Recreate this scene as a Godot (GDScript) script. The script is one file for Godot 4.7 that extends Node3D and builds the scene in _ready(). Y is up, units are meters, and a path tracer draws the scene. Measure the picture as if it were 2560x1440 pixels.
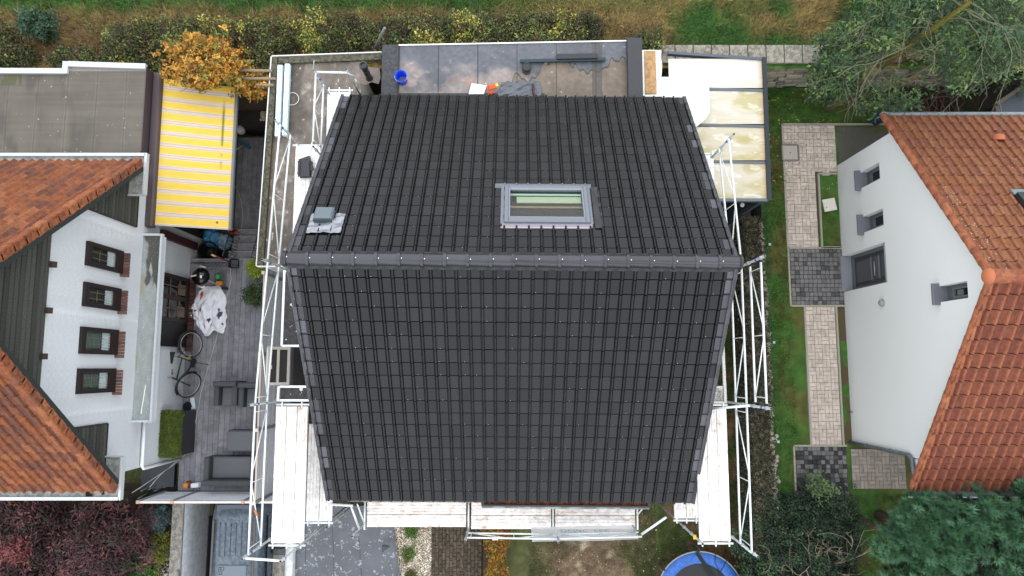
extends Node3D
# Drone view of a freshly tiled house inside scaffolding, with the neighbours' houses and gardens on both sides.
const H := 20.0      # camera height
const F := 1730.0    # focal length in photo pixels
const TH := 0.1152   # tilt away from straight down
var cs := cos(TH)
var sn := sin(TH)
var rng := RandomNumberGenerator.new()
var nz := FastNoiseLite.new()
var used := {}
var mc := {}

# ---------- where a sight line meets a level, a wall plane or a roof plane ----------
func ray(u: float, v: float) -> Vector3:
	var a := (u - 1280.0) / F
	var b := (v - 720.0) / F
	return Vector3(a, -cs - b * sn, -sn + b * cs)
func P(u: float, v: float, y: float) -> Vector3:
	var d := ray(u, v)
	return Vector3(0, H, 0) + d * ((y - H) / d.y)
func PX(u: float, v: float, x: float) -> Vector3:
	var d := ray(u, v)
	return Vector3(0, H, 0) + d * (x / d.x)
func PZ(u: float, v: float, z: float) -> Vector3:
	var d := ray(u, v)
	return Vector3(0, H, 0) + d * (z / d.z)
func PP(u: float, v: float, pl: Plane) -> Vector3:
	return pl.intersects_ray(Vector3(0, H, 0), ray(u, v))

# ---------- materials ----------
func L(hex: String) -> Color:
	return Color(hex).srgb_to_linear()
func M(hex: String, rough := 0.8, metal := 0.0) -> StandardMaterial3D:
	var key := "%s/%.2f/%.2f" % [hex, rough, metal]
	if not mc.has(key):
		var m := StandardMaterial3D.new()
		m.albedo_color = Color(hex)
		m.roughness = rough
		m.metallic = metal
		mc[key] = m
	return mc[key]
func noise_tex(freq: float, sd: int, ramp: Array, size := 512, octaves := 5, kind := FastNoiseLite.TYPE_SIMPLEX_SMOOTH) -> NoiseTexture2D:
	var n := FastNoiseLite.new()
	n.noise_type = kind
	n.seed = sd
	n.frequency = freq
	n.fractal_octaves = octaves
	n.fractal_gain = 0.6
	var t := NoiseTexture2D.new()
	t.width = size
	t.height = size
	t.seamless = true
	t.noise = n
	if ramp.size():
		var g := Gradient.new()
		var offs := PackedFloat32Array()
		var cols := PackedColorArray()
		for i in ramp.size():
			if ramp[i] is Array:
				offs.append(ramp[i][0])
				cols.append(Color(ramp[i][1]))
			else:
				offs.append(0.2 + 0.6 * float(i) / maxf(1.0, ramp.size() - 1.0))
				cols.append(Color(ramp[i]))
		g.offsets = offs
		g.colors = cols
		t.color_ramp = g
	return t
# a noisy surface: fine colour noise over «size» metres, blotches over a larger and unrelated size, relief in cm
func NM(ramp: Array, size := 1.0, rough := 0.85, bump := 0.0, blotch := 0.0, blotch_size := 3.7, freq := 0.03, metal := 0.0, stretch := Vector3.ONE) -> StandardMaterial3D:
	var key := str(ramp, size, rough, bump, blotch, blotch_size, freq, metal, stretch)
	if mc.has(key):
		return mc[key]
	var m := StandardMaterial3D.new()
	var shared := false
	if ramp.all(func(e): return e is String):
		var lo: Color = L(ramp[0])
		var hi: Color = L(ramp[-1])
		var kl := lo.r + lo.g + lo.b
		var kh := hi.r + hi.g + hi.b
		var off := absf(lo.r / kl - hi.r / kh) + absf(lo.g / kl - hi.g / kh) + absf(lo.b / kl - hi.b / kh)
		if off < 0.09 and kl < kh:   # one hue: share a grey noise and tint it
			shared = true
			var g := snappedf(kl / kh, 0.08)
			var gk := "grey%.2f/%.3f" % [g, freq]
			if not mc.has(gk):
				mc[gk] = noise_tex(freq, hash(gk) % 1000, [Color(g, g, g).linear_to_srgb(), Color.WHITE])
			m.albedo_texture = mc[gk]
			m.albedo_color = hi.linear_to_srgb()
	if not shared:
		m.albedo_texture = noise_tex(freq, hash(key) % 1000, ramp)
	m.uv1_triplanar = true
	m.uv1_world_triplanar = true
	m.uv1_scale = Vector3.ONE / size * stretch
	m.uv1_triplanar_sharpness = 4.0
	m.roughness = rough
	m.metallic = metal
	if bump > 0.0:
		if not mc.has("bump%.3f" % freq):
			mc["bump%.3f" % freq] = noise_tex(freq * 1.5, 77, [])
		m.heightmap_enabled = true
		m.heightmap_texture = mc["bump%.3f" % freq]
		m.heightmap_scale = bump
	if blotch > 0.0:
		var lo := 1.0 - blotch
		var bk := "blotch%.2f" % blotch
		if not mc.has(bk):
			mc[bk] = noise_tex(0.012, 5, [[0.3, Color(lo, lo, lo)], [0.62, Color(1, 1, 1)]], 512, 6)
		m.detail_enabled = true
		m.detail_blend_mode = BaseMaterial3D.BLEND_MODE_MUL
		m.detail_albedo = mc[bk]
		m.detail_uv_layer = BaseMaterial3D.DETAIL_UV_2
		m.uv2_triplanar = true
		m.uv2_world_triplanar = true
		m.uv2_scale = Vector3.ONE / blotch_size
	mc[key] = m
	return m
# the same surface in another tone: the texture is shared
func TM(ramp: Array, tint: float, size := 1.0, rough := 0.85, bump := 0.0, blotch := 0.0, blotch_size := 3.7) -> StandardMaterial3D:
	var key := "t" + str(ramp, tint, size, rough, bump)
	if not mc.has(key):
		var m: StandardMaterial3D = NM(ramp, size, rough, bump, blotch, blotch_size).duplicate()
		m.albedo_color = (m.albedo_color.srgb_to_linear() * tint).linear_to_srgb()
		mc[key] = m
	return mc[key]
func tones(ramp: Array, tints: Array, size := 1.0, rough := 0.85, bump := 0.0, blotch := 0.0, blotch_size := 3.7) -> Array:
	return tints.map(func(t): return TM(ramp, t, size, rough, bump, blotch, blotch_size))
# photo pixel of a point (used only to leave out tiles far outside the picture)
func seen_at(p: Vector3) -> Vector2:
	var d := p - Vector3(0, H, 0)
	var depth := d.dot(Vector3(0, -cs, -sn))
	return Vector2(1280.0 + F * d.x / depth, 720.0 + F * d.dot(Vector3(0, -sn, cs)) / depth)
func VM(rough := 0.9, back := 0.0) -> StandardMaterial3D:   # colour comes from the mesh or the copies
	var key := "v%.2f%.2f" % [rough, back]
	if not mc.has(key):
		var m := StandardMaterial3D.new()
		m.vertex_color_use_as_albedo = true
		m.roughness = rough
		if back > 0.0:
			m.backlight_enabled = true
			m.backlight = Color(back, back, back * 0.5)
		mc[key] = m
	return mc[key]
func RM(hex: String, rough := 0.3) -> StandardMaterial3D:   # glazed black roof clay
	var key := "r" + hex + str(rough)
	if not mc.has(key):
		var m := StandardMaterial3D.new()
		m.albedo_color = Color(hex)
		m.roughness = rough
		m.metallic_specular = 0.36
		mc[key] = m
	return mc[key]
func glass(hex: String, alpha: float) -> StandardMaterial3D:
	var m := StandardMaterial3D.new()
	m.albedo_color = Color(Color(hex), alpha)
	m.roughness = 0.04
	m.metallic_specular = 0.3
	m.transparency = BaseMaterial3D.TRANSPARENCY_ALPHA
	return m
func painted(w: int, h: int, f: Callable, rough := 0.85) -> StandardMaterial3D:   # colour and stains of one sheet, laid by its own uv
	var im := Image.create_empty(w, h, false, Image.FORMAT_RGB8)
	for j in h:
		for i in w:
			im.set_pixel(i, j, f.call((i + 0.5) / w, (j + 0.5) / h))
	var m := StandardMaterial3D.new()
	m.albedo_texture = ImageTexture.create_from_image(im)
	m.roughness = rough
	m.texture_repeat = false
	return m
func fbm(x: float, y: float, sd := 0) -> float:   # 0..1
	return clampf(0.5 + 0.75 * nz.get_noise_3d(x, y, sd * 31.7), 0.0, 1.0)

# ---------- mesh building ----------
func S(smooth := false) -> SurfaceTool:
	var st := SurfaceTool.new()
	st.begin(Mesh.PRIMITIVE_TRIANGLES)
	st.set_smooth_group(0 if smooth else -1)
	return st
func quad(st: SurfaceTool, a: Vector3, b: Vector3, c: Vector3, d: Vector3) -> void:   # a, b, c, d counter-clockwise as seen from outside
	for p in [a, c, b, a, d, c]:
		st.add_vertex(p)
func quad_uv(st: SurfaceTool, a: Vector3, b: Vector3, c: Vector3, d: Vector3) -> void:   # uv: a bottom left, b bottom right, c top right, d top left
	var q := [[a, 0, 1], [c, 1, 0], [b, 1, 1], [a, 0, 1], [d, 0, 0], [c, 1, 0]]
	for p in q:
		st.set_uv(Vector2(p[1], p[2]))
		st.add_vertex(p[0])
func tri(st: SurfaceTool, a: Vector3, b: Vector3, c: Vector3) -> void:
	for p in [a, c, b]:
		st.add_vertex(p)
func box(st: SurfaceTool, c: Vector3, s: Vector3, b := Basis()) -> void:
	var k := []
	for i in 8:
		k.append(c + b * Vector3((0.5 if i & 1 else -0.5) * s.x, (0.5 if i & 2 else -0.5) * s.y, (0.5 if i & 4 else -0.5) * s.z))
	quad(st, k[4], k[5], k[7], k[6])
	quad(st, k[1], k[0], k[2], k[3])
	quad(st, k[5], k[1], k[3], k[7])
	quad(st, k[0], k[4], k[6], k[2])
	quad(st, k[6], k[7], k[3], k[2])
	quad(st, k[0], k[1], k[5], k[4])
func bevel_box(st: SurfaceTool, c: Vector3, s: Vector3, r: float, b := Basis()) -> void:   # top edges chamfered
	var lo := []
	var mid := []
	var top := []
	for q in [[-1, 1], [1, 1], [1, -1], [-1, -1]]:
		lo.append(c + b * Vector3(q[0] * s.x / 2, -s.y / 2, q[1] * s.z / 2))
		mid.append(c + b * Vector3(q[0] * s.x / 2, s.y / 2 - r, q[1] * s.z / 2))
		top.append(c + b * Vector3(q[0] * (s.x / 2 - r), s.y / 2, q[1] * (s.z / 2 - r)))
	for i in 4:
		var j := (i + 1) % 4
		quad(st, lo[i], lo[j], mid[j], mid[i])
		quad(st, mid[i], mid[j], top[j], top[i])
	quad(st, top[0], top[1], top[2], top[3])
	quad(st, lo[3], lo[2], lo[1], lo[0])
func bar(st: SurfaceTool, a: Vector3, b: Vector3, w: float, h: float, up := Vector3.UP) -> void:   # a box from a to b
	var z := (b - a).normalized()
	var x := up.cross(z).normalized()
	if x.length() < 0.5:
		x = Vector3.RIGHT
	var y := z.cross(x)
	box(st, (a + b) / 2, Vector3(w, h, a.distance_to(b)), Basis(x, y, z))
func tube(st: SurfaceTool, pts: Array, r: float, n := 8, r1 := -1.0, cap := true) -> void:
	if r1 < 0.0:
		r1 = r
	var rings := []
	var x := Vector3.ZERO
	for i in pts.size():
		var p: Vector3 = pts[i]
		var d: Vector3 = ((pts[mini(i + 1, pts.size() - 1)] as Vector3) - (pts[maxi(i - 1, 0)] as Vector3)).normalized()
		if x == Vector3.ZERO:
			x = d.cross(Vector3(0.31, 0.2, 0.93)).normalized()
		x = (x - d * x.dot(d)).normalized()
		var y := d.cross(x)
		var rr := lerpf(r, r1, float(i) / maxf(1.0, pts.size() - 1.0))
		var ring := []
		for k in n:
			var a := TAU * k / n
			ring.append(p + (x * cos(a) + y * sin(a)) * rr)
		rings.append(ring)
	for i in rings.size() - 1:
		for k in n:
			var l := (k + 1) % n
			quad(st, rings[i][k], rings[i][l], rings[i + 1][l], rings[i + 1][k])
	if cap:
		for k in range(1, n - 1):
			tri(st, rings[0][0], rings[0][k + 1], rings[0][k])
			tri(st, rings[-1][0], rings[-1][k], rings[-1][k + 1])
func pipe(st: SurfaceTool, a: Vector3, b: Vector3, r: float, wall := 0.006, n := 12) -> void:   # an open tube, the bore dark inside
	tube(st, [a, b], r, n, -1.0, false)
	tube(st, [b, a], r - wall, n, -1.0, false)
	var d := (b - a).normalized()
	var x := d.cross(Vector3(0.31, 0.2, 0.93)).normalized()
	var y := d.cross(x)
	for e in [[b, 1], [a, -1]]:
		for k in n:
			var p := []
			for q in [[k, r - wall], [k, r], [k + 1, r], [k + 1, r - wall]]:
				var t: float = TAU * q[0] / n
				p.append(e[0] + (x * cos(t) + y * sin(t)) * q[1])
			if e[1] > 0:
				quad(st, p[0], p[1], p[2], p[3])
			else:
				quad(st, p[3], p[2], p[1], p[0])
func lathe(st: SurfaceTool, at: Vector3, prof: Array, n := 24, b := Basis()) -> void:   # prof: [radius, height]
	for i in prof.size() - 1:
		for k in n:
			var q := []
			for e in [[i, k], [i, k + 1], [i + 1, k + 1], [i + 1, k]]:
				var a: float = -TAU * e[1] / n
				q.append(at + b * Vector3(cos(a) * prof[e[0]][0], prof[e[0]][1], sin(a) * prof[e[0]][0]))
			quad(st, q[0], q[1], q[2], q[3])
func prism(st: SurfaceTool, poly: Array, y0: float, y1: float) -> void:   # poly: Vector3 corners (their x and z)
	var p2 := PackedVector2Array()
	for p in poly:
		p2.append(Vector2(p.x, p.z))
	if Geometry2D.is_polygon_clockwise(p2):
		p2.reverse()
	var ix := Geometry2D.triangulate_polygon(p2)
	for i in range(0, ix.size(), 3):
		var a := p2[ix[i]]
		var b := p2[ix[i + 1]]
		var c := p2[ix[i + 2]]
		if (b - a).cross(c - a) < 0:
			var t := b
			b = c
			c = t
		tri(st, Vector3(a.x, y1, a.y), Vector3(c.x, y1, c.y), Vector3(b.x, y1, b.y))
		tri(st, Vector3(a.x, y0, a.y), Vector3(b.x, y0, b.y), Vector3(c.x, y0, c.y))
	var m := p2.size()
	for i in m:
		var a := p2[i]
		var b := p2[(i + 1) % m]
		quad(st, Vector3(b.x, y0, b.y), Vector3(a.x, y0, a.y), Vector3(a.x, y1, a.y), Vector3(b.x, y1, b.y))
func flat_poly(st: SurfaceTool, pts: Array, nrm: Vector3) -> void:   # a plane polygon in space
	var x: Vector3 = (pts[1] - pts[0]).normalized()
	var y := nrm.cross(x)
	var p2 := PackedVector2Array()
	for p in pts:
		p2.append(Vector2((p - pts[0]).dot(x), (p - pts[0]).dot(y)))
	var ix := Geometry2D.triangulate_polygon(p2)
	for i in range(0, ix.size(), 3):
		var a: Vector3 = pts[ix[i]]
		var b: Vector3 = pts[ix[i + 1]]
		var c: Vector3 = pts[ix[i + 2]]
		if (b - a).cross(c - a).dot(nrm) < 0:
			tri(st, a, c, b)
		else:
			tri(st, a, b, c)
func grid(st: SurfaceTool, nx: int, ny: int, f: Callable, col = null) -> void:   # f(s, t) in 0..1; s to the right, t towards the viewer's bottom
	var pts := []
	for j in ny + 1:
		var row := []
		for i in nx + 1:
			row.append(f.call(float(i) / nx, float(j) / ny))
		pts.append(row)
	for j in ny:
		for i in nx:
			for e in [[i, j + 1], [i + 1, j], [i + 1, j + 1], [i, j + 1], [i, j], [i + 1, j]]:
				st.set_uv(Vector2(float(e[0]) / nx, float(e[1]) / ny))
				if col != null:
					st.set_color(col.call(pts[e[1]][e[0]]))
				st.add_vertex(pts[e[1]][e[0]])

# ---------- objects ----------
func numbered(called: String) -> String:
	used[called] = used.get(called, -1) + 1
	return called if used[called] == 0 else "%s_%03d" % [called, used[called]]
func tag(o: Node, label := "", category := "", group := "", kind := "") -> void:
	for e in [["label", label], ["category", category], ["group", group], ["kind", kind]]:
		if e[1] != "":
			o.set_meta(e[0], e[1])
func thing(called: String, label: String, category: String, at := Vector3.ZERO, turn := 0.0, group := "") -> Node3D:
	var o := Node3D.new()
	o.name = numbered(called)
	o.position = at
	o.rotation.y = turn
	add_child(o)
	tag(o, label, category, group)
	return o
func inst(called: String, mesh: Mesh, mat: Material, parent: Node) -> MeshInstance3D:
	var o := MeshInstance3D.new()
	o.mesh = mesh
	o.material_override = mat
	o.name = numbered(called) if parent == self else called
	if parent != self:
		var k: String = str(parent.get_instance_id()) + called
		used[k] = used.get(k, -1) + 1
		if used[k] > 0:
			o.name = "%s_%03d" % [called, used[k]]
	parent.add_child(o, true)
	return o
func obj(called: String, st: SurfaceTool, mat: Material, parent: Node = self) -> MeshInstance3D:
	st.generate_normals()
	var mesh := st.commit()
	return inst(called, mesh, mat, parent)
func struct(called: String, st: SurfaceTool, mat: Material) -> MeshInstance3D:
	var o := obj(called, st, mat)
	o.set_meta("kind", "structure")
	return o
func mm(called: String, mesh: Mesh, mat: Material, xf: Array, cols: Array, parent: Node = self) -> MultiMeshInstance3D:
	var m := MultiMesh.new()
	m.transform_format = MultiMesh.TRANSFORM_3D
	m.use_colors = cols.size() > 0
	m.mesh = mesh
	m.instance_count = xf.size()
	for i in xf.size():
		m.set_instance_transform(i, xf[i])
		if cols.size():
			m.set_instance_color(i, cols[i])
	var o := MultiMeshInstance3D.new()
	o.multimesh = m
	o.material_override = mat
	o.name = numbered(called) if parent == self else called
	o.set_meta("kind", "stuff")
	parent.add_child(o, true)
	return o
func R(a: float, b: float) -> float:
	return rng.randf_range(a, b)
func pick(a: Array) -> Variant:
	return a[rng.randi() % a.size()]
func rand_basis(tilt := 0.5, s := 1.0) -> Basis:
	return (Basis(Vector3.UP, R(0, TAU)) * Basis(Vector3.RIGHT, R(-tilt, tilt)) * Basis(Vector3.BACK, R(-tilt, tilt))).scaled(Vector3.ONE * s)

# ================= camera, sky, sun =================
func sky_and_camera() -> void:
	var cam := Camera3D.new()
	cam.name = "camera"
	cam.position = Vector3(0, H, 0)
	cam.rotation = Vector3(-PI / 2 + TH, 0, 0)
	cam.fov = rad_to_deg(2.0 * atan(720.0 / F))
	cam.near = 0.1
	cam.far = 900.0
	add_child(cam)
	cam.current = true
	var sm := ProceduralSkyMaterial.new()
	sm.sky_top_color = Color(0.89, 0.905, 0.93)
	sm.sky_horizon_color = Color(0.82, 0.84, 0.86)
	sm.sky_curve = 0.25
	sm.sky_energy_multiplier = 1.7
	sm.ground_bottom_color = Color(0.2, 0.22, 0.17)
	sm.ground_horizon_color = Color(0.27, 0.29, 0.25)
	sm.sun_angle_max = 40.0
	var sky := Sky.new()
	sky.sky_material = sm
	var env := Environment.new()
	env.background_mode = Environment.BG_SKY
	env.sky = sky
	env.background_energy_multiplier = 1.0
	env.tonemap_mode = Environment.TONE_MAPPER_LINEAR
	env.tonemap_exposure = 1.0
	env.sdfgi_enabled = true
	env.ssao_enabled = true
	env.ssil_enabled = true
	var we := WorldEnvironment.new()
	we.name = "sky_and_air"
	we.environment = env
	add_child(we)
	var sun := DirectionalLight3D.new()
	sun.name = "sun"
	sun.rotation_degrees = Vector3(-62, 38, 0)
	sun.light_energy = 0.22
	sun.light_angular_distance = 25.0
	sun.light_color = Color(1.0, 0.975, 0.94)
	sun.shadow_enabled = true
	add_child(sun)

# ================= ground levels =================
const FIELD := 2.3
const YARD := 0.8
const PATIO := 1.25
const LOW := 0.4
const DRIVE := -0.7
var tuft: ArrayMesh

func make_tuft(n: int, h: float, w: float, spread: float, sd: int) -> ArrayMesh:
	rng.seed = sd
	var st := S()
	for i in n:
		var a := R(0, TAU)
		var d := Vector3(cos(a), 0, sin(a))
		var p := d * R(0, spread)
		var side := Vector3(-d.z, 0, d.x) * w
		var lean := d * R(0.2, 0.9) * h
		tri(st, p - side, p + side, p + lean + Vector3(0, h * R(0.5, 1.0), 0))
	st.generate_normals()
	return st.commit()

func meadow_color(p: Vector3) -> Color:
	var n := fbm(p.x * 22, p.z * 22, 1)
	var f := fbm(p.x * 160, p.z * 160, 2)
	var dry := 0.0
	if p.x < 4.2:
		dry = smoothstep(-9.75, -9.35, p.z + (n - 0.5) * 0.5) + clampf((p.x + 1.0) * 0.3, 0.0, 0.6)
	else:
		dry = clampf(0.02 + (n - 0.5) * 3.6 + smoothstep(-9.4, -10.0, p.z) * 0.55 + smoothstep(5.2, 3.9, p.x) * 0.8, 0, 1)
	var c := L("#41692a").lerp(L("#94804f"), clampf(dry, 0, 1))
	return c * lerpf(0.4, 1.4, f)
func lawn_color(p: Vector3) -> Color:
	var n := fbm(p.x * 30, p.z * 30, 3)
	var f := fbm(p.x * 170, p.z * 170, 4)
	return L("#3d5f22").lerp(L("#585029"), clampf((n - 0.45) * 2.2, 0, 0.8)) * lerpf(0.6, 1.3, f)
func garden_color(p: Vector3) -> Color:
	var n := fbm(p.x * 26, p.z * 26, 5)
	var f := fbm(p.x * 190, p.z * 190, 6)
	var m := fbm(p.x * 60, p.z * 60, 7)
	var green := smoothstep(1.6, 0.6, p.x + (n - 0.5) * 1.6) + smoothstep(3.1, 3.9, p.x + (n - 0.5) * 2.0) + smoothstep(0.62, 0.8, n) * 0.7
	var c := L("#8d7a63").lerp(L("#5d4c38"), clampf((m - 0.3) * 1.4, 0, 1)).lerp(L("#b3a48e"), smoothstep(0.66, 0.85, m))
	c = c.lerp(L("#465126"), clampf(green, 0, 1) * 0.85)
	return c * lerpf(0.55, 1.25, f)
func side_color(p: Vector3) -> Color:   # the strip between the house and the hedge
	var n := fbm(p.x * 45, p.z * 45, 8)
	var f := fbm(p.x * 190, p.z * 190, 6)
	return L("#3d4a20").lerp(L("#6b563c"), smoothstep(0.45, 0.68, n)) * lerpf(0.6, 1.25, f)

func turf(called: String, x0: float, x1: float, z0: float, z1: float, y: float, col: Callable, cell := 0.06) -> void:
	var st := S(true)
	var f := func(s: float, t: float) -> Vector3:
		var x := lerpf(x0, x1, s)
		var z := lerpf(z0, z1, t)
		return Vector3(x, y + 0.02 + 0.05 * (fbm(x * 40, z * 40, 9) - 0.5), z)
	grid(st, int((x1 - x0) / cell), int((z1 - z0) / cell), f, col)
	struct(called, st, VM(0.95))
func grass(called: String, label: String, x0: float, x1: float, z0: float, z1: float, y: float, n: int, col: Callable, s: float, bright := 1.2, keep = null) -> void:
	var xf := []
	var cols := []
	for i in n:
		var p := Vector3(R(x0, x1), y + 0.01, R(z0, z1))
		if keep != null and not keep.call(p):
			continue
		xf.append(Transform3D(rand_basis(0.25, s * R(0.5, 1.4)), p))
		cols.append(col.call(p) * R(0.5, 1.15) * bright)
	var o := mm(called, tuft, VM(0.9, 0.15), xf, cols)
	tag(o, label, "grass")

func setting() -> void:
	tuft = make_tuft(8, 0.13, 0.007, 0.05, 5)
	# the wide ground under everything, out to the horizon
	var st := S()
	prism(st, [Vector3(-420, 0, -420), Vector3(420, 0, -420), Vector3(420, 0, 420), Vector3(-420, 0, 420)], -1.6, -1.2)
	struct("ground", st, NM(["#4a5a30", "#5c6438", "#7a7048"], 3.0, 0.95, 0.0, 0.3, 41.0))
	# terraces
	var soil := NM(["#3d3226", "#57483a", "#4a4a2c"], 0.9, 0.95, 3.0)
	st = S()
	prism(st, [Vector3(-60, 0, -60), Vector3(60, 0, -60), Vector3(60, 0, -8.12), Vector3(4.2, 0, -8.12), Vector3(4.2, 0, -8.06), Vector3(-6.2, 0, -8.0), Vector3(-6.2, 0, -7.36), Vector3(-60, 0, -7.36)], -1.19, FIELD - 0.05)
	struct("field_terrace", st, soil)
	st = S()
	prism(st, [Vector3(7.05, 0, -8.11), Vector3(60, 0, -8.11), Vector3(60, 0, 60), Vector3(7.05, 0, 60)], -1.19, YARD - 0.03)
	struct("yard_terrace", st, soil)
	st = S()
	prism(st, [Vector3(-6.0, 0, -2.4), Vector3(7.04, 0, -2.4), Vector3(7.04, 0, 60), Vector3(-6.0, 0, 60)], -1.19, -0.01)
	struct("garden_terrace", st, soil)
	st = S()
	prism(st, [Vector3(3.9, 0, -8.0), Vector3(7.04, 0, -8.0), Vector3(7.04, 0, -2.41), Vector3(3.9, 0, -2.41)], -1.19, 0.0)
	struct("carport_floor", st, NM(["#4c4a48", "#5a5754", "#66625e"], 0.8, 0.9, 1.0))
	st = S()
	prism(st, [Vector3(-60, 0, 3.4), Vector3(-9.1, 0, 3.4), Vector3(-9.1, 0, 60), Vector3(-60, 0, 60)], -1.19, 0.2)
	struct("front_garden", st, soil)
	st = S()
	prism(st, [Vector3(-8.78, 0, 3.3), Vector3(-6.3, 0, 3.3), Vector3(-6.3, 0, 60), Vector3(-8.78, 0, 60)], -1.19, DRIVE)
	struct("driveway", st, NM(["#3a3b3d", "#4a4b4d", "#55565a"], 0.6, 0.9, 0.6, 0.3))
	# turf with its own patches of colour
	turf("meadow", -16, 16, -13.0, -7.95, FIELD, meadow_color)
	turf("lawn", 7.06, 15.5, -8.05, 8.2, YARD, lawn_color)
	turf("garden_lawn", -0.35, 6.3, 2.2, 8.0, 0.0, garden_color, 0.05)
	turf("side_strip", 4.0, 6.9, -2.4, 8.0, 0.03, side_color, 0.05)
	grass("meadow_grass", "mixed green and straw coloured meadow grass along the field edge", -15, 15, -11, -8.1, FIELD, 26000, meadow_color, 1.3, 1.25)
	var p1 := P(1957, 312, YARD)
	var off_path := func(p: Vector3) -> bool:
		if p.x > 9.2 and p.z > -5.9 and p.z < 2.2:
			return false
		if p.z > p1.z - 0.03 and p.z < 3.4 and p.x > 7.75:
			return p.x > 8.67 and p.x < 9.3 and p.z > -4.6 and p.z < -2.8
		return true
	grass("lawn_grass", "short mossy green lawn between hedge and paved path", 7.1, 13.5, -8.0, 6.5, YARD, 26000, lawn_color, 0.65, 1.45, off_path)
	var weeds := []
	var wc := []
	var weed := leaf_clump(7, 0.05, 0.05, 0.4, 21)
	for i in 330:
		var q := Vector3(R(7.15, 7.75), YARD + 0.03, R(-6.0, 2.6))
		if fbm(q.x * 50, q.z * 40, 12) < 0.42:
			continue
		weeds.append(Transform3D(rand_basis(0.3, R(0.6, 1.3)), q))
		wc.append(L("#4d7a2a") * R(0.6, 1.2))
	var wo := mm("lawn_weeds", weed, VM(0.8, 0.2), weeds, wc)
	tag(wo, "bright leafy weeds scattered in the lawn beside the hedge", "weeds")
	grass("garden_grass", "thin brown and green grass in front of the scaffolded house", 0.5, 6.9, 2.6, 6.4, 0.0, 20000, garden_color, 0.6, 1.3)
	grass("side_grass", "patchy grass between the house and the dark hedge", 4.1, 6.4, -2.3, 6.4, 0.05, 8000, side_color, 0.6, 1.3)
	# fallen leaves on the garden
	var lf := S()
	tri(lf, Vector3(-0.03, 0, 0.01), Vector3(0.03, 0.01, 0.015), Vector3(0.0, 0.005, -0.035))
	lf.generate_normals()
	var lfm := lf.commit()
	var xf := []
	var cols := []
	for i in 260:
		xf.append(Transform3D(rand_basis(0.3, R(0.3, 0.7)), Vector3(R(0.6, 6.5), 0.07, R(3.4, 6.2))))
		cols.append(pick([L("#c9b59a"), L("#d8d0c0"), L("#a07a48"), L("#c08a3a")]))
	for i in 260:
		xf.append(Transform3D(rand_basis(0.3, R(0.5, 1.0)), Vector3(R(7.1, 9.2), YARD + 0.06, R(-7.9, -5.0))))
		cols.append(pick([L("#8a8a38"), L("#a9b34a"), L("#6e4a2c")]))
	var fl := mm("fallen_leaves", lfm, VM(0.8), xf, cols)
	tag(fl, "pale fallen leaves scattered over the grass", "leaves")
	paths()
	retaining_wall()

func basket(parent: Node, a: Vector3, b: Vector3, unit: float, y: float, mats: Array, keep = null) -> void:   # pairs of bricks turned by turns
	var nx := int(round((b.x - a.x) / unit))
	var nzz := int(round((b.z - a.z) / unit))
	var ux := (b.x - a.x) / nx
	var uz := (b.z - a.z) / nzz
	var sa := S()
	bevel_box(sa, Vector3.ZERO, Vector3(ux - 0.008, 0.05, uz / 2 - 0.008), 0.003)
	sa.generate_normals()
	var ma := sa.commit()
	var sb := S()
	bevel_box(sb, Vector3.ZERO, Vector3(ux / 2 - 0.008, 0.05, uz - 0.008), 0.003)
	sb.generate_normals()
	var mb := sb.commit()
	for i in nx:
		for j in nzz:
			for k in 2:
				var c := Vector3(a.x + (i + 0.5) * ux, y + R(-0.003, 0.003), a.z + (j + 0.5) * uz)
				var turned := (i + j) % 2 == 0
				c += Vector3(0, 0, (k - 0.5) * uz / 2) if turned else Vector3((k - 0.5) * ux / 2, 0, 0)
				if keep != null and not keep.call(c):
					continue
				var o := inst("paver", ma if turned else mb, pick(mats), parent)
				o.position = c
				o.rotation.y = R(-0.012, 0.012)
func cobbles(parent: Node, a: Vector3, b: Vector3, unit: float, y: float, mats: Array) -> void:
	var meshes := []
	for i in 3:
		var st := S()
		bevel_box(st, Vector3.ZERO, Vector3(unit * [0.94, 0.9, 0.95][i], 0.05, unit * [0.93, 0.95, 0.9][i]), 0.007)
		st.generate_normals()
		meshes.append(st.commit())
	var nx := int((b.x - a.x) / unit)
	var nzz := int((b.z - a.z) / unit)
	for j in nzz:
		for i in nx:
			var o := inst("cobble", pick(meshes), pick(mats), parent)
			o.position = Vector3(a.x + (i + 0.5 + (0.12 if j % 3 == 1 else -0.05 + 0.04 * (j % 3))) * (b.x - a.x - unit * 0.3) / nx + unit * 0.1, y + R(-0.004, 0.004), a.z + (j + 0.5) * (b.z - a.z) / nzz)
			o.rotation.y = R(-0.05, 0.05)
func kerb(parent: Node, pts: Array, mat: Material) -> void:
	for i in pts.size() - 1:
		var st := S()
		bar(st, pts[i], pts[i + 1], 0.05, 0.09)
		obj("kerb", st, mat, parent)

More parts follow.
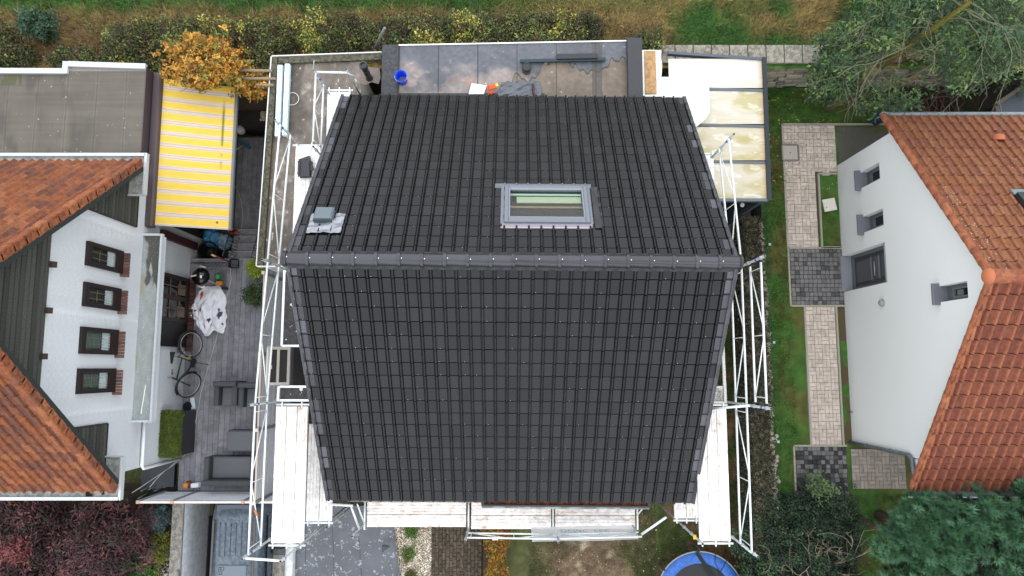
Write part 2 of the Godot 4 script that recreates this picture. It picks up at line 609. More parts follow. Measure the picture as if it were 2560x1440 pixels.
func paths() -> void:
	rng.seed = 41
	var y := YARD + 0.035
	var pale := tones(["#bfae9e", "#cbbbab", "#d6c7b8"], [0.9, 0.96, 1.02], 0.5, 0.9, 0.2, 0.1, 1.9)
	var dark := tones(["#504f4f", "#626160", "#706e6d"], [1.1, 1.3, 1.5, 1.35, 0.6], 0.4, 0.9, 0.4)
	var wet := dark.duplicate()
	for k in [0.2, 0.26, 0.16]:
		wet.append(TM(["#504f4f", "#626160", "#706e6d"], k, 0.4, 0.7, 0.4))
	var bed := NM(["#3c352b", "#4d4436", "#45462c"], 0.3, 0.95, 0.5)
	var edge := NM(["#8c8778", "#9c9686", "#a8a292"], 0.5, 0.95, 0.5)
	var rects := [
		[[1957, 314], [2092, 430], "path", 0], [[1972, 622], [2112, 763], "cobbled_path", 1], [[2013, 767], [2104, 1112], "path", 0], [[1986, 1116], [2124, 1262], "cobbled_path", 2], [[2126, 1122], [2266, 1222], "path", 3]]
	for r in rects:
		var a := P(r[0][0], r[0][1], y)
		var b := P(r[1][0], r[1][1], y)
		var bx := b.x
		if r[2] == "path" and r[3] == 0 and r[0][1] == 314:
			b = P(2092, 621, y)
			b.x = bx
		var st := S()
		box(st, Vector3((a.x + b.x) / 2, y - 0.05, (a.z + b.z) / 2), Vector3(b.x - a.x, 0.09, b.z - a.z))
		if r[2] == "path" and r[0][1] == 314:   # an L shape round the little lawn
			st = S()
			var c := P(2042, 432, y)
			prism(st, [a, Vector3(b.x, 0, a.z), Vector3(b.x, 0, c.z), c, Vector3(c.x, 0, b.z), Vector3(a.x, 0, b.z)], y - 0.095, y - 0.005)
		var o := struct(r[2], st, bed)
		if r[3] == 0 and r[0][1] == 314:
			var c := P(2042, 432, y)
			basket(o, a, b, 0.205, y, pale, func(q): return not (q.x > c.x - 0.02 and q.z > c.z - 0.02))
			kerb(o, [Vector3(a.x - 0.03, y, b.z), Vector3(a.x - 0.03, y, a.z - 0.03), Vector3(P(2215, 314, y).x, y, a.z - 0.03)], edge)
			kerb(o, [Vector3(c.x + 0.03, y, b.z), Vector3(c.x + 0.03, y, c.z + 0.03), Vector3(P(2096, 430, y).x, y, c.z + 0.03)], edge)
			kerb(o, [Vector3(c.x + 0.06, y, b.z - 0.03), Vector3(P(2100, 620, y).x, y, b.z - 0.03)], edge)
		elif r[3] == 0:
			basket(o, a, b, 0.205, y, pale)
			kerb(o, [Vector3(a.x - 0.03, y, a.z), Vector3(a.x - 0.03, y, b.z)], edge)
			kerb(o, [Vector3(b.x + 0.04, y, a.z), Vector3(b.x + 0.04, y, b.z)], edge)
		elif r[3] == 3:
			basket(o, a, b, 0.205, y, tones(["#bfae9e", "#cbbbab", "#d6c7b8"], [0.5, 0.54, 0.58], 0.5, 0.9, 0.2, 0.1, 1.9))
		else:
			cobbles(o, a, b, 0.117, y, dark if r[3] == 1 else wet)
			kerb(o, [Vector3(b.x, y, a.z - 0.02), Vector3(a.x - 0.03, y, a.z - 0.02), Vector3(a.x - 0.03, y, b.z + 0.02), Vector3(b.x, y, b.z + 0.02)], edge)
	# dark gravel corner beside the white wall
	var ga := P(2093, 318, y)
	var gb := P(2230, 420, y)
	var gs := S()
	box(gs, Vector3((ga.x + gb.x) / 2, y - 0.05, (ga.z + gb.z) / 2), Vector3(gb.x - ga.x, 0.08, gb.z - ga.z))
	struct("gravel_bed", gs, NM(["#42413c", "#5a5850", "#6e6a60", "#4c5040"], 0.25, 0.95, 1.5))
	# brown soil strip along the wall
	gs = S()
	var sa := P(2107, 768, y)
	var sb := P(2118, 1108, y)
	box(gs, Vector3((sa.x + sb.x) / 2 + 0.02, y - 0.05, (sa.z + sb.z) / 2), Vector3(0.2, 0.08, sb.z - sa.z))
	struct("soil_strip", gs, NM(["#4c3a2a", "#5c4836", "#4e4c2c"], 0.4, 0.95, 1.0))
	# square covers
	for e in [[1975, 382, 38, 0.0, "#a39c94", "#4a4640", "square grey concrete manhole cover set in the pale brick path", "manhole_cover"], [2074, 512, 32, 0.18, "#cfc9bc", "#7c7468", "white square stone slab tilted on the small lawn", "stone_slab"]]:
		var t := thing(e[7], e[6], "manhole cover" if e[7] == "manhole_cover" else "stone slab", P(e[0], e[1], YARD + 0.06), e[3])
		var s := S()
		bevel_box(s, Vector3.ZERO, Vector3(e[2] * 0.011, 0.05, e[2] * 0.011), 0.01)
		obj("slab", s, NM([e[4], "#b5aea4"] if e[7] == "manhole_cover" else [e[4], "#e2ddd2", "#d9d3c6"], 0.3, 0.9, 0.3), t)
		if e[7] == "manhole_cover":
			s = S()
			for k in 4:
				box(s, Basis(Vector3.UP, PI / 2 * k) * Vector3(0, 0.01, 0.235), Vector3(0.44, 0.06, 0.03), Basis(Vector3.UP, PI / 2 * k))
			obj("frame", s, M("#77716b"), t)
		s = S()
		lathe(s, Vector3(0 if e[7] == "manhole_cover" else -0.11, 0.027, 0 if e[7] == "manhole_cover" else 0.06), [[0.018, 0.0], [0.0, 0.002]], 10)
		obj("lifting_hole", s, M(e[5]), t)

func retaining_wall() -> void:
	rng.seed = 43
	var w := thing("retaining_wall", "rough stone retaining wall with pale gravel faced coping slabs along the field", "wall", Vector3(0, 0, 0))
	var st := S()
	box(st, Vector3(9.9, 1.55, -8.29), Vector3(11.4, 1.68, 0.3))
	obj("core", st, NM(["#3e3a30", "#504a3e"], 0.4, 0.95, 1.0), w)
	var x := P(1598, 136, 2.45).x
	var slab := NM([[0.25, "#6b665c"], [0.5, "#aaa294"], [0.75, "#d2ccc0"]], 0.16, 0.95, 0.8, 0.2, 1.1)
	for i in 12:
		st = S()
		bevel_box(st, Vector3(x + 0.235, 2.4, -8.3), Vector3(0.458, 0.09, 0.5), 0.012, Basis(Vector3.UP, R(-0.01, 0.01)))
		obj("coping_slab", st, slab, w)
		x += 0.484
	var shades := tones(["#6a6456", "#8d8674", "#a39c8a"], [0.9, 1.2, 1.5, 1.7], 0.5, 0.95, 1.0)
	var y := 0.82
	while y < 2.28:
		var h := R(0.13, 0.2)
		x = 6.7 + R(0, 0.2)
		while x < 13.4:
			var l := R(0.18, 0.5)
			st = S()
			bevel_box(st, Vector3.ZERO, Vector3(l - 0.02, 0.12 + R(0, 0.05), h - 0.022), 0.02)
			var o := obj("stone", st, pick(shades), w)
			o.position = Vector3(x + l / 2, y + h / 2, -8.12 + R(-0.02, 0.02))
			o.rotation = Vector3(PI / 2, 0, 0)
			x += l
		y += h
	for i in 9:   # rough natural stones on the crown further along
		st = S()
		bevel_box(st, Vector3.ZERO, Vector3(R(0.3, 0.45), 0.12, R(0.28, 0.4)), 0.04)
		var o := obj("crown_stone", st, M(pick(["#7a675e", "#6a645e", "#8a7a6a"]), 0.95), w)
		o.position = Vector3(10.2 + i * 0.5, 2.4, -8.28 + R(-0.05, 0.05))
		o.rotation.y = R(-0.4, 0.4)

# ================= foliage helpers =================
func leaf(st: SurfaceTool, p: Vector3, d: Vector3, up: Vector3, l: float, w: float) -> void:   # a leaf folded along its rib
	var s := d.cross(up).normalized() * w
	var m := p + d * l * 0.5 + up * l * 0.08
	tri(st, p, m + s, p + d * l)
	tri(st, p, p + d * l, m - s)
func leaf_clump(n: int, radius: float, l: float, aspect: float, sd: int, up_bias := 0.6) -> ArrayMesh:
	rng.seed = sd
	var st := S()
	for i in n:
		var q := Vector3(R(-1, 1), R(-1, 1), R(-1, 1)).limit_length(1.0) * radius
		var d := Vector3(R(-1, 1), R(-0.5, 0.6), R(-1, 1)).normalized()
		var up := (Vector3(R(-1, 1), R(-0.3, 1), R(-1, 1)).normalized().lerp(Vector3.UP, up_bias)).normalized()
		up = (up - d * up.dot(d)).normalized()
		leaf(st, q, d, up, l * R(0.7, 1.25), l * aspect * R(0.4, 0.6))
	st.generate_normals()
	return st.commit()
func needle_clump(n: int, l: float, sd: int) -> ArrayMesh:
	rng.seed = sd
	var st := S()
	for i in n:
		var d := Vector3(R(-1, 1), R(0.0, 1.1), R(-1, 1)).normalized()
		var s := d.cross(Vector3(R(-1, 1), R(-1, 1), R(-1, 1))).normalized() * l * 0.05
		tri(st, -s, s, d * l * R(0.7, 1.1))
	st.generate_normals()
	return st.commit()
# copies of a clump through the outer part of a lumpy ellipsoid
func crown(parent: Node, called: String, c: Vector3, r: Vector3, n: int, mesh: Mesh, pal: Array, s0: float, s1: float, sd: int, inner := 0.45, lump := 0.35, lumps := 2.2, floor_y := -99.0, tilt := 0.8, back := 0.2) -> void:
	rng.seed = sd
	var xf := []
	var cols := []
	var tries := 0
	while xf.size() < n and tries < n * 6:
		tries += 1
		var d := Vector3(R(-1, 1), R(-1, 1), R(-1, 1))
		if d.length() > 1.0 or d.length() < 0.05:
			continue
		d = d.normalized()
		var k := 1.0 + lump * 2.0 * nz.get_noise_3d(d.x * lumps * 30 + sd * 7, d.y * lumps * 30, d.z * lumps * 30)
		var f := lerpf(inner, 1.0, sqrt(rng.randf())) * k
		var p := c + d * r * f
		if p.y < floor_y:
			continue
		if nz.get_noise_3d(p.x * 90, p.y * 90, p.z * 90 + sd) < -0.32:   # gaps
			continue
		xf.append(Transform3D(rand_basis(tilt, R(s0, s1)), p))
		var tone := 0.75 + 0.5 * fbm(p.x * 60, p.z * 60 + p.y * 40, sd)
		cols.append((pick(pal) as Color) * tone * R(0.8, 1.2))
	mm(called, mesh, VM(0.75, back), xf, cols, parent)
func twig(st: SurfaceTool, a: Vector3, d: Vector3, l: float, r: float, depth: int, bend: float, lift := 0.15, ends := []) -> void:
	var pts := [a]
	var p := a
	var dd := d.normalized()
	for i in 5:
		p += dd * l / 5.0
		dd = (dd + Vector3(R(-bend, bend), R(-bend, bend) + lift * 0.2, R(-bend, bend))).normalized()
		pts.append(p)
	tube(st, pts, r, 5, r * 0.55, false)
	ends.append(p)
	if depth > 0:
		for i in 3:
			var k := 2 + rng.randi() % 4
			twig(st, pts[k], (dd + Vector3(R(-0.9, 0.9), R(-0.5, 0.7), R(-0.9, 0.9))).normalized(), l * R(0.45, 0.75), r * 0.55, depth - 1, bend, lift, ends)

# ================= tiled roofs =================
func tile_mesh(prof: Array, length: float, thick: float, taper := 0.0, head := 0.0, flat := false, tint := []) -> ArrayMesh:   # prof: [x, y] across the tile, z runs downslope from 0
	var st := S(true)
	var n := prof.size()
	var top := []
	var bot := []
	var und := []
	for p in prof:
		top.append(Vector3(p[0] * (1.0 - taper), p[1] * 0.9, head))
		bot.append(Vector3(p[0], p[1], length))
		und.append(Vector3(p[0], p[1] - thick, length - 0.003))
	if flat:
		st.set_smooth_group(-1)
	for i in n - 1:
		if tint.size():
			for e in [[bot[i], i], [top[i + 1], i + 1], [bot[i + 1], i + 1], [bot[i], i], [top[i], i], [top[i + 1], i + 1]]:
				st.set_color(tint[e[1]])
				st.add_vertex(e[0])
		else:
			quad(st, bot[i], bot[i + 1], top[i + 1], top[i])
	st.set_smooth_group(-1)
	if tint.size():
		st.set_color(Color(0.5, 0.5, 0.5))
	if head > 0.0:   # the sunk head lap under the course above
		for i in n - 1:
			var a: Vector3 = top[i]
			var b: Vector3 = top[i + 1]
			var d := Vector3(0, -0.035, -0.004)
			quad(st, a, b, b + d, a + d)
			quad(st, a + d, b + d, b + d + Vector3(0, 0, -head), a + d + Vector3(0, 0, -head))
	for i in n - 1:
		quad(st, und[i], und[i + 1], bot[i + 1], bot[i])
	st.generate_normals()
	return st.commit()
class Slope:
	var base: Transform3D   # origin at the ridge, x across, y out of the roof, z downslope
	var length: float
	func at(x: float, s: float, up := 0.0) -> Vector3:
		return base * Vector3(x, up, s)
func slope(ridge: Vector3, eave: Vector3) -> Slope:   # both at x = 0
	var o := Slope.new()
	var d := (eave - ridge)
	o.length = d.length()
	d = d.normalized()
	var x := Vector3.RIGHT
	if d.z < 0.0:
		x = Vector3.LEFT
	o.base = Transform3D(Basis(x, d.cross(x), d), ridge)
	return o
# single tiles where one() says so, the others as copies in one part
func tile_field(parent: Node, sl: Slope, x0: float, cols: int, w: float, rows: int, mesh: Mesh, colours: Array, rough: float, one: Callable, skip: Callable, sd: int, lift := 0.055, bump: Material = null) -> void:
	rng.seed = sd
	var g := sl.length / rows
	var xf := []
	var cc := []
	var mats := []
	for c in colours:
		if bump:
			var m: StandardMaterial3D = bump.duplicate()
			m.albedo_color = (c as Color).linear_to_srgb()
			m.vertex_color_use_as_albedo = true
			mats.append(m)
		else:
			mats.append(RM((c as Color).linear_to_srgb().to_html(false), rough))
	for r in rows:
		for c in cols:
			var x := x0 + (c + 0.5) * w
			var s := r * g
			if skip.call(x, s + g / 2, r, c):
				continue
			var b := sl.base.basis * Basis(Vector3.RIGHT, -lift + R(-0.007, 0.007)) * Basis(Vector3.UP, R(-0.006, 0.006)) * Basis(Vector3.BACK, R(-0.008, 0.008))
			var t := Transform3D(b, sl.at(x * signf(sl.base.basis.x.x), s, 0.004 + R(0, 0.003)))
			var k := rng.randi() % colours.size()
			if one.call(r, c):
				var o := inst("roof_tile", mesh, mats[k], parent)
				o.transform = t
			else:
				xf.append(t)
				cc.append(colours[k])
	if xf.size():
		var m: StandardMaterial3D = RM("#ffffff", rough).duplicate() if bump == null else bump.duplicate()
		m.vertex_color_use_as_albedo = true
		mm("roof_tile_field", mesh, m, xf, cc, parent)

var house: Node3D
var roof_n: Slope
var roof_s: Slope
var HT: Transform3D
func hl(p: Vector3) -> Vector3:
	return HT.affine_inverse() * p

func main_house() -> void:
	house = thing("house", "house with new glossy black tiled gable roof wrapped in white scaffolding", "house", Vector3(0, 0, -1.96), -0.008)
	HT = house.transform
	var ry := 7.42
	var ey := 3.86
	roof_s = slope(Vector3(0, ry, 0), Vector3(0, ey, 4.93))
	roof_n = slope(Vector3(0, ry, 0), Vector3(0, ey, -4.56))
	# walls
	var st := S()
	var wall := NM(["#c9c4ba", "#d6d2c9", "#dedad2"], 0.8, 0.9, 0.5)
	box(st, Vector3(0, 1.8, 0.1), Vector3(7.7, 3.62, 8.6))
	for sx in [-1.0, 1.0]:
		var a := Vector3(sx * 3.85, 3.6, 4.4)
		var b := Vector3(sx * 3.85, 3.6, -4.2)
		var c := Vector3(sx * 3.85, 7.2, 0)
		if sx > 0:
			tri(st, a, b, c)
		else:
			tri(st, b, a, c)
	obj("wall", st, wall, house)
	# roof boarding under the tiles
	st = S()
	for sl in [roof_s, roof_n]:
		box(st, sl.at(0, sl.length / 2 - 0.02, -0.09), Vector3(8.1, 0.1, sl.length - 0.1), sl.base.basis)
	var roof := obj("roof", st, M("#141414", 0.9), house)
	# black flat tiles with a side roll
	var w := 8.3 / 35.0
	var prof := [[-0.1185, -0.035], [-0.109, -0.035], [-0.107, 0.014], [-0.101, 0.029], [-0.091, 0.037], [-0.076, 0.037], [-0.065, 0.029], [-0.058, 0.014], [-0.056, -0.03], [-0.046, -0.03], [-0.045, 0.0], [0.112, 0.0], [0.113, -0.035], [0.1185, -0.035]]
	var tm := tile_mesh(prof, roof_s.length / 19 + 0.03, 0.02, 0.02, 0.06, true)
	var tmn := tile_mesh(prof, roof_n.length / 19 + 0.03, 0.02, 0.02, 0.064, true)
	var shades := [L("#161618"), L("#18181a"), L("#1b1b1d"), L("#171719"), L("#141416"), L("#1d1d1f")]
	# skylight position on the north slope, measured in x and downslope metres
	var pl := Plane(HT * roof_n.at(0, 0, 0.1), HT * roof_n.at(1, 0, 0.1), HT * roof_n.at(0, 1, 0.1))
	var q := []
	for e in [[1261, 463], [1466, 463], [1261, 554], [1477, 554], [1222, 450], [1492, 467], [781, 522], [850, 577]]:
		q.append(roof_n.base.affine_inverse() * hl(PP(e[0], e[1], pl)))
	var wx0: float = -(q[0].x + q[2].x) / 2    # slope x runs the other way on this side
	var wx1: float = -(q[1].x + q[3].x) / 2
	var ws0: float = (q[2].z + q[3].z) / 2
	var ws1: float = (q[0].z + q[1].z) / 2
	var vx0: float = -q[6].x
	var vx1: float = -q[7].x
	var vs1: float = q[6].z
	var vs0: float = q[7].z
	var no_skip := func(_x, _s, _r, _c): return false
	tile_field(roof, roof_s, -4.15, 35, w, 19, tm, shades, 0.28, func(r, _c): return r < 8, no_skip, 3)
	var hole := func(x: float, s: float, _r: int, _c: int) -> bool: return x > wx0 - 0.06 and x < wx1 + 0.03 and s > ws0 - 0.12 and s < ws1 + 0.02
	tile_field(roof, roof_n, -4.15, 35, w, 19, tmn, shades, 0.28, func(_r, _c): return false, hole, 4)
	# verge tiles down both gables
	var vm := tones(["#2a2a2d", "#37373c", "#505056"], [0.6, 0.8, 1.0], 0.6, 0.42)
	for sl in [roof_s, roof_n]:
		var g: float = sl.length / 19
		for side in [-1.0, 1.0]:
			st = S()
			box(st, Vector3(0, -0.06, g / 2), Vector3(0.022, 0.16, g + 0.03))
			box(st, Vector3(-side * 0.03, 0.03, g / 2), Vector3(0.06, 0.016, g + 0.03))
			tube(st, [Vector3(-side * 0.002, 0.03, 0), Vector3(-side * 0.002, 0.03, g + 0.02)], 0.018, 8)
			st.generate_normals()
			var ms := st.commit()
			for r in 19:
				var o := inst("verge_tile", ms, pick(vm), roof)
				o.transform = Transform3D(sl.base.basis * Basis(Vector3.RIGHT, -0.05), sl.at(side * 4.16, r * g, 0.004))
	# dusty edge tiles, the ones left pale by the saw
	for e in [[roof_n, -1], [roof_n, 1], [roof_s, -1], [roof_s, 1]]:
		var sl: Slope = e[0]
		var g: float = sl.length / 19
		rng.seed = 60 + int(e[1]) + (5 if sl == roof_n else 0)
		st = S()
		box(st, Vector3(0, 0, g / 2), Vector3(0.15, 0.003, g - 0.05))
		st.generate_normals()
		var ms := st.commit()
		for r in 19:
			if rng.randf() < (0.75 if e[1] * (1 if sl == roof_s else -1) < 0 or sl == roof_s else 0.35):
				var o := inst("dust_film", ms, TM(["#2e2e32", "#45454c", "#66666f"], pick([0.35, 0.55, 0.9]), 0.35, 0.5), roof)
				o.transform = Transform3D(sl.base.basis * Basis(Vector3.RIGHT, -0.055), sl.at(e[1] * 4.06, r * g + 0.02, 0.012))
	# ridge tiles
	rng.seed = 8
	var rl := 8.36 / 20
	st = S(true)
	var arc := 10
	for seg in [[0.0, 0.055, 0.148, 0.148], [0.055, rl - 0.02, 0.120, 0.127], [rl - 0.02, rl + 0.015, 0.128, 0.128]]:
		for k in arc:
			var qd := []
			for e in [[0, k], [1, k], [1, k + 1], [0, k + 1]]:
				var a: float = lerpf(-1.65, 1.65, float(e[1]) / arc)
				var rr: float = seg[2 + e[0]]
				qd.append(Vector3(seg[e[0]], cos(a) * rr * 0.9 - 0.02, -sin(a) * rr))
			quad(st, qd[3], qd[2], qd[1], qd[0])
	for ex in [[0.0, 0.115, 0.148, 1], [0.055, 0.115, 0.148, -1]]:   # collar flanks
		for k in arc:
			var a0 := lerpf(-1.65, 1.65, float(k) / arc)
			var a1 := lerpf(-1.65, 1.65, float(k + 1) / arc)
			st.set_smooth_group(-1)
			quad(st, Vector3(ex[0], cos(a0) * ex[1] * 0.9 - 0.02, -sin(a0) * ex[1]), Vector3(ex[0], cos(a1) * ex[1] * 0.9 - 0.02, -sin(a1) * ex[1]), Vector3(ex[0], cos(a1) * ex[2] * 0.9 - 0.02, -sin(a1) * ex[2]), Vector3(ex[0], cos(a0) * ex[2] * 0.9 - 0.02, -sin(a0) * ex[2]))
	st.generate_normals()
	var rm := st.commit()
	var sc := S()
	lathe(sc, Vector3.ZERO, [[0.011, 0.0], [0.009, 0.006], [0.0, 0.008]], 8)
	sc.generate_normals()
	var scm := sc.commit()
	for i in 20:
		var o := inst("ridge_tile", rm, M(pick(["#303035", "#34343a", "#2c2c31"]), 0.3), roof)
		o.position = Vector3(-4.18 + i * rl, ry + 0.055 + R(-0.004, 0.004), R(-0.004, 0.004))
		o.rotation = Vector3(R(-0.02, 0.02), R(-0.006, 0.006), 0.006)
		var s := inst("ridge_screw", scm, M("#e8e8e8", 0.3, 0.5), roof)
		s.position = o.position + Vector3(0.08, 0.088, R(-0.02, 0.01))
	for sx in [-1.0, 1.0]:
		st = S()
		lathe(st, Vector3(sx * 4.19, ry + 0.03, 0), [[0.0, 0.03], [0.12, 0.025], [0.15, 0.0], [0.15, -0.03], [0.0, -0.035]], 20, Basis(Vector3.BACK, -PI / 2 * sx))
		obj("ridge_end_cap", st, M("#28282b", 0.38), roof)
	# black ridge roll strips
	for sl in [roof_s, roof_n]:
		st = S(true)
		var f := func(s: float, t: float) -> Vector3:
			return sl.at(lerpf(-4.12, 4.12, s), 0.1 + t * 0.075, 0.052 - t * 0.014 + 0.016 * cos(s * 8.24 / w * TAU) * t)
		grid(st, 140, 2, f)
		obj("ridge_strip", st, M("#2a2a2e", 0.6), roof)
	# storm clips: tiny bright hooks along the courses
	rng.seed = 12
	var clip := S()
	box(clip, Vector3.ZERO, Vector3(0.005, 0.006, 0.012))
	clip.generate_normals()
	var cx := []
	for sl in [roof_s, roof_n]:
		for r in range(1, 19):
			for c in 35:
				if rng.randf() < 0.22:
					cx.append(Transform3D(sl.base.basis, sl.at(-4.15 + (c + R(0.4, 0.6)) * w, r * sl.length / 19 + 0.012, 0.03)))
	mm("storm_clips", clip.commit(), M("#d8d8d4", 0.3, 0.6), cx, [], roof)
	skylight(roof_n, wx0, wx1, ws0, ws1, w)
	roof_vent(roof_n, vx0, vx1, vs0, vs1)
	# eaves along the south front
	var ez := roof_s.at(0, roof_s.length).z
	for e in [[866, 1205, 0], [1203, 1628, 1]]:
		var xa := hl(P(e[0], 1256, 3.7)).x
		var xb := hl(P(e[1], 1256, 3.7)).x
		var mx := (xa + xb) / 2
		st = S()
		if e[2] == 0:
			box(st, Vector3(mx, 3.62, ez + 0.03), Vector3(xb - xa, 0.16, 0.1))
			obj("eaves_board", st, NM(["#3c2a22", "#5a4034", "#6a5044"], 0.5, 0.9, 0.6), house)
			st = S()
			box(st, Vector3(mx, 3.5, ez + 0.1), Vector3(xb - xa, 0.1, 0.05))
			obj("metal_strip", st, NM(["#7c8486", "#9aa3a6"], 0.4, 0.5, 0.0, 0.3), house)
		else:
			box(st, Vector3(mx, 3.52, ez + 0.05), Vector3(xb - xa - 0.06, 0.03, 0.22))
			obj("gutter_lining", st, NM(["#5a2c1c", "#7c4630", "#8e5840"], 0.7, 0.85, 0.4, 0.4, 0.9), house)
			st = S()
			box(st, Vector3(mx, 3.54, ez + 0.175), Vector3(xb - xa, 0.14, 0.04))
			box(st, Vector3(xa + 0.03, 3.54, ez + 0.05), Vector3(0.07, 0.15, 0.22))
			box(st, Vector3(xb - 0.03, 3.54, ez + 0.05), Vector3(0.07, 0.15, 0.22))
			obj("box_gutter", st, M("#33332f", 0.7), house)
			st = S()
			box(st, Vector3(mx, 3.45, ez + 0.225), Vector3(xb - xa, 0.1, 0.06))
			obj("metal_strip", st, NM(["#6f787a", "#8f999c", "#a4adb0"], 0.4, 0.5, 0.0, 0.3), house)
	# north gutter
	st = S()
	box(st, Vector3(0, 3.72, -4.5), Vector3(8.2, 0.1, 0.1))
	obj("gutter", st, M("#2c3230", 0.5), house)

func skylight(sl: Slope, x0: float, x1: float, s0: float, s1: float, w: float) -> void:
	var win := Node3D.new()
	win.name = "roof_window"
	house.add_child(win)
	win.transform = Transform3D(Basis(Vector3.RIGHT, sl.base.basis.y, Vector3.RIGHT.cross(sl.base.basis.y)), sl.at(0, 0))   # x to the right, z upslope
	var z0 := -s1
	var z1 := -s0
	var mx := (x0 + x1) / 2
	var mz := (z0 + z1) / 2
	var wd := x1 - x0
	var ln := z1 - z0
	var zinc := NM(["#6b7079", "#72777f", "#787c84"], 0.6, 0.45, 0.0, 0.0, 1.1, 0.03, 0.25)
	var st := S()
	var fw := 0.085
	for e in [[Vector3(x0 + fw / 2, 0.03, mz), Vector3(fw, 0.15, ln)], [Vector3(x1 - fw / 2, 0.03, mz), Vector3(fw, 0.15, ln)], [Vector3(mx, 0.03, z0 + fw * 0.45), Vector3(wd - 2 * fw, 0.149, fw * 0.9)], [Vector3(mx, 0.03, z1 - fw * 0.8), Vector3(wd - 2 * fw, 0.149, fw * 1.6)]]:
		bevel_box(st, e[0], e[1], 0.012)
	obj("frame", st, zinc, win)
	st = S()
	var iw := 0.03
	var a0 := x0 + fw
	var a1 := x1 - fw
	var b0 := z0 + fw * 0.9
	var b1 := z1 - fw * 1.6
	for e in [[Vector3(a0 + iw / 2, 0.07, (b0 + b1) / 2), Vector3(iw, 0.05, b1 - b0)], [Vector3(a1 - iw / 2, 0.07, (b0 + b1) / 2), Vector3(iw, 0.05, b1 - b0)], [Vector3((a0 + a1) / 2, 0.07, b0 + iw), Vector3(a1 - a0 - 2 * iw, 0.049, iw * 2)], [Vector3((a0 + a1) / 2, 0.07, b1 - iw / 2), Vector3(a1 - a0 - 2 * iw, 0.049, iw)]]:
		bevel_box(st, e[0], e[1], 0.006)
	obj("sash", st, M("#80858d", 0.4, 0.2), win)
	st = S()
	box(st, Vector3((a0 + a1) / 2, 0.078, (b0 + b1) / 2), Vector3(a1 - a0 - 0.05, 0.006, b1 - b0 - 0.05))
	obj("pane", st, glass("#20241f", 0.05), win)
	# under the pane: dark floor, pale green strip, grey green panel, thin brown strip
	st = S()
	box(st, Vector3(mx, -0.03, mz), Vector3(a1 - a0, 0.01, b1 - b0))
	obj("dark_room", st, NM(["#181410", "#221c15", "#2c251c"], 0.5, 0.9), win)
	var d := b1 - b0
	var iz := func(t: float) -> float: return b0 + t * d
	st = S()
	box(st, Vector3((a0 + a1) / 2, 0.0, iz.call(0.13)), Vector3(a1 - a0 - 0.06, 0.02, 0.06 * d))
	obj("pale_green_strip", st, M("#8fb3a0", 0.7), win)
	st = S()
	box(st, Vector3((a0 + a1) / 2 + 0.06, 0.0, iz.call(0.31)), Vector3(a1 - a0 - 0.2, 0.022, 0.2 * d))
	obj("grey_green_panel", st, M("#8f9e80", 0.8), win)
	st = S()
	box(st, Vector3((a0 + a1) / 2, -0.005, iz.call(0.55)), Vector3(a1 - a0 - 0.06, 0.02, 0.05 * d))
	obj("thin_brown_strip", st, M("#6f6648", 0.8), win)
	# flashings
	var lead := NM(["#5f636a", "#6d7178", "#787c84"], 0.35, 0.5, 0.4, 0.1, 1.0, 0.03, 0.2)
	st = S(true)
	var apron := func(s: float, t: float) -> Vector3:
		var x: float = lerpf(x0 - 0.2, x1 + 0.1, s)
		var ph := absf(fposmod((x + 4.15) / w, 1.0) - 0.83)
		return Vector3(x, 0.028 + 0.034 * clampf(1.0 - ph * 7.0, 0, 1), lerpf(z0 - 0.14, z0 + 0.01, t))
	grid(st, 120, 4, apron)
	obj("apron_flashing", st, lead, win)
	st = S()
	box(st, Vector3(x0 - 0.035, 0.02, mz - 0.02), Vector3(0.07, 0.06, ln + 0.04))
	box(st, Vector3(x1 + 0.03, 0.02, mz - 0.02), Vector3(0.06, 0.06, ln + 0.04))
	obj("side_flashing", st, zinc, win)
	st = S()
	box(st, Vector3(mx, 0.025, z1 + 0.045), Vector3(wd + 0.08, 0.05, 0.09))
	obj("head_flashing", st, M("#7d7d84", 0.5), win)
	st = S()
	box(st, Vector3(mx - 0.02, 0.02, z1 + 0.105), Vector3(wd + 0.08, 0.05, 0.035))
	obj("foam_seal", st, M("#a8989a", 0.9), win)
	st = S(true)
	var dark := func(s: float, t: float) -> Vector3:
		return Vector3(lerpf(x1 + 0.085, x1 + 0.25, s), 0.05 + 0.03 * (fbm(s * 60, t * 90, 15) - 0.5), lerpf(z0 - 0.02, z1 + 0.12, t))
	grid(st, 10, 24, dark)
	obj("loose_lead_sheet", st, NM(["#1c1c1e", "#28282b", "#36363a"], 0.4, 0.45), win)

func roof_vent(sl: Slope, x0: float, x1: float, s0: float, s1: float) -> void:
	var v := Node3D.new()
	v.name = "roof_vent"
	house.add_child(v)
	v.transform = Transform3D(Basis(Vector3.RIGHT, sl.base.basis.y, Vector3.RIGHT.cross(sl.base.basis.y)), sl.at(0, 0))
	var mx := (x0 + x1) / 2 - 0.03
	var z0 := -s1
	var z1 := -s0
	var ln := z1 - z0
	var st := S()
	var c := Vector3(mx - 0.03, 0.12, z0 + ln * 0.28)
	bevel_box(st, c, Vector3(0.36, 0.13, ln * 0.5), 0.03)
	obj("hood", st, M("#5f6a70", 0.45, 0.1), v)
	st = S()
	box(st, Vector3(mx - 0.03, 0.09, z0 + ln * 0.55), Vector3(0.36, 0.08, 0.02))
	obj("grille", st, M("#39454a", 0.5), v)
	st = S(true)
	var f := func(s: float, t: float) -> Vector3:
		return Vector3(lerpf(x0, x1, s), 0.055 + 0.05 * (fbm(s * 140, t * 140, 18) - 0.5), lerpf(z0 + ln * 0.12, z1, t))
	grid(st, 22, 22, f)
	obj("foil_flashing", st, M("#8e9096", 0.4, 0.5), v)

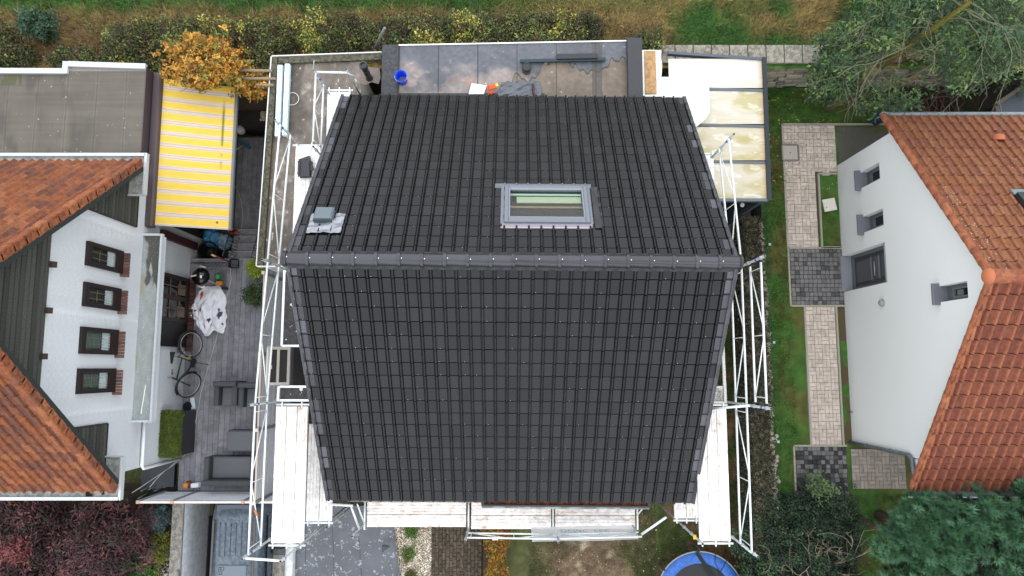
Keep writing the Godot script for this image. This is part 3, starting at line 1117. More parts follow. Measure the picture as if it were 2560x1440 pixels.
# ================= flat roofed parts and the carport =================
func upstand(st: SurfaceTool, a: Vector3, b: Vector3, w: float, h: float) -> void:
	bar(st, a + Vector3(0, h / 2, 0), b + Vector3(0, h / 2, 0), w, h)

func annexes() -> void:
	rng.seed = 17
	# west flat roof
	var y := 3.3
	var nw := P(683, 146, y)
	var ne := P(956, 136, y)
	var sw := P(646, 666, y)
	var t := thing("garage", "flat roofed garage with weathered grey bitumen roof left of the black roof", "garage")
	var st := S()
	box(st, Vector3((sw.x - 3.9) / 2 + 0.03, 1.6, (nw.z + sw.z) / 2), Vector3(-3.9 - sw.x - 0.1, 3.3, sw.z - nw.z - 0.1))
	obj("wall", st, NM(["#cfcac0", "#dcd8d0"], 0.8, 0.9), t)
	var bit := func(u: float, v: float) -> Color:
		var n := fbm(u * 120, v * 230, 21)
		var f := fbm(u * 700, v * 1300, 22)
		var m := fbm(u * 300, v * 500, 23)
		var c := Color("#615a52").lerp(Color("#7b7269"), n)
		c = c.lerp(Color("#5c5136"), smoothstep(0.16, 0.02, u) * n * smoothstep(0.1, 0.6, v))
		c = c.lerp(Color("#a09890"), smoothstep(0.62, 0.8, m) * 0.5)
		c = c.lerp(Color("#4a443e"), smoothstep(0.62, 0.75, fbm(u * 60, v * 90, 24)) * 0.55)
		if f > 0.9:
			c = c.lerp(Color("#c8c2b8"), 0.6)
		return c * lerpf(0.85, 1.1, f)
	st = S()
	quad_uv(st, Vector3(sw.x, y, sw.z), Vector3(-3.8, y, sw.z), Vector3(-3.8, y, nw.z), Vector3(nw.x, y, nw.z))
	obj("roof_felt", st, painted(384, 512, bit), t)
	var rim := NM(["#45443c", "#5c5a4e", "#6d6648"], 0.5, 0.95, 0.5, 0.3, 0.8)
	st = S()
	upstand(st, sw + Vector3(0.07, -0.01, 0), nw + Vector3(0.07, -0.01, 0.01), 0.14, 0.1)
	upstand(st, nw + Vector3(0.16, -0.012, 0.09), ne + Vector3(0, -0.012, 0.09), 0.16, 0.1)
	obj("parapet", st, rim, t)
	st = S()
	upstand(st, sw + Vector3(-0.012, -0.05, 0), nw + Vector3(-0.012, -0.05, 0), 0.022, 0.17)
	upstand(st, nw + Vector3(0, -0.05, -0.012), ne + Vector3(0, -0.05, -0.012), 0.022, 0.17)
	upstand(st, sw + Vector3(0, -0.05, 0.012), Vector3(-4.3, y - 0.05, sw.z + 0.012), 0.022, 0.17)
	obj("edge_trim", st, M("#d9dcd8", 0.5), t)
	# concrete patch round the vent pipe
	st = S()
	var pc := P(925, 190, y + 0.01)
	var patch := []
	for e in [[-0.26, -0.2], [0.0, -0.23], [0.24, -0.2], [0.27, 0.05], [0.22, 0.21], [0.05, 0.16], [-0.1, 0.24], [-0.25, 0.2], [-0.22, 0.0]]:
		patch.append(pc + Vector3(e[0], 0, e[1]))
	prism(st, patch, y + 0.003, y + 0.02)
	obj("mortar_patch", st, NM(["#6c605a", "#7d706a", "#8e817a"], 0.3, 0.95, 1.0), t)
	# north flat roof with the black membrane
	y = 3.45
	var a := P(957, 115, y)
	var b := P(1601, 104, y)
	var zc := -6.2
	t = thing("north_extension", "flat roofed extension behind the black tiled roof with dark stained membrane", "extension")
	st = S()
	box(st, Vector3((a.x + b.x) / 2, 1.68, (a.z + zc) / 2), Vector3(b.x - a.x - 0.06, 3.5, zc - a.z - 0.06))
	obj("wall", st, NM(["#cfcac0", "#dcd8d0"], 0.8, 0.9), t)
	var mem := func(u: float, v: float) -> Color:
		var n := fbm(u * 330, v * 100, 31)
		var f := fbm(u * 1800, v * 600, 32)
		var c := Color("#4c4e54").lerp(Color("#5c5f66"), n)
		c = c.lerp(Color("#8f827c"), smoothstep(0.3, 0.62, v + (n - 0.5) * 0.5) * smoothstep(0.72, 0.5, u) * 0.85)
		c = c.lerp(Color("#a8978a"), smoothstep(0.62, 0.8, fbm(u * 420, v * 130, 33)) * smoothstep(0.25, 0.5, v) * 0.7)
		c = c.lerp(Color("#a5755a"), smoothstep(0.7, 0.85, fbm(u * 500, v * 160, 36)) * smoothstep(0.4, 0.6, v) * 0.6)
		var br := smoothstep(0.0, 0.06, v - (0.62 - smoothstep(0.45, 0.68, u) * 0.3 + (fbm(u * 400, 3.0, 34) - 0.5) * 0.5)) * smoothstep(0.4, 0.46, u)
		c = c.lerp(Color("#5c5145").lerp(Color("#78695a"), fbm(u * 500, v * 150, 35)), br * 0.92)
		if u > 0.45 and br > 0.2 and br < 0.8:
			c = c * 0.6
		for s in 6:
			if absf(u - (0.065 + s * 0.152)) < 0.0016 and v < 0.75:
				c = c * 0.5
		if u > 0.6 and absf(u - 0.83) < 0.018 + 0.006 * n:
			c = c.lerp(Color("#3d3a38"), 0.6)
		if f > 0.95:
			c = c.lerp(Color("#c8c4bc"), 0.5)
		return c * lerpf(0.88, 1.08, f)
	st = S()
	quad_uv(st, Vector3(a.x, y, zc), Vector3(b.x, y, zc), Vector3(b.x, y, b.z), Vector3(a.x, y, a.z))
	obj("membrane", st, painted(768, 256, mem, 0.6), t)
	var dk := NM(["#2c2d31", "#3a3b40", "#46474c"], 0.5, 0.6, 0.3, 0.3, 0.7)
	st = S()
	upstand(st, Vector3(a.x + 0.2, y + 0.003, a.z), Vector3(a.x + 0.2, y + 0.003, zc), 0.4, 0.07)
	obj("left_upstand", st, dk, t)
	st = S()
	upstand(st, Vector3(b.x - 0.18, y + 0.003, b.z), Vector3(b.x - 0.18, y + 0.003, zc), 0.36, 0.2)
	obj("right_upstand", st, NM(["#232428", "#2e2f33", "#3a3b40"], 0.5, 0.6, 0.3), t)
	st = S()
	upstand(st, Vector3(a.x + 0.4, y - 0.06, a.z - 0.012), Vector3(b.x - 0.36, y - 0.06, b.z - 0.012), 0.03, 0.09)
	obj("edge_trim", st, M("#dfe2e0", 0.4, 0.2), t)
	st = S()
	var sw2 := P(1000, 235, y)
	upstand(st, Vector3(sw2.x, y + 0.002, sw2.z + 0.03), Vector3(sw2.x + 3.6, y + 0.002, sw2.z + 0.03), 0.07, 0.04)
	obj("wall_strip", st, M("#2b2e2e", 0.6), t)
	carport()
	roof_clutter()

func carport() -> void:
	var t := thing("carport", "carport with dark metal frame and five translucent stained roof panels", "carport")
	var y := 3.05
	var nl := P(1652, 134, y)
	var nr := P(1906, 150, y)
	var sr := P(1919, 501, y)
	var sl := P(1772, 501, y)
	sl.x = 4.3
	nl.x = 4.0
	var seams := [[140, 150], [221, 228], [311, 318], [402, 408], [500, 501]]
	var frame := M("#3c434c", 0.5, 0.2)
	var st := S()
	bar(st, nl, nr, 0.07, 0.14)
	obj("north_beam", st, M("#4d545e", 0.5, 0.2), t)
	st = S()
	bar(st, nr + Vector3(0.02, 0.01, -0.04), sr + Vector3(0.02, 0.01, 0.02), 0.1, 0.16)
	obj("gutter_beam", st, M("#232a30", 0.5, 0.2), t)
	st = S()
	bar(st, sl, sr, 0.07, 0.14)
	obj("south_beam", st, M("#5b636c", 0.5, 0.2), t)
	for i in range(1, 4):
		st = S()
		var p := P(1770, seams[i][0], y + 0.01)
		var q := P(1912, seams[i][1], y + 0.01)
		p.x = 4.1
		bar(st, p, q, 0.06, 0.1)
		obj("rafter", st, M("#5a6169", 0.5, 0.2), t)
	for i in 4:
		st = S()
		var z0 := P(1840, (seams[i][0] + seams[i][1]) / 2.0, y).z
		var z1 := P(1840, (seams[i + 1][0] + seams[i + 1][1]) / 2.0, y).z
		var xr := lerpf(nr.x, sr.x, (i + 0.5) / 4.0) - 0.03
		var k := i
		var pan := func(u: float, v: float) -> Color:
			var n := fbm(u * 70 + k * 50, v * 60, 41)
			var m := fbm(u * 260, v * 240 + k * 40, 42)
			var c := Color("#c9c6bd").lerp(Color("#bcb196"), [0.1, 0.55, 0.75, 0.6][k])
			c = c.lerp(Color("#a0945a"), smoothstep(0.45, 0.75, n) * smoothstep(0.0, 0.5, u) * [0.12, 0.55, 0.7, 0.55][k])
			c = c.lerp(Color("#d6d2ca"), smoothstep(0.6, 0.8, m) * 0.6)
			c = c.lerp(Color("#a98a64"), smoothstep(0.93, 1.0, u) * 0.5)
			return c * lerpf(0.96, 1.02, fbm(u * 60, v * 500, 43))
		var f := func(s: float, tt: float) -> Vector3: return Vector3(lerpf(4.0, xr, s), y + 0.03, lerpf(z0 + 0.036, z1 - 0.036, tt))
		grid(st, 1, 1, f)
		obj("roof_panel", st, painted(192, 160, pan, 0.45), t)
	for e in [nr, sr, P(1912, 315, y)]:
		st = S()
		box(st, Vector3(e.x - 0.08, 1.5, e.z + (0.05 if e == nr else -0.05)), Vector3(0.1, 3.0, 0.1))
		obj("post", st, frame, t)
	st = S()   # east side sheeting, dark
	bar(st, Vector3(nr.x - 0.08, 1.5, nr.z + 0.1), Vector3(sr.x - 0.08, 1.5, sr.z - 0.1), 0.03, 2.9)
	obj("side_wall", st, M("#2a323a", 0.7), t)
	st = S()
	for k in 6:
		box(st, P(1868, 497, 2.4 - k * 0.22) + Vector3(-0.2, 0, 0.0), Vector3(0.55, 0.05, 0.04))
	obj("back_slat", st, M("#4a3d33", 0.8), t)
	# small lamp under the eave
	st = S()
	lathe(st, P(1856, 512, 2.5), [[0.0, 0.03], [0.05, 0.02], [0.06, -0.02]], 12)
	obj("lamp", st, M("#cfc6cc", 0.5), t)

func roof_clutter() -> void:
	rng.seed = 23
	var y := 3.45
	# blue bucket
	var t := thing("bucket", "open blue plastic bucket standing on the dark flat roof", "bucket", P(1007, 203, y + 0.0))
	var st := S(true)
	lathe(st, Vector3.ZERO, [[0.115, 0.0], [0.125, 0.18], [0.14, 0.3], [0.152, 0.3], [0.152, 0.322], [0.138, 0.322], [0.118, 0.17], [0.105, 0.03], [0.0, 0.03]], 28)
	obj("body", st, M("#1040d0", 0.4), t)
	st = S()
	lathe(st, Vector3(0, 0.05, 0), [[0.105, 0.0], [0.0, 0.002]], 20)
	obj("mortar", st, M("#6a7488", 0.7), t)
	st = S()
	var hp := []
	for k in 13:
		var a := PI * k / 12.0
		hp.append(Vector3(cos(a) * 0.155, 0.31 - sin(a) * 0.02, sin(a) * 0.15))
	tube(st, hp, 0.005, 6)
	obj("handle", st, M("#c8ccd0", 0.4, 0.6), t)
	# tall ribbed vent pipe on the grey roof
	t = thing("vent_pipe", "tall ribbed black vent pipe rising from a mortar patch", "vent pipe", P(924, 196, 3.3))
	st = S(true)
	lathe(st, Vector3.ZERO, [[0.1, 0.0], [0.085, 0.05], [0.075, 0.1], [0.07, 0.3], [0.08, 0.31], [0.08, 0.35], [0.07, 0.36], [0.07, 0.5], [0.08, 0.51], [0.08, 0.55], [0.07, 0.56], [0.07, 0.7]], 20)
	obj("pipe", st, M("#1d2022", 0.45), t)
	st = S()
	lathe(st, Vector3(0, 0.7, 0), [[0.07, 0.0], [0.1, 0.01], [0.1, 0.07], [0.095, 0.09], [0.06, 0.1], [0.05, 0.06], [0.0, 0.06]], 20)
	obj("cap", st, M("#22282a", 0.4), t)
	# stubby vent with round cap
	t = thing("vent_pipe", "short vent pipe with round black cap on the dark membrane roof", "vent pipe", P(1316, 176, y))
	st = S(true)
	lathe(st, Vector3.ZERO, [[0.12, 0.0], [0.105, 0.03], [0.1, 0.16]], 20)
	obj("pipe", st, M("#4c463e", 0.8), t)
	st = S()
	lathe(st, Vector3(0, 0.14, 0), [[0.11, 0.0], [0.118, 0.02], [0.118, 0.07], [0.105, 0.085], [0.085, 0.085], [0.08, 0.078], [0.0, 0.08]], 24)
	obj("cap", st, M("#191c1d", 0.4), t)
	# two metal profiles
	for e in [[1300, 153, 1514, 148, 0.09, "long dark grey metal profile lying on the membrane roof", "#24363c"], [1392, 142, 1494, 140, 0.14, "short flat dark sheet metal strip beside the long profile", "#2f3136"]]:
		st = S()
		var a := P(e[0], e[1], y + 0.05)
		var b := P(e[2], e[3], y + 0.05)
		bar(st, a, b, e[4], 0.012)
		bar(st, a + Vector3(0, 0.02, e[4] / 2), b + Vector3(0, 0.02, e[4] / 2), 0.012, 0.05)
		tag(obj("metal_profile", st, M(e[6], 0.4, 0.4), self), e[5], "metal strip")
	# crumpled grey tarpaulin, and things on it
	st = S(true)
	var c0 := P(1240, 246, y)
	var c1 := P(1352, 205, y)
	var tf := func(s: float, v: float) -> Vector3:
		var edge := 0.06 * (fbm(s * 130, v * 90, 51) - 0.5)
		return Vector3(lerpf(c0.x, c1.x, s) + edge + (1.0 - v) * 0.14 * (1.0 - s), y + 0.03 + 0.11 * absf(fbm(s * 90 + v * 80, v * 40, 52) - 0.5) + 0.03 * fbm(s * 300, v * 300, 54), lerpf(c1.z, c0.z, v) + 0.08 * (fbm(s * 120, 7.0, 53) - 0.5))
	grid(st, 46, 24, tf)
	tag(obj("tarpaulin", st, M("#54585f", 0.45), self), "crumpled grey tarpaulin bunched against the roof eave", "tarpaulin")
	st = S(true)
	c0 = P(1172, 238, y)
	c1 = P(1210, 211, y)
	var pf := func(s: float, v: float) -> Vector3:
		return Vector3(lerpf(c0.x, c1.x, s) + (1.0 - v) * 0.07, y + 0.05 + 0.03 * fbm(s * 60, v * 60, 56), lerpf(c1.z, c0.z, v) + 0.05 * s * (1.0 - v))
	grid(st, 12, 10, pf)
	tag(obj("white_sheet", st, M("#e0e2e6", 0.6), self), "white plastic sheet lying next to the orange gloves", "plastic sheet")
	t = thing("glove", "pair of orange work gloves dropped on the grey tarpaulin", "gloves", P(1232, 217, y + 0.16))
	st = S()
	bevel_box(st, Vector3.ZERO, Vector3(0.17, 0.04, 0.12), 0.015, Basis(Vector3.UP, 0.3))
	for k in 4:
		tube(st, [Vector3(-0.06, 0, -0.04 + k * 0.028), Vector3(-0.13, 0.0, -0.02 + k * 0.034)], 0.014, 6)
	obj("glove_body", st, M("#c2562c", 0.9), t)
	st = S()
	bevel_box(st, Vector3(-0.06, -0.02, 0.13), Vector3(0.13, 0.035, 0.09), 0.012, Basis(Vector3.UP, -0.5))
	tube(st, [Vector3(-0.03, -0.02, 0.16), Vector3(0.05, -0.02, 0.14)], 0.016, 6)
	tube(st, [Vector3(-0.1, -0.02, 0.16), Vector3(-0.13, -0.02, 0.23)], 0.016, 6)
	obj("second_glove", st, M("#a94a2a", 0.9), t)
	st = S()
	box(st, Vector3(0.1, 0.01, -0.04), Vector3(0.06, 0.03, 0.07), Basis(Vector3.UP, 0.5))
	obj("cuff", st, M("#e0c030", 0.8), t)
	t = thing("cartridge_gun", "black sealant cartridge gun with red end lying on the tarpaulin", "cartridge gun", P(1334, 226, y + 0.1), 0.1)
	st = S()
	tube(st, [Vector3(0, 0, -0.16), Vector3(0, 0, 0.12)], 0.032, 12)
	obj("cartridge", st, M("#15171a", 0.4), t)
	st = S()
	tube(st, [Vector3(0.02, 0, 0.0), Vector3(0.035, 0, 0.13)], 0.024, 10)
	obj("red_tube", st, M("#8c2f22", 0.5), t)
	st = S()
	box(st, Vector3(0.03, 0, 0.17), Vector3(0.03, 0.03, 0.1), Basis(Vector3.UP, 0.6))
	obj("handle", st, M("#202226", 0.5), t)
	# OSB board wrapped in white foil, left end of the carport
	y = 3.1
	t = thing("chipboard_panel", "narrow chipboard panel with white foil around its edges beside the flat roof", "board", Vector3.ZERO)
	var o0 := P(1611, 127, y + 0.06)
	var o1 := P(1641, 235, y + 0.06)
	st = S()
	bevel_box(st, (o0 + o1) / 2, Vector3(0.29, 0.04, o1.z - o0.z), 0.006)
	obj("board", st, NM(["#96703f", "#b48a5c", "#cda678", "#dcc09a"], 0.22, 0.9, 0.5, 0.15, 0.9), t)
	st = S(true)
	var ff := func(s: float, v: float) -> Vector3:
		return Vector3(lerpf(o0.x - 0.09, o1.x + 0.12 + 0.05 * fbm(v * 120, 1.0, 61), s), y + 0.035 + 0.02 * fbm(s * 150, v * 150, 62), lerpf(o0.z - 0.03, o1.z + 0.06, v))
	grid(st, 16, 26, ff)
	obj("foil", st, M("#e6ece9", 0.4), t)
	# thin white plastic sheet over the panels
	st = S(true)
	var s0 := P(1640, 196, y)
	var s1 := P(1775, 345, y)
	var sf := func(s: float, v: float) -> Vector3:
		var xr := s1.x - 0.55 * smoothstep(0.45, 1.0, v) * smoothstep(0.45, 1.0, v)
		return Vector3(lerpf(s0.x, xr, s) + 0.35 * v * (1.0 - s), y + 0.05 + 0.035 * fbm(s * 110 + v * 50, v * 80, 64) + 0.02 * fbm(s * 300, v * 260, 65), lerpf(s0.z, s1.z, v) - 0.02 * s)
	grid(st, 34, 34, sf)
	var film := StandardMaterial3D.new()
	film.albedo_color = Color(0.95, 0.97, 0.97, 0.72)
	film.roughness = 0.4
	film.transparency = BaseMaterial3D.TRANSPARENCY_ALPHA
	tag(obj("plastic_film", st, film, self), "thin translucent white plastic film spread over the carport panels", "plastic film")
	# two wrapped bundles of white and blue strips on the garage roof, and a coil of white cable
	for e in [[698, 165, 692, 342], [716, 162, 710, 340]]:
		var a := P(e[0] + 4, e[1], 3.42)
		var b := P(e[2] + 8, e[3], 3.42)
		b.x = a.x + 0.0
		st = S()
		bar(st, a, b, 0.12, 0.12)
		var strip := func(u: float, v: float) -> Color:
			var c := Color("#dfeef2")
			if absf(fposmod(u * 5.0, 1.0) - 0.5) < 0.12:
				c = Color("#9cc8dc")
			if fbm(u * 90, v * 900, 71) > 0.62:
				c = c.lerp(Color("#7fb0cc"), 0.6)
			return c
		t = thing("insulation_strip", "%s long white and light blue wrapped strip on the garage roof" % ("left" if e[0] == 698 else "right"), "wrapped strip", Vector3.ZERO, 0.0, "wrapped strips on the garage roof")
		obj("core", st, M("#cfe4ea", 0.5), t)
		st = S()
		var f := func(s: float, v: float) -> Vector3: return Vector3(lerpf(a.x - 0.058, a.x + 0.058, s), 3.484, lerpf(a.z, b.z, v))
		grid(st, 1, 1, f)
		obj("printed_wrap", st, painted(48, 256, strip, 0.4), t)
	st = S()
	var cp := []
	var cc := P(731, 247, 3.33)
	for k in 26:
		var a := -2.6 + 5.2 * k / 25.0
		cp.append(cc + Vector3(cos(a) * 0.16, 0, sin(a) * 0.16))
	tube(st, cp, 0.008, 6)
	tag(obj("cable_loop", st, M("#d8dcda", 0.5), self), "loop of white cable lying beside the wrapped strips", "cable")

# ================= scaffolding =================
const TR := 0.0245
func steel() -> Material:
	return NM(["#ccd3d4", "#d6dcdd", "#e0e6e6"], 0.8, 0.42, 0.0, 0.0, 1.3, 0.03, 0.25)
func deck_mat(dirt: int) -> Material:
	if dirt == 0:
		return NM([[0.1, "#c9b8a8"], [0.28, "#e9e6e2"], [0.7, "#f0efee"]], 1.3, 0.55, 0.0, 0.1, 1.7, 0.02)
	return NM([[0.06, "#b8967c"], [0.24, "#dccabd"], [0.38, "#e9e3de"], [0.8, "#f2f0ee"]], 2.6, 0.6, 0.0, 0.1, 1.3, 0.02, 0.0, Vector3(0.7, 1, 1.4) if dirt == 2 else Vector3(1.3, 1, 0.8))
# a row of steel planks with grooves; along: 0 the planks run north-south, 1 east-west
func deck(parent: Node, x0: float, x1: float, z0: float, z1: float, y: float, n: int, along: int, dirt: int) -> void:
	var wdt := (x1 - x0) / n if along == 0 else (z1 - z0) / n
	var ln := z1 - z0 if along == 0 else x1 - x0
	for i in n:
		var st := S()
		var g := 4
		for k in g:   # raised ribs with narrow grooves between
			var c := (-0.5 + (k + 0.5) / g) * (wdt - 0.012)
			var w := (wdt - 0.012) / g - 0.007
			if along == 0:
				bevel_box(st, Vector3(c, 0.004, 0), Vector3(w, 0.012, ln - 0.012), 0.004)
			else:
				bevel_box(st, Vector3(0, 0.004, c), Vector3(ln - 0.012, 0.012, w), 0.004)
		box(st, Vector3(0, -0.025, 0), Vector3(wdt - 0.012, 0.05, ln) if along == 0 else Vector3(ln, 0.05, wdt - 0.012))
		var o := obj("plank", st, deck_mat(dirt), parent)
		o.position = Vector3(x0 + (i + 0.5) * wdt, y, (z0 + z1) / 2) if along == 0 else Vector3((x0 + x1) / 2, y, z0 + (i + 0.5) * wdt)
func rail(called: String, parent: Node, a: Vector3, b: Vector3, r := TR) -> void:
	var st := S(true)
	tube(st, [a, b], r, 10)
	obj(called, st, steel(), parent)
func post(parent: Node, top: Vector3, base_y: float, band := true) -> void:
	var st := S(true)
	pipe(st, Vector3(top.x, base_y, top.z), top, TR, 0.005)
	var o := obj("post", st, NM(["#8f9697", "#a9b0b1", "#bcc3c3"], 0.8, 0.45, 0.0, 0.15, 1.1, 0.03, 0.35), parent)
	st = S()
	tube(st, [top + Vector3(0, -0.12, 0), top + Vector3(0, -0.12 - 0.5, 0)], TR - 0.006, 10)
	obj("bore", st, M("#050505", 0.9), o)
	if band:
		st = S(true)
		tube(st, [top + Vector3(0, -0.42, 0), top + Vector3(0, -0.5, 0)], TR + 0.004, 12)
		obj("blue_band", st, M("#2a48a8", 0.5), o)
	st = S()
	for dy in [-0.2, -0.9, -1.55]:
		tube(st, [top + Vector3(0, dy, 0), top + Vector3(0, dy - 0.05, 0)], TR + 0.014, 10)
	obj("coupler", st, M("#8d9494", 0.5, 0.3), o)
func guard(parent: Node, a: Vector3, b: Vector3, top: float, low: float, diag := 2) -> void:   # a lattice guard between two posts
	var st := S(true)
	var at := Vector3(a.x, top, a.z)
	var bt := Vector3(b.x, top, b.z)
	var al := Vector3(a.x, low, a.z)
	var bl := Vector3(b.x, low, b.z)
	tube(st, [at, bt], 0.022, 10)
	tube(st, [al, bl], 0.021, 10)
	for k in diag:
		var t0 := (k + 0.06) / diag
		var t1 := (k + 0.94) / diag
		var up := k % 2 == 0
		tube(st, [(al if up else at).lerp(bl if up else bt, t0), (at if up else al).lerp(bt if up else bl, t1)], 0.0115, 8)
	for t in [0.04, 0.52, 0.96]:
		tube(st, [al.lerp(bl, t), at.lerp(bt, t)], 0.009, 6)
	obj("guardrail", st, steel(), parent)
func transom(parent: Node, a: Vector3, b: Vector3) -> void:   # the tube that carries a deck's end, with two hooks
	var st := S(true)
	tube(st, [a, b], 0.024, 10)
	var d := (b - a)
	st.set_smooth_group(-1)
	for t in [0.12, 0.5, 0.88]:
		box(st, a + d * t + Vector3(0, 0.02, 0), Vector3(0.025, 0.04, 0.12))
	obj("transom", st, steel(), parent)

func scaffolding() -> void:
	# ---- west side
	var t := thing("scaffold", "white steel scaffold along the left gable with open trapdoor deck", "scaffold")
	var y := 4.4
	var pw := [P(687, 299, 5.95), P(655, 648, 5.95), P(623, 1013, 5.95), P(605, 1398, 5.95)]
	for i in 4:
		post(t, pw[i], 3.31 if i < 2 else 0.0)
	for i in 3:
		guard(t, pw[i] + Vector3(0.05, 0, 0.03), pw[i + 1] + Vector3(0.05, 0, -0.03), 5.76, 5.08)
	var zz := [P(700, 366, y).z, P(700, 664, y).z, P(700, 676, y).z, P(700, 1003, y).z, P(700, 1016, y).z, P(700, 1358, y).z]
	deck(t, -5.03, -4.3, zz[0], zz[1], y, 2, 0, 0)
	deck(t, -5.25, -4.53, zz[4], zz[5], y, 3, 0, 1)
	deck(t, P(764, 1300, 3.4).x, P(830, 1300, 3.4).x, P(800, 1060, 3.4).z, P(800, 1303, 3.4).z, 3.4, 2, 0, 0)
	for e in [[-5.1, -4.2, zz[0] - 0.03], [-5.2, -4.2, zz[1] + 0.01], [-5.25, -4.1, zz[4] - 0.04], [-5.3, -4.5, zz[5] + 0.05]]:
		transom(t, Vector3(e[0], y - 0.02, e[2]), Vector3(e[1], y - 0.02, e[2]))
	transom(t, P(762, 1307, 3.38), P(832, 1307, 3.38))
	# plywood deck with its trapdoor
	var h0 := P(720, 868, y).z
	var h1 := P(720, 962, y).z
	var ply := NM(["#2c2b2c", "#383739", "#454446"], 0.7, 0.75, 0.2, 0.2, 0.9)
	for e in [[zz[2], h0, "plywood_panel"], [h1, zz[3], "plywood_panel"]]:
		var st := S()
		box(st, Vector3(-4.7, y, (e[0] + e[1]) / 2), Vector3(0.92, 0.03, e[1] - e[0] - 0.06))
		obj(e[2], st, ply, t)
	rng.seed = 71
	var spl := []
	var sm := S()
	var pg := []
	for k in 7:
		pg.append(Vector3(cos(TAU * k / 7.0) * 0.04 * R(0.6, 1.2), 0, sin(TAU * k / 7.0) * 0.04 * R(0.5, 1.2)))
	prism(sm, pg, 0.0, 0.003)
	sm.generate_normals()
	for k in 46:
		var z := R(zz[2], zz[3])
		if z > h0 - 0.05 and z < h1 + 0.05:
			continue
		spl.append(Transform3D(rand_basis(0.0, pick([0.25, 0.3, 0.5, 1.3])), Vector3(R(-5.1, -4.4), y + 0.016, z)))
	mm("plaster_splashes", sm.commit(), M("#cfccc6", 0.9), spl, [], t)
	var st := S()
	bar(st, Vector3(-5.17, y, zz[2]), Vector3(-5.17, y, h0 - 0.03), 0.05, 0.06)
	bar(st, Vector3(-5.2, y, h1 + 0.03), Vector3(-5.21, y, zz[3]), 0.05, 0.06)
	for z in [zz[2] + 0.02, h0 - 0.03, h1 + 0.04, zz[3] - 0.02]:
		bar(st, Vector3(-5.17, y, z), Vector3(-4.2, y, z), 0.05, 0.062)
	obj("deck_frame", st, M("#e2e5e5", 0.45, 0.2), t)
	# lid standing open, tilted outwards
	var lid := Node3D.new()
	lid.name = "trapdoor"
	t.add_child(lid)
	lid.position = Vector3(-4.98, y + 0.03, (h0 + h1) / 2)
	lid.rotation.z = 0.5
	var lw := h1 - h0
	st = S()
	for e in [[Vector3(0, 0.03, 0), Vector3(0.03, 0.06, lw)], [Vector3(0, 0.61, 0), Vector3(0.03, 0.06, lw)], [Vector3(0, 0.33, 0), Vector3(0.028, 0.06, lw - 0.1)], [Vector3(0, 0.32, -lw / 2 + 0.03), Vector3(0.029, 0.64, 0.06)], [Vector3(0, 0.32, lw / 2 - 0.03), Vector3(0.029, 0.64, 0.06)]]:
		box(st, e[0], e[1])
	obj("lid_frame", st, M("#c9c6bc", 0.5, 0.2), lid)
	st = S()
	box(st, Vector3(-0.012, 0.32, 0), Vector3(0.012, 0.56, lw - 0.08))
	obj("lid_panel", st, M("#2e2a2b", 0.7), lid)
	st = S()
	box(st, Vector3(0.03, 0.56, 0.03), Vector3(0.03, 0.05, 0.08))
	obj("latch", st, M("#d8d8d4", 0.4, 0.3), lid)
	# ladder under the opening
	st = S()
	for s in [-0.17, 0.17]:
		bar(st, Vector3(-4.5, y - 0.05, (h0 + h1) / 2 + s), Vector3(-4.9, 2.2, (h0 + h1) / 2 + s + 0.1), 0.025, 0.06)
	for k in 7:
		var c := Vector3(-4.5, y - 0.1, (h0 + h1) / 2).lerp(Vector3(-4.9, 2.2, (h0 + h1) / 2 + 0.1), k / 7.0)
		bar(st, c + Vector3(0, 0, -0.17), c + Vector3(0, 0, 0.17), 0.03, 0.03)
	obj("ladder", st, M("#c9cdcc", 0.4, 0.3), t)
	st = S()
	box(st, Vector3(-4.6, 2.2, (h0 + h1) / 2), Vector3(0.9, 0.05, 1.5))
	obj("lower_deck", st, NM(["#5a5248", "#776c5f", "#8b8072"], 0.6, 0.85, 0.0, 0.3), t)
	st = S()
	bevel_box(st, Vector3(-4.85, 2.5, (h0 + h1) / 2 - 0.12), Vector3(0.16, 0.3, 0.3), 0.05)
	tag(obj("tool_bag", st, M("#0c0c0d", 0.8), self), "black tool bag seen through the open scaffold trapdoor", "bag")
	# south end: cross tube and the inner post down to the ground
	var ip := P(701, 1404, 5.9)
	post(t, ip, 0.0, false)
	rail("end_rail", t, pw[3] + Vector3(0.04, -0.06, 0), ip + Vector3(-0.02, -0.06, 0), 0.026)
	post(t, Vector3(-4.2, 4.2, P(700, 1010, 4.2).z), 0.0, false)
	post(t, Vector3(-4.35, 3.2, P(880, 1341, 3.2).z - 0.2), 0.0, false)
	# orange sleeve on a brace
	st = S(true)
	var br: Vector3 = pw[2].lerp(pw[3], 0.72) + Vector3(0.05, 0, 0)
	tube(st, [Vector3(br.x, 5.5, br.z), Vector3(br.x, 5.36, br.z + 0.14)], 0.022, 10)
	obj("orange_sleeve", st, M("#d8702a", 0.6), t)
	# ---- small bay over the garage roof
	t = thing("scaffold", "short scaffold bay standing on the garage roof at the top left corner", "scaffold")
	y = 3.9
	deck(t, -4.47, -3.9, P(820, 230, y).z, P(820, 360, y).z, y, 1, 0, 0)
	transom(t, Vector3(-4.5, y, P(820, 226, y).z), Vector3(-3.85, y, P(820, 226, y).z))
	var na := P(784, 176, 5.25)
	var nb := P(780, 352, 5.25)
	post(t, na, 3.31)
	post(t, nb + Vector3(0, -0.1, 0.1), 3.31, false)
	post(t, P(865, 173, 5.25), 3.46, false)
	guard(t, na + Vector3(0.03, 0, 0.03), nb, 5.18, 4.55)
	rail("end_rail", t, P(792, 180, 5.2), P(868, 182, 5.2), 0.026)
	rail("brace", t, P(868, 183, 5.1), P(890, 192, 4.8), 0.015)
	rail("spike", t, P(783, 176, 5.3), P(785, 152, 5.7), 0.01)
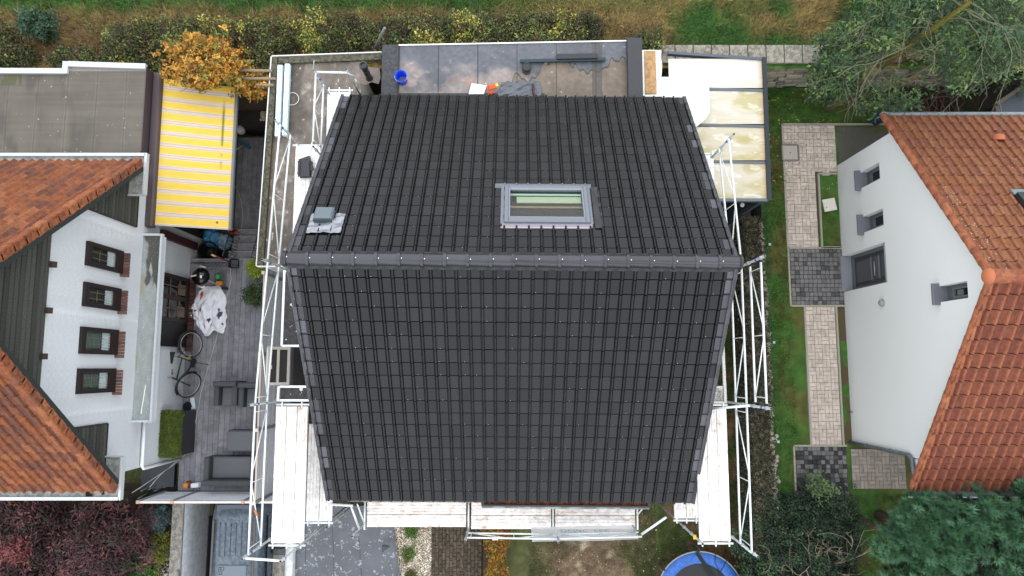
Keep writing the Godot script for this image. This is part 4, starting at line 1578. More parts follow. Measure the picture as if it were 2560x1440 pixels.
	# ---- east side
	t = thing("scaffold", "white steel scaffold along the right gable with two tiers of lattice rails", "scaffold")
	y = 4.4
	var pe := [P(1835, 335, 6.0), P(1912, 640, 7.0), P(1928, 1022, 7.0), P(1895, 1392, 6.0)]
	for i in 4:
		post(t, pe[i], 0.0)
	for i in 3:
		var a: Vector3 = pe[i] + Vector3(-0.05, 0, 0.03)
		var b: Vector3 = pe[i + 1] + Vector3(-0.05, 0, -0.03)
		guard(t, a, b, 5.8, 5.12)
		if i == 1:
			guard(t, a + Vector3(0.06, 0, 0.05), b + Vector3(0.06, 0, -0.05), 6.75, 6.15)
	zz = [P(1790, 388, y).z, P(1790, 655, y).z, P(1800, 968, y).z, P(1800, 1006, y).z, P(1800, 1018, y).z, P(1790, 1353, y).z]
	deck(t, 4.08, 4.68, zz[0], zz[1], y, 2, 0, 0)
	deck(t, 4.08, 4.77, zz[4], zz[5], y, 3, 0, 1)
	deck(t, P(1686, 1290, 3.4).x, P(1746, 1290, 3.4).x, P(1710, 1060, 3.4).z, P(1710, 1296, 3.4).z, 3.4, 2, 0, 1)
	transom(t, Vector3(3.9, y - 0.02, zz[0] - 0.04), Vector3(4.75, y - 0.02, zz[0] - 0.04))
	transom(t, Vector3(4.0, y - 0.02, zz[4] - 0.05), Vector3(4.8, y - 0.02, zz[4] - 0.05))
	transom(t, Vector3(4.05, y - 0.02, zz[5] + 0.05), Vector3(4.82, y - 0.02, zz[5] + 0.05))
	transom(t, P(1684, 1301, 3.38), P(1748, 1301, 3.38))
	st = S()
	box(st, Vector3(4.4, y, (zz[2] + zz[3]) / 2), Vector3(0.6, 0.03, zz[3] - zz[2] - 0.04))
	obj("plywood_panel", st, NM([[0.2, "#4a4644"], [0.42, "#a09a95"], [0.6, "#cfcbc6"]], 0.5, 0.8, 0.0, 0.3), t)
	st = S()
	bar(st, Vector3(4.72, y, P(1800, 700, y).z), Vector3(4.75, y, zz[3] + 0.02), 0.06, 0.06)
	for z in [zz[2], zz[3]]:
		bar(st, Vector3(4.0, y, z), Vector3(4.7, y, z), 0.05, 0.058)
	obj("deck_frame", st, NM(["#8d8985", "#d2d0cc", "#e6e4e1"], 0.4, 0.6), t)
	var mid := P(1777, 1022, 5.2)
	rail("ledger", t, mid, pe[2] + Vector3(-0.03, -1.1, 0), 0.026)
	post(t, mid + Vector3(0, 0.04, 0), 3.9, false)
	ip = P(1757, 1360, 5.0)
	post(t, ip, 0.0, false)
	rail("end_rail", t, Vector3(4.8, 4.5, pe[3].z + 0.01), pe[3] + Vector3(-0.02, -0.3, 0), 0.02)
	st = S()
	bevel_box(st, ip + Vector3(-0.1, -0.25, -0.08), Vector3(0.06, 0.06, 0.09), 0.02)
	obj("yellow_coupler", st, M("#c9a21c", 0.6), t)
	rail("brace", t, P(1604, 1336, 3.0), P(1665, 1293, 3.4), 0.03)
	# ---- south front
	t = thing("scaffold", "low scaffold walkway of three stained deck bays along the front eave", "scaffold")
	y = 2.0
	var zb := P(1300, 1318, y).z
	for e in [[917, 1165, 0], [1178, 1378, 1], [1388, 1588, 1]]:
		deck(t, P(e[0], 1310, y).x, P(e[1], 1310, y).x, zb - 0.62, zb + (0.0 if e[0] == 917 else 0.05), y + R(-0.005, 0.005), 2, 1, 2)
	for u in [911, 1171, 1383, 1594]:
		var p := P(u, 1318, y)
		rail("transom", t, p + Vector3(0, 0, -0.66), p + Vector3(0, 0, 0.06))
	var ps := [P(1163, 1353, 3.25), P(1397, 1357, 3.25), P(1592, 1328, 2.6)]
	for p in ps:
		post(t, p, 0.0, p == ps[1])
	post(t, P(880, 1341, 3.2), 0.0, false)
	var g2 := P(1605, 1342, 3.1)
	guard(t, Vector3(ps[0].x + 0.03, 0, ps[0].z - 0.04), Vector3(ps[1].x - 0.03, 0, ps[1].z - 0.05), 3.08, 2.62, 2)
	guard(t, Vector3(ps[1].x + 0.03, 0, ps[1].z - 0.05), Vector3(g2.x, 0, g2.z), 3.08, 2.62, 2)
	rail("brace", t, P(876, 1262, 3.1), P(898, 1322, 2.6), 0.026)
	rail("brace", t, P(893, 1260, 2.6), P(912, 1312, 2.1), 0.018)
	rail("ledger", t, P(826, 1261, 3.4), P(882, 1264, 3.4), 0.03)
	rail("brace", t, P(1592, 1290, 2.1), P(1606, 1272, 2.5), 0.016)
	# advertising sheet tied to the front rail, its print showing through from behind
	var b0 := P(1330, 1347, 3.05)
	var b1 := P(1596, 1341, 3.05)
	var sheet := StandardMaterial3D.new()
	sheet.albedo_color = Color(0.93, 0.95, 0.97, 0.8)
	sheet.roughness = 0.5
	sheet.transparency = BaseMaterial3D.TRANSPARENCY_ALPHA
	var ban := thing("banner", "translucent white advertising sheet tied to the front scaffold rail", "banner")
	st = S(true)
	var f := func(s: float, v: float) -> Vector3: return b0.lerp(b1, s) + Vector3(0, -0.98 * v, 0.05 + 0.04 * fbm(s * 60, v * 40, 81) - 0.12 * v)
	grid(st, 30, 8, f)
	obj("sheet", st, sheet, ban)
	var tx := TextMesh.new()
	tx.text = "DEMC  FLC"
	var fnt := SystemFont.new()
	fnt.font_names = PackedStringArray(["Droid Sans"])
	tx.font = fnt
	tx.font_size = 32
	tx.pixel_size = 0.008
	tx.depth = 0.003
	var o := inst("print", tx, M("#9fb0bb", 0.7), ban)
	o.position = b0.lerp(b1, 0.52) + Vector3(0, -0.52, -0.04)
	o.rotation.x = 0.1
	# small white tag on the front rail
	st = S()
	box(st, P(1238, 1347, 2.95), Vector3(0.13, 0.16, 0.006), Basis(Vector3.RIGHT, -0.6))
	obj("tag", st, M("#e6e2da", 0.7), t)

# ================= the neighbour on the left =================
const WX := -8.82    # plane of the white gable
func north_edge(y: float) -> float:
	return -1.114 - (9.8 - y) * 0.697
func south_edge(y: float) -> float:
	return -1.114 + (9.8 - y) * 0.752
func gable_wall(st: SurfaceTool, x: float, zs: Array, top: Callable, y0: float, holes: Array, face: float) -> void:   # holes: [z0, z1, y0, y1]
	var cuts := zs.duplicate()
	for h in holes:
		cuts.append(h[0])
		cuts.append(h[1])
	cuts.sort()
	for i in cuts.size() - 1:
		var za: float = cuts[i]
		var zb: float = cuts[i + 1]
		if zb - za < 0.001:
			continue
		var spans := [[y0, y0, top.call(za), top.call(zb)]]
		for h in holes:
			if h[0] <= za + 0.0005 and h[1] >= zb - 0.0005:
				var last: Array = spans.pop_back()
				spans.append([last[0], last[1], h[2], h[2]])
				spans.append([h[3], h[3], last[2], last[3]])
		for s in spans:
			var q := [Vector3(x, s[0], za), Vector3(x, s[1], zb), Vector3(x, s[3], zb), Vector3(x, s[2], za)]
			if face > 0:
				quad(st, q[1], q[0], q[3], q[2])
			else:
				quad(st, q[0], q[1], q[2], q[3])

func left_house() -> void:
	rng.seed = 101
	var t := thing("house", "white painted brick house with steep orange tiled roof and dark timber clad gable", "house")
	var paint := NM(["#dfe4e9", "#e4e9ed", "#e8edf1"], 0.5, 0.75, 1.6, 0.0, 1.7, 0.035, 0.0, Vector3(1, 2.6, 0.25))
	# walls
	var st := S()
	var top := func(z: float) -> float: return minf(9.8 - maxf((-1.114 - z) / 0.697, (z + 1.114) / 0.752), 9.7) - 0.12
	gable_wall(st, WX, [-4.7, -3.3, -1.114, 1.2, 2.34], top, 0.35, [], 1.0)
	quad(st, Vector3(-14, 0.2, 2.34), Vector3(WX, 0.2, 2.34), Vector3(WX, 4.9, 2.34), Vector3(-14, 4.9, 2.34))
	quad(st, Vector3(WX, 0.2, -4.7), Vector3(-14, 0.2, -4.7), Vector3(-14, 4.6, -4.7), Vector3(WX, 4.6, -4.7))
	obj("wall", st, paint, t)
	# dark timber cladding: boards running along the gable
	var wood := tones(["#4c4d47", "#5c5d56", "#6a6b63"], [0.3, 0.38, 0.46, 0.54], 0.7, 0.9, 0.6)
	var cl := Node3D.new()
	cl.name = "cladding"
	t.add_child(cl)
	var y := 6.98
	while y < 9.2:
		var yb := y + 0.128
		var za := north_edge(yb) + 0.1
		var zb := south_edge(yb) - 0.1
		if zb - za > 0.1:
			st = S()
			box(st, Vector3(0, 0, 0), Vector3(0.024, 0.118, zb - za), Basis(Vector3.BACK, -0.14))
			var o := obj("board", st, pick(wood), cl)
			o.position = Vector3(WX + 0.025, y + 0.064, (za + zb) / 2)
		y += 0.128
	for e in [[4.08, 6.05, 0], [4.72, 6.2, 1]]:
		y = e[0]
		while y < e[1]:
			var za := north_edge(y + 0.12) + 0.08 if e[2] == 0 else 1.21
			var zb := -3.3 if e[2] == 0 else south_edge(y + 0.12) - 0.08
			if zb - za > 0.05:
				st = S()
				box(st, Vector3.ZERO, Vector3(0.024, 0.118, zb - za), Basis(Vector3.BACK, -0.14))
				var o := obj("board", st, pick(wood), cl)
				o.position = Vector3(WX + 0.025, y + 0.064, (za + zb) / 2)
			y += 0.128
		st = S()
		var zz: float = -3.29 if e[2] == 0 else 1.2
		bar(st, Vector3(WX + 0.025, e[0], zz), Vector3(WX + 0.025, e[1] + 0.05, zz), 0.03, 0.04)
		bar(st, Vector3(WX + 0.02, e[0] - 0.02, north_edge(e[0]) if e[2] == 0 else 1.2), Vector3(WX + 0.02, e[0] - 0.02, -3.28 if e[2] == 0 else south_edge(e[0])), 0.04, 0.03)
		obj("edge_batten", st, M("#2b2220", 0.85), cl)
	# beam ends under the cladding
	for e in [[121, 661], [110, 776], [97, 891]]:
		st = S()
		bevel_box(st, PX(e[0], e[1], WX) + Vector3(0.06, 0, 0), Vector3(0.14, 0.12, 0.11), 0.015)
		obj("beam_end", st, M("#33251f", 0.85), t)
	st = S()
	lathe(st, PX(95, 995, WX) + Vector3(0.1, 0, 0), [[0.0, 0.06], [0.05, 0.04], [0.06, -0.06], [0.0, -0.07]], 12)
	obj("wall_lamp", st, M("#121212", 0.4), t)
	# four windows with brick sills
	for e in [[208, 600, 662, 0], [198, 702, 764, 1], [187, 815, 884, 2], [177, 921, 986, 3]]:
		left_window(t, PX(e[0], e[1], WX).z, PX(e[0], e[2], WX).z, e[3])
	# roof
	var sn_ := slope(Vector3(0, 9.8, -1.114), Vector3(0, 4.68, -4.68))
	var ss := slope(Vector3(0, 9.8, -1.114), Vector3(0, 4.88, 2.585))
	st = S()
	for sl in [sn_, ss]:
		box(st, Vector3(-11.3, sl.at(0, sl.length / 2, -0.1).y, sl.at(0, sl.length / 2, -0.1).z), Vector3(5.6, 0.1, sl.length), sl.base.basis)
	var roof := obj("roof", st, M("#2c2019", 0.9), t)
	var cols := [L("#b0683f"), L("#b86e46"), L("#a56244"), L("#c0764e"), L("#9c6048"), L("#8f5844"), L("#b4683c")]
	var pan := [[-0.108, -0.006], [-0.09, -0.016], [-0.055, -0.024], [-0.015, -0.02], [0.02, -0.004], [0.045, 0.022], [0.07, 0.038], [0.094, 0.026], [0.108, -0.002]]
	var pm := tile_mesh(pan, 0.36, 0.02, 0.0, 0.06)
	var grain := NM(["#8a8480", "#c4c0bc", "#ffffff"], 0.22, 0.9, 0.5, 0.25, 0.9)
	for sl in [sn_, ss]:
		var k := 0 if sl == sn_ else 1
		var cut := func(x: float, s: float, _r: int, _c: int) -> bool: return seen_at(sl.at(x * signf(sl.base.basis.x.x), s)).x < -60.0
		tile_field(roof, sl, -12.6, 20, 0.205, 19, pm, cols if k == 0 else cols.map(func(c): return c * 1.06), 0.9, func(_r, _c): return true, cut, 110 + k, 0.05, grain)
		for r in 19:   # angular verge tiles
			st = S()
			var g: float = sl.length / 19
			bevel_box(st, Vector3(0, 0.02, g / 2), Vector3(0.15, 0.05, g + 0.03), 0.02)
			box(st, Vector3(0.06 * signf(sl.base.basis.x.x), -0.06, g / 2), Vector3(0.022, 0.16, g + 0.03))
			var p: Vector3 = sl.at(-8.5 * signf(sl.base.basis.x.x), r * g, 0.01)
			if seen_at(p).x < -60.0:
				continue
			var m: StandardMaterial3D = grain.duplicate()
			m.albedo_color = pick([Color("#c07044"), Color("#cb7c4c"), Color("#a86444"), Color("#b8683e")])
			var o := obj("verge_tile", st, m, roof)
			o.transform = Transform3D(sl.base.basis * Basis(Vector3.RIGHT, -0.06 + R(-0.01, 0.01)), p)
		st = S()
		bar(st, sl.at(-8.46 * signf(sl.base.basis.x.x), 0, -0.17), sl.at(-8.46 * signf(sl.base.basis.x.x), sl.length, -0.17), 0.04, 0.12, sl.base.basis.y)
		obj("bargeboard", st, M("#1d2423", 0.8), roof)
	# box gutters of light metal round both eaves
	var zn := NM(["#b4babd", "#bcc2c5", "#c4cacd"], 0.7, 0.5, 0.0, 0.0, 1.3, 0.03, 0.2)
	for e in [[-4.68, -1.0, 4.5, -3.93], [2.585, 1.0, 4.7, 1.9]]:
		var z: float = e[0]
		var d: float = e[1]
		var gy: float = e[2]
		st = S()
		box(st, Vector3(-11.2, gy - 0.02, z + d * 0.06), Vector3(5.6, 0.02, 0.26))
		box(st, Vector3(-8.63, gy - 0.01, (z + e[3]) / 2), Vector3(0.42, 0.02, absf(z - e[3])))
		obj("gutter_floor", st, NM(["#989b98", "#a9aca8", "#b6b8b3"], 0.6, 0.6, 0.0, 0.2, 1.1, 0.03, 0.1), t)
		st = S()
		box(st, Vector3(-11.2, gy + 0.03, z + d * 0.19), Vector3(5.58, 0.12, 0.07))
		box(st, Vector3(-8.4, gy + 0.03, (z + d * 0.225 + e[3]) / 2), Vector3(0.05, 0.12, absf(z + d * 0.225 - e[3])))
		box(st, Vector3(-8.62, gy + 0.015, e[3]), Vector3(0.4, 0.06, 0.03))
		obj("gutter", st, zn, t)
	st = S()
	lathe(st, Vector3(-9.1, 4.7, 2.69), [[0.07, 0.0], [0.075, 0.012], [0.0, 0.016]], 14)
	obj("gutter_outlet", st, M("#1f1a16", 0.9), t)
	left_canopy(t)
	left_doors(t)
	left_flat_roof()
	awning()

func left_window(t: Node3D, za: float, zb: float, k: int) -> void:
	var w := Node3D.new()
	w.name = "window" if k == 0 else "window_%03d" % k
	t.add_child(w)
	var y0 := 4.58
	var y1 := 5.88
	w.position = Vector3(WX, 0, (za + zb) / 2)
	var hw := (zb - za) / 2
	var brown := M("#1b1110", 0.5)
	var st := S()
	for e in [[Vector3(0.03, y1 - 0.04, 0), Vector3(0.08, 0.08, 2 * hw)], [Vector3(0.03, y0 + 0.09, 0), Vector3(0.08, 0.18, 2 * hw)], [Vector3(0.03, (y0 + y1) / 2, -hw + 0.03), Vector3(0.079, y1 - y0 - 0.1, 0.06)], [Vector3(0.03, (y0 + y1) / 2, hw - 0.03), Vector3(0.079, y1 - y0 - 0.1, 0.06)]]:
		box(st, e[0], e[1])
	obj("frame", st, brown, w)
	st = S()
	for e in [[Vector3(0.045, y1 - 0.105, 0), Vector3(0.05, 0.05, 2 * hw - 0.12)], [Vector3(0.045, y0 + 0.21, 0), Vector3(0.05, 0.05, 2 * hw - 0.12)], [Vector3(0.045, (y0 + y1) / 2 + 0.04, -hw + 0.075), Vector3(0.049, y1 - y0 - 0.35, 0.03)], [Vector3(0.045, (y0 + y1) / 2 + 0.04, hw - 0.075), Vector3(0.049, y1 - y0 - 0.35, 0.03)]]:
		box(st, e[0], e[1])
	obj("sash", st, M("#1d1213", 0.45), w)
	var gy := (y0 + y1) / 2 + 0.06
	st = S()
	box(st, Vector3(0.04, gy, 0), Vector3(0.008, y1 - y0 - 0.32, 2 * hw - 0.16))
	obj("pane", st, glass("#1c201e", 0.05), w)
	st = S()
	box(st, Vector3(0.006, gy, 0), Vector3(0.006, y1 - y0 - 0.28, 2 * hw - 0.13))
	obj("dark_room", st, M("#10120e", 0.9) if k < 2 else M("#36423a", 0.9), w)
	st = S()   # net curtain behind the lower half, gathered in folds
	var f := func(s: float, v: float) -> Vector3: return Vector3(0.02 + 0.006 * sin(s * 40.0), y0 + 0.27 + v * 0.27, lerpf(-hw + 0.09, hw - 0.09, s))
	grid(st, 30, 1, f)
	obj("curtain", st, M("#aebdbf", 0.9), w)
	st = S()
	box(st, Vector3(0.012, y0 + 0.27, 0), Vector3(0.02, 0.06, 2 * hw - 0.22))
	obj("inner_sill", st, M("#8c7c6e", 0.8), w)
	if k >= 2:
		st = S()
		for i in 13:
			box(st, Vector3(0.018, gy - 0.1 + i * 0.045, 0), Vector3(0.004, 0.008, 2 * hw - 0.26))
		obj("blind_slats", st, M("#77857c", 0.7), w)
	st = S()
	for z in [-0.06, 0.07]:
		box(st, Vector3(0.05, gy + 0.12, z), Vector3(0.006, 0.62, 0.008))
	box(st, Vector3(0.05, gy + 0.16, 0), Vector3(0.0065, 0.008, 2 * hw - 0.26))
	obj("glazing_bar", st, M("#6f6548" if k < 2 else "#57604f", 0.5), w)
	var red := tones(["#6a483e", "#7c574b", "#8a665a"], [0.5, 0.7, 0.85], 0.2, 0.9, 0.6)
	for i in 8:   # bricks on edge
		st = S()
		bevel_box(st, Vector3.ZERO, Vector3(0.2, 0.1, (2 * hw + 0.04) / 8 - 0.008), 0.006)
		var o := obj("sill_brick", st, pick(red), w)
		o.position = Vector3(0.06, y0 - 0.06, -hw - 0.0 + (i + 0.5) * (2 * hw + 0.04) / 8 + 0.03)
		o.rotation.z = -0.18

func left_canopy(t: Node3D) -> void:
	var y := 3.7
	var z0 := -3.14
	var z1 := 1.2
	var c := Node3D.new()
	c.name = "canopy"
	t.add_child(c)
	var st := S()
	var stain := func(u: float, v: float) -> Color:
		var n := fbm(u * 120, v * 500, 121)
		var col := Color("#8a908f").lerp(Color("#9ba1a1"), n)
		var wet := smoothstep(0.0, 0.03, 0.27 - v + (fbm(u * 40, v * 200, 122) - 0.5) * 0.3) * smoothstep(0.15, 0.3, u + (fbm(2.0, v * 260, 126) - 0.5) * 0.6)
		col = col.lerp(Color("#4b4a46"), wet)
		if fbm(u * 500, v * 3000, 123) > 0.88:
			col = col.lerp(Color("#dcdcd4"), 0.8)
		if fbm(u * 500, v * 3000, 124) > 0.9:
			col = col.lerp(Color("#55504a"), 0.8)
		return col.lerp(Color("#8f8464"), 0.5 * smoothstep(0.55, 0.8, fbm(u * 60, v * 160, 125)) * smoothstep(0.5, 0.1, u))
	var f := func(s: float, v: float) -> Vector3: return Vector3(lerpf(WX, WX + 0.4, s), y + 0.002 - s * 0.02, lerpf(z0, z1, v))
	grid(st, 1, 1, f)
	obj("roof_sheet", st, painted(64, 512, stain, 0.5), c)
	st = S()
	box(st, Vector3(WX + 0.22, y - 0.14, (z0 + z1) / 2), Vector3(0.44, 0.18, z1 - z0))
	obj("box", st, M("#c9cdd0", 0.6), c)
	st = S()
	box(st, Vector3(WX + 0.44, y - 0.03, (z0 + z1) / 2), Vector3(0.05, 0.1, z1 - z0 + 0.1))
	box(st, Vector3(WX + 0.2, y - 0.03, z0 - 0.025), Vector3(0.41, 0.16, 0.05))
	box(st, Vector3(WX + 0.2, y - 0.03, z1 + 0.025), Vector3(0.41, 0.159, 0.05))
	obj("rim", st, NM(["#b9c1c5", "#c2cace", "#cad1d5"], 0.8, 0.5, 0.0, 0.0, 1.7, 0.03, 0.1), c)
	st = S(true)
	tube(st, [Vector3(WX + 0.06, 3.25, z1 + 0.02), Vector3(WX + 0.06, 3.25, 2.3), Vector3(WX + 0.03, 3.1, 2.38), Vector3(WX + 0.03, 0.4, 2.39)], 0.04, 10)
	obj("downpipe", st, M("#dfe3e6", 0.5), t)
	st = S(true)
	tube(st, [PX(382, 812, -8.52), PX(382, 812, -8.52) + Vector3(0.02, 0, 0.4), Vector3(-8.6, 3.73, P(358, 1034, 3.73).z)], 0.014, 8)
	tag(obj("pole", st, M("#dfe2dc", 0.5), self), "long white pole lying in the gutter of the left house's canopy", "pole")

func left_doors(t: Node3D) -> void:
	var d := Node3D.new()
	d.name = "terrace_door"
	t.add_child(d)
	var z0 := PX(412, 682, WX).z
	var z1 := PX(398, 868, WX).z
	var y0 := PATIO + 0.02
	var y1 := 3.35
	var st := S()
	var zm := lerpf(z0, z1, 0.62)
	for z in [z0 + 0.05, lerpf(z0, zm, 0.5), zm]:
		box(st, Vector3(WX + 0.02, (y0 + y1) / 2, z), Vector3(0.09, y1 - y0, 0.1))
	box(st, Vector3(WX + 0.02, y0 + 0.09, (z0 + zm) / 2), Vector3(0.088, 0.18, zm - z0))
	box(st, Vector3(WX + 0.02, y1 - 0.05, (z0 + z1) / 2), Vector3(0.088, 0.1, z1 - z0))
	obj("frame", st, M("#241818", 0.55), d)
	st = S()
	box(st, Vector3(WX + 0.012, (y0 + y1) / 2, (z0 + zm) / 2), Vector3(0.01, y1 - y0, zm - z0))
	obj("pane", st, M("#0c0d0e", 0.08), d)
	st = S()
	for k in 3:
		box(st, Vector3(WX + 0.035, y0 + 0.55 + k * 0.5, (z0 + zm) / 2), Vector3(0.02, 0.025, zm - z0 - 0.1))
	for e in [0.25, 0.75]:
		box(st, Vector3(WX + 0.036, (y0 + y1) / 2, lerpf(z0, zm, e)), Vector3(0.02, y1 - y0 - 0.2, 0.025))
	obj("glazing_bar", st, M("#5a4a40", 0.6), d)
	st = S()
	for k in 2:
		box(st, Vector3(WX + 0.022, y0 + 0.4, lerpf(z0, zm, 0.25 + 0.5 * k) + 0.05), Vector3(0.01, 0.4, 0.28))
	obj("curtain", st, M("#6d6250", 0.9), d)
	st = S()
	box(st, Vector3(WX + 0.03, (y0 + y1) / 2, (zm + z1) / 2 + 0.02), Vector3(0.05, y1 - y0 - 0.06, z1 - zm - 0.1))
	obj("black_shutter", st, M("#09090a", 0.5), d)
	# row of dark bricks at the foot of the door
	var red := tones(["#6e4034", "#8a5547", "#9c6a5c"], [0.18, 0.3, 0.42], 0.2, 0.9, 0.6)
	for i in 17:
		st = S()
		bevel_box(st, Vector3.ZERO, Vector3(0.18, 0.07, 0.105), 0.006)
		var o := obj("threshold_brick", st, pick(red), t)
		o.position = Vector3(WX + 0.11, PATIO + 0.035, z0 + 0.06 + i * 0.115)
	# lower door and brown shutter under the awning
	st = S()
	box(st, Vector3(WX + 0.02, 1.6, -4.1), Vector3(0.06, 2.2, 0.9))
	obj("cellar_door", st, M("#1d1312", 0.6), t)
	st = S()
	box(st, Vector3(WX + 0.05, 2.0, -3.35), Vector3(0.1, 1.9, 0.2))
	obj("brown_post", st, M("#3b1719", 0.6), t)

func left_flat_roof() -> void:
	var y := 3.95
	var t := thing("flat_roof", "weathered grey flat roof with pale stained felt behind the orange tiled roof", "flat roof")
	var a := P(0, 178, y)
	var b := P(166, 180, y)
	var c := P(172, 162, y)
	var d := P(396, 168, y)
	var zs := -4.9
	var st := S()
	var wst := Vector3(-15, 0, a.z)
	prism(st, [wst, b, Vector3(b.x, 0, c.z), Vector3(-8.87, 0, d.z), Vector3(-8.87, 0, zs), Vector3(-15, 0, zs)], 0.4, y - 0.004)
	obj("wall", st, M("#c9c6be", 0.9), t)
	var felt := func(u: float, v: float) -> Color:
		var n := fbm(u * 200, v * 90, 131)
		var m := fbm(u * 380, v * 60, 132)
		var col := Color("#57524a").lerp(Color("#645f56"), n)
		col = col.lerp(Color("#45413b"), smoothstep(0.45, 0.8, fbm(u * 260, v * 60, 133)) * smoothstep(0.95, 0.4, u) * 0.6)
		for s in 5:
			var e := absf(u - (0.12 + s * 0.19) + (m - 0.5) * 0.01)
			if e < 0.004:
				col = col * 0.92
			elif e < 0.014:
				col = col * 1.06
		if fbm(u * 1500, v * 700, 134) > 0.95:
			col = col.lerp(Color("#c8c4ba"), 0.6)
		if u < 0.2 and v < 0.16 and m > 0.55:
			col = col.lerp(Color("#45482a"), 0.7)
		return col * lerpf(0.93, 1.05, fbm(u * 60, v * 700, 135))
	st = S()
	var f := func(s: float, v: float) -> Vector3: return Vector3(lerpf(-12.6, -8.87, s), y, lerpf(a.z, zs, v))
	grid(st, 1, 1, f)
	obj("felt", st, painted(512, 320, felt), t)
	st = S()
	f = func(s: float, v: float) -> Vector3: return Vector3(lerpf(b.x, -8.87, s), y - 0.001, lerpf(c.z, a.z + 0.01, v))
	grid(st, 1, 1, f)
	obj("felt_strip", st, NM(["#74706a", "#85817a", "#8f8b84"], 0.7, 0.9), t)
	st = S()
	box(st, Vector3(-8.862, y - 0.25, (d.z + zs) / 2), Vector3(0.02, 0.52, zs - d.z))
	obj("fascia", st, M("#41363a", 0.55), t)
	st = S()
	upstand(st, Vector3(-15, y - 0.03, a.z), b + Vector3(0.04, -0.03, 0), 0.13, 0.1)
	upstand(st, b + Vector3(0, -0.031, 0.06), Vector3(b.x, y - 0.031, c.z - 0.06), 0.13, 0.1)
	upstand(st, Vector3(b.x + 0.06, y - 0.032, c.z), Vector3(-8.86, y - 0.032, d.z), 0.13, 0.1)
	obj("edge_trim", st, NM(["#aab2b8", "#b4bcc1", "#bdc4c8"], 0.8, 0.5, 0.0, 0.0, 1.7, 0.03, 0.1), t)

func awning() -> void:
	var t := thing("awning", "yellow and white striped awning stretched out from the brown fascia", "awning")
	var zn := -7.15
	var zs := -3.44
	var st := S()
	bevel_box(st, Vector3(-8.75, 3.58, (zn + zs) / 2 - 0.02), Vector3(0.2, 0.2, zs - zn + 0.16), 0.03)
	obj("cassette", st, M("#463a3d", 0.5), t)
	var stripes := func(u: float, v: float) -> Color:
		var p := fposmod(v * 12.75 + 0.42, 1.0)
		var n := fbm(u * 200, v * 900, 141)
		var c := Color("#dab94a")
		if p < 0.40:
			c = Color("#d8d1c8")
			for e in [0.06, 0.12, 0.29, 0.35]:
				if absf(p - e) < 0.022:
					c = Color("#aa9c98")
			if absf(p - 0.205) < 0.03:
				c = Color("#c4a590")
			if absf(p - 0.205) < 0.012:
				c = Color("#c4a58a")
		c = c.lerp(Color("#cfae4e"), 0.1 * n)
		var mould := smoothstep(0.028, 0.0, absf(u - 0.84 + v * 0.01)) * smoothstep(0.08, 0.2, v) * smoothstep(0.75, 0.3, v) * smoothstep(0.3, 0.6, fbm(3.0, v * 300, 142))
		c = c.lerp(Color("#5e5f1c"), mould * 0.8)
		if Vector2((u - 0.82) * 1.0, (v - 0.955) * 2.2).length() < 0.018:
			c = Color("#6a5a2a")
		return c * lerpf(0.97, 1.02, n)
	st = S(true)
	var f := func(s: float, v: float) -> Vector3: return Vector3(lerpf(-8.66, -7.07, s), 3.52 - 0.56 * s - 0.03 * sin(s * PI), lerpf(zn, zs, v))
	grid(st, 10, 1, f)
	obj("fabric", st, painted(128, 1024, stripes, 0.8), t)
	st = S()
	bevel_box(st, Vector3(-7.05, 2.96, (zn + zs) / 2), Vector3(0.07, 0.1, zs - zn + 0.03), 0.02)
	obj("front_bar", st, M("#6b6f72", 0.45, 0.2), t)
	for z in [zn + 0.5, zs - 0.5]:
		st = S()
		bar(st, Vector3(-8.7, 3.42, z), Vector3(-7.9, 3.1, z + 0.35), 0.05, 0.05)
		bar(st, Vector3(-7.9, 3.1, z + 0.35), Vector3(-7.08, 2.92, z), 0.05, 0.05)
		obj("folding_arm", st, M("#4a4644", 0.5), t)

# ================= terrace between the houses =================
func planks(parent: Node, x0: float, x1: float, z0: float, z1: float, y: float, tint: Array) -> void:
	var w := 0.142
	var n := int((x1 - x0) / w)
	w = (x1 - x0) / n
	for i in n:
		var z := z0
		while z < z1 - 0.02:
			var l := minf(R(0.9, 2.3), z1 - z)
			if z1 - z - l < 0.3:
				l = z1 - z
			var st := S()
			bevel_box(st, Vector3.ZERO, Vector3(w - 0.005, 0.024, l - 0.005), 0.003)
			var o := obj("plank", st, pick(tint), parent)
			o.position = Vector3(x0 + (i + 0.5) * w, y + R(-0.001, 0.001), z + l / 2)
			z += l

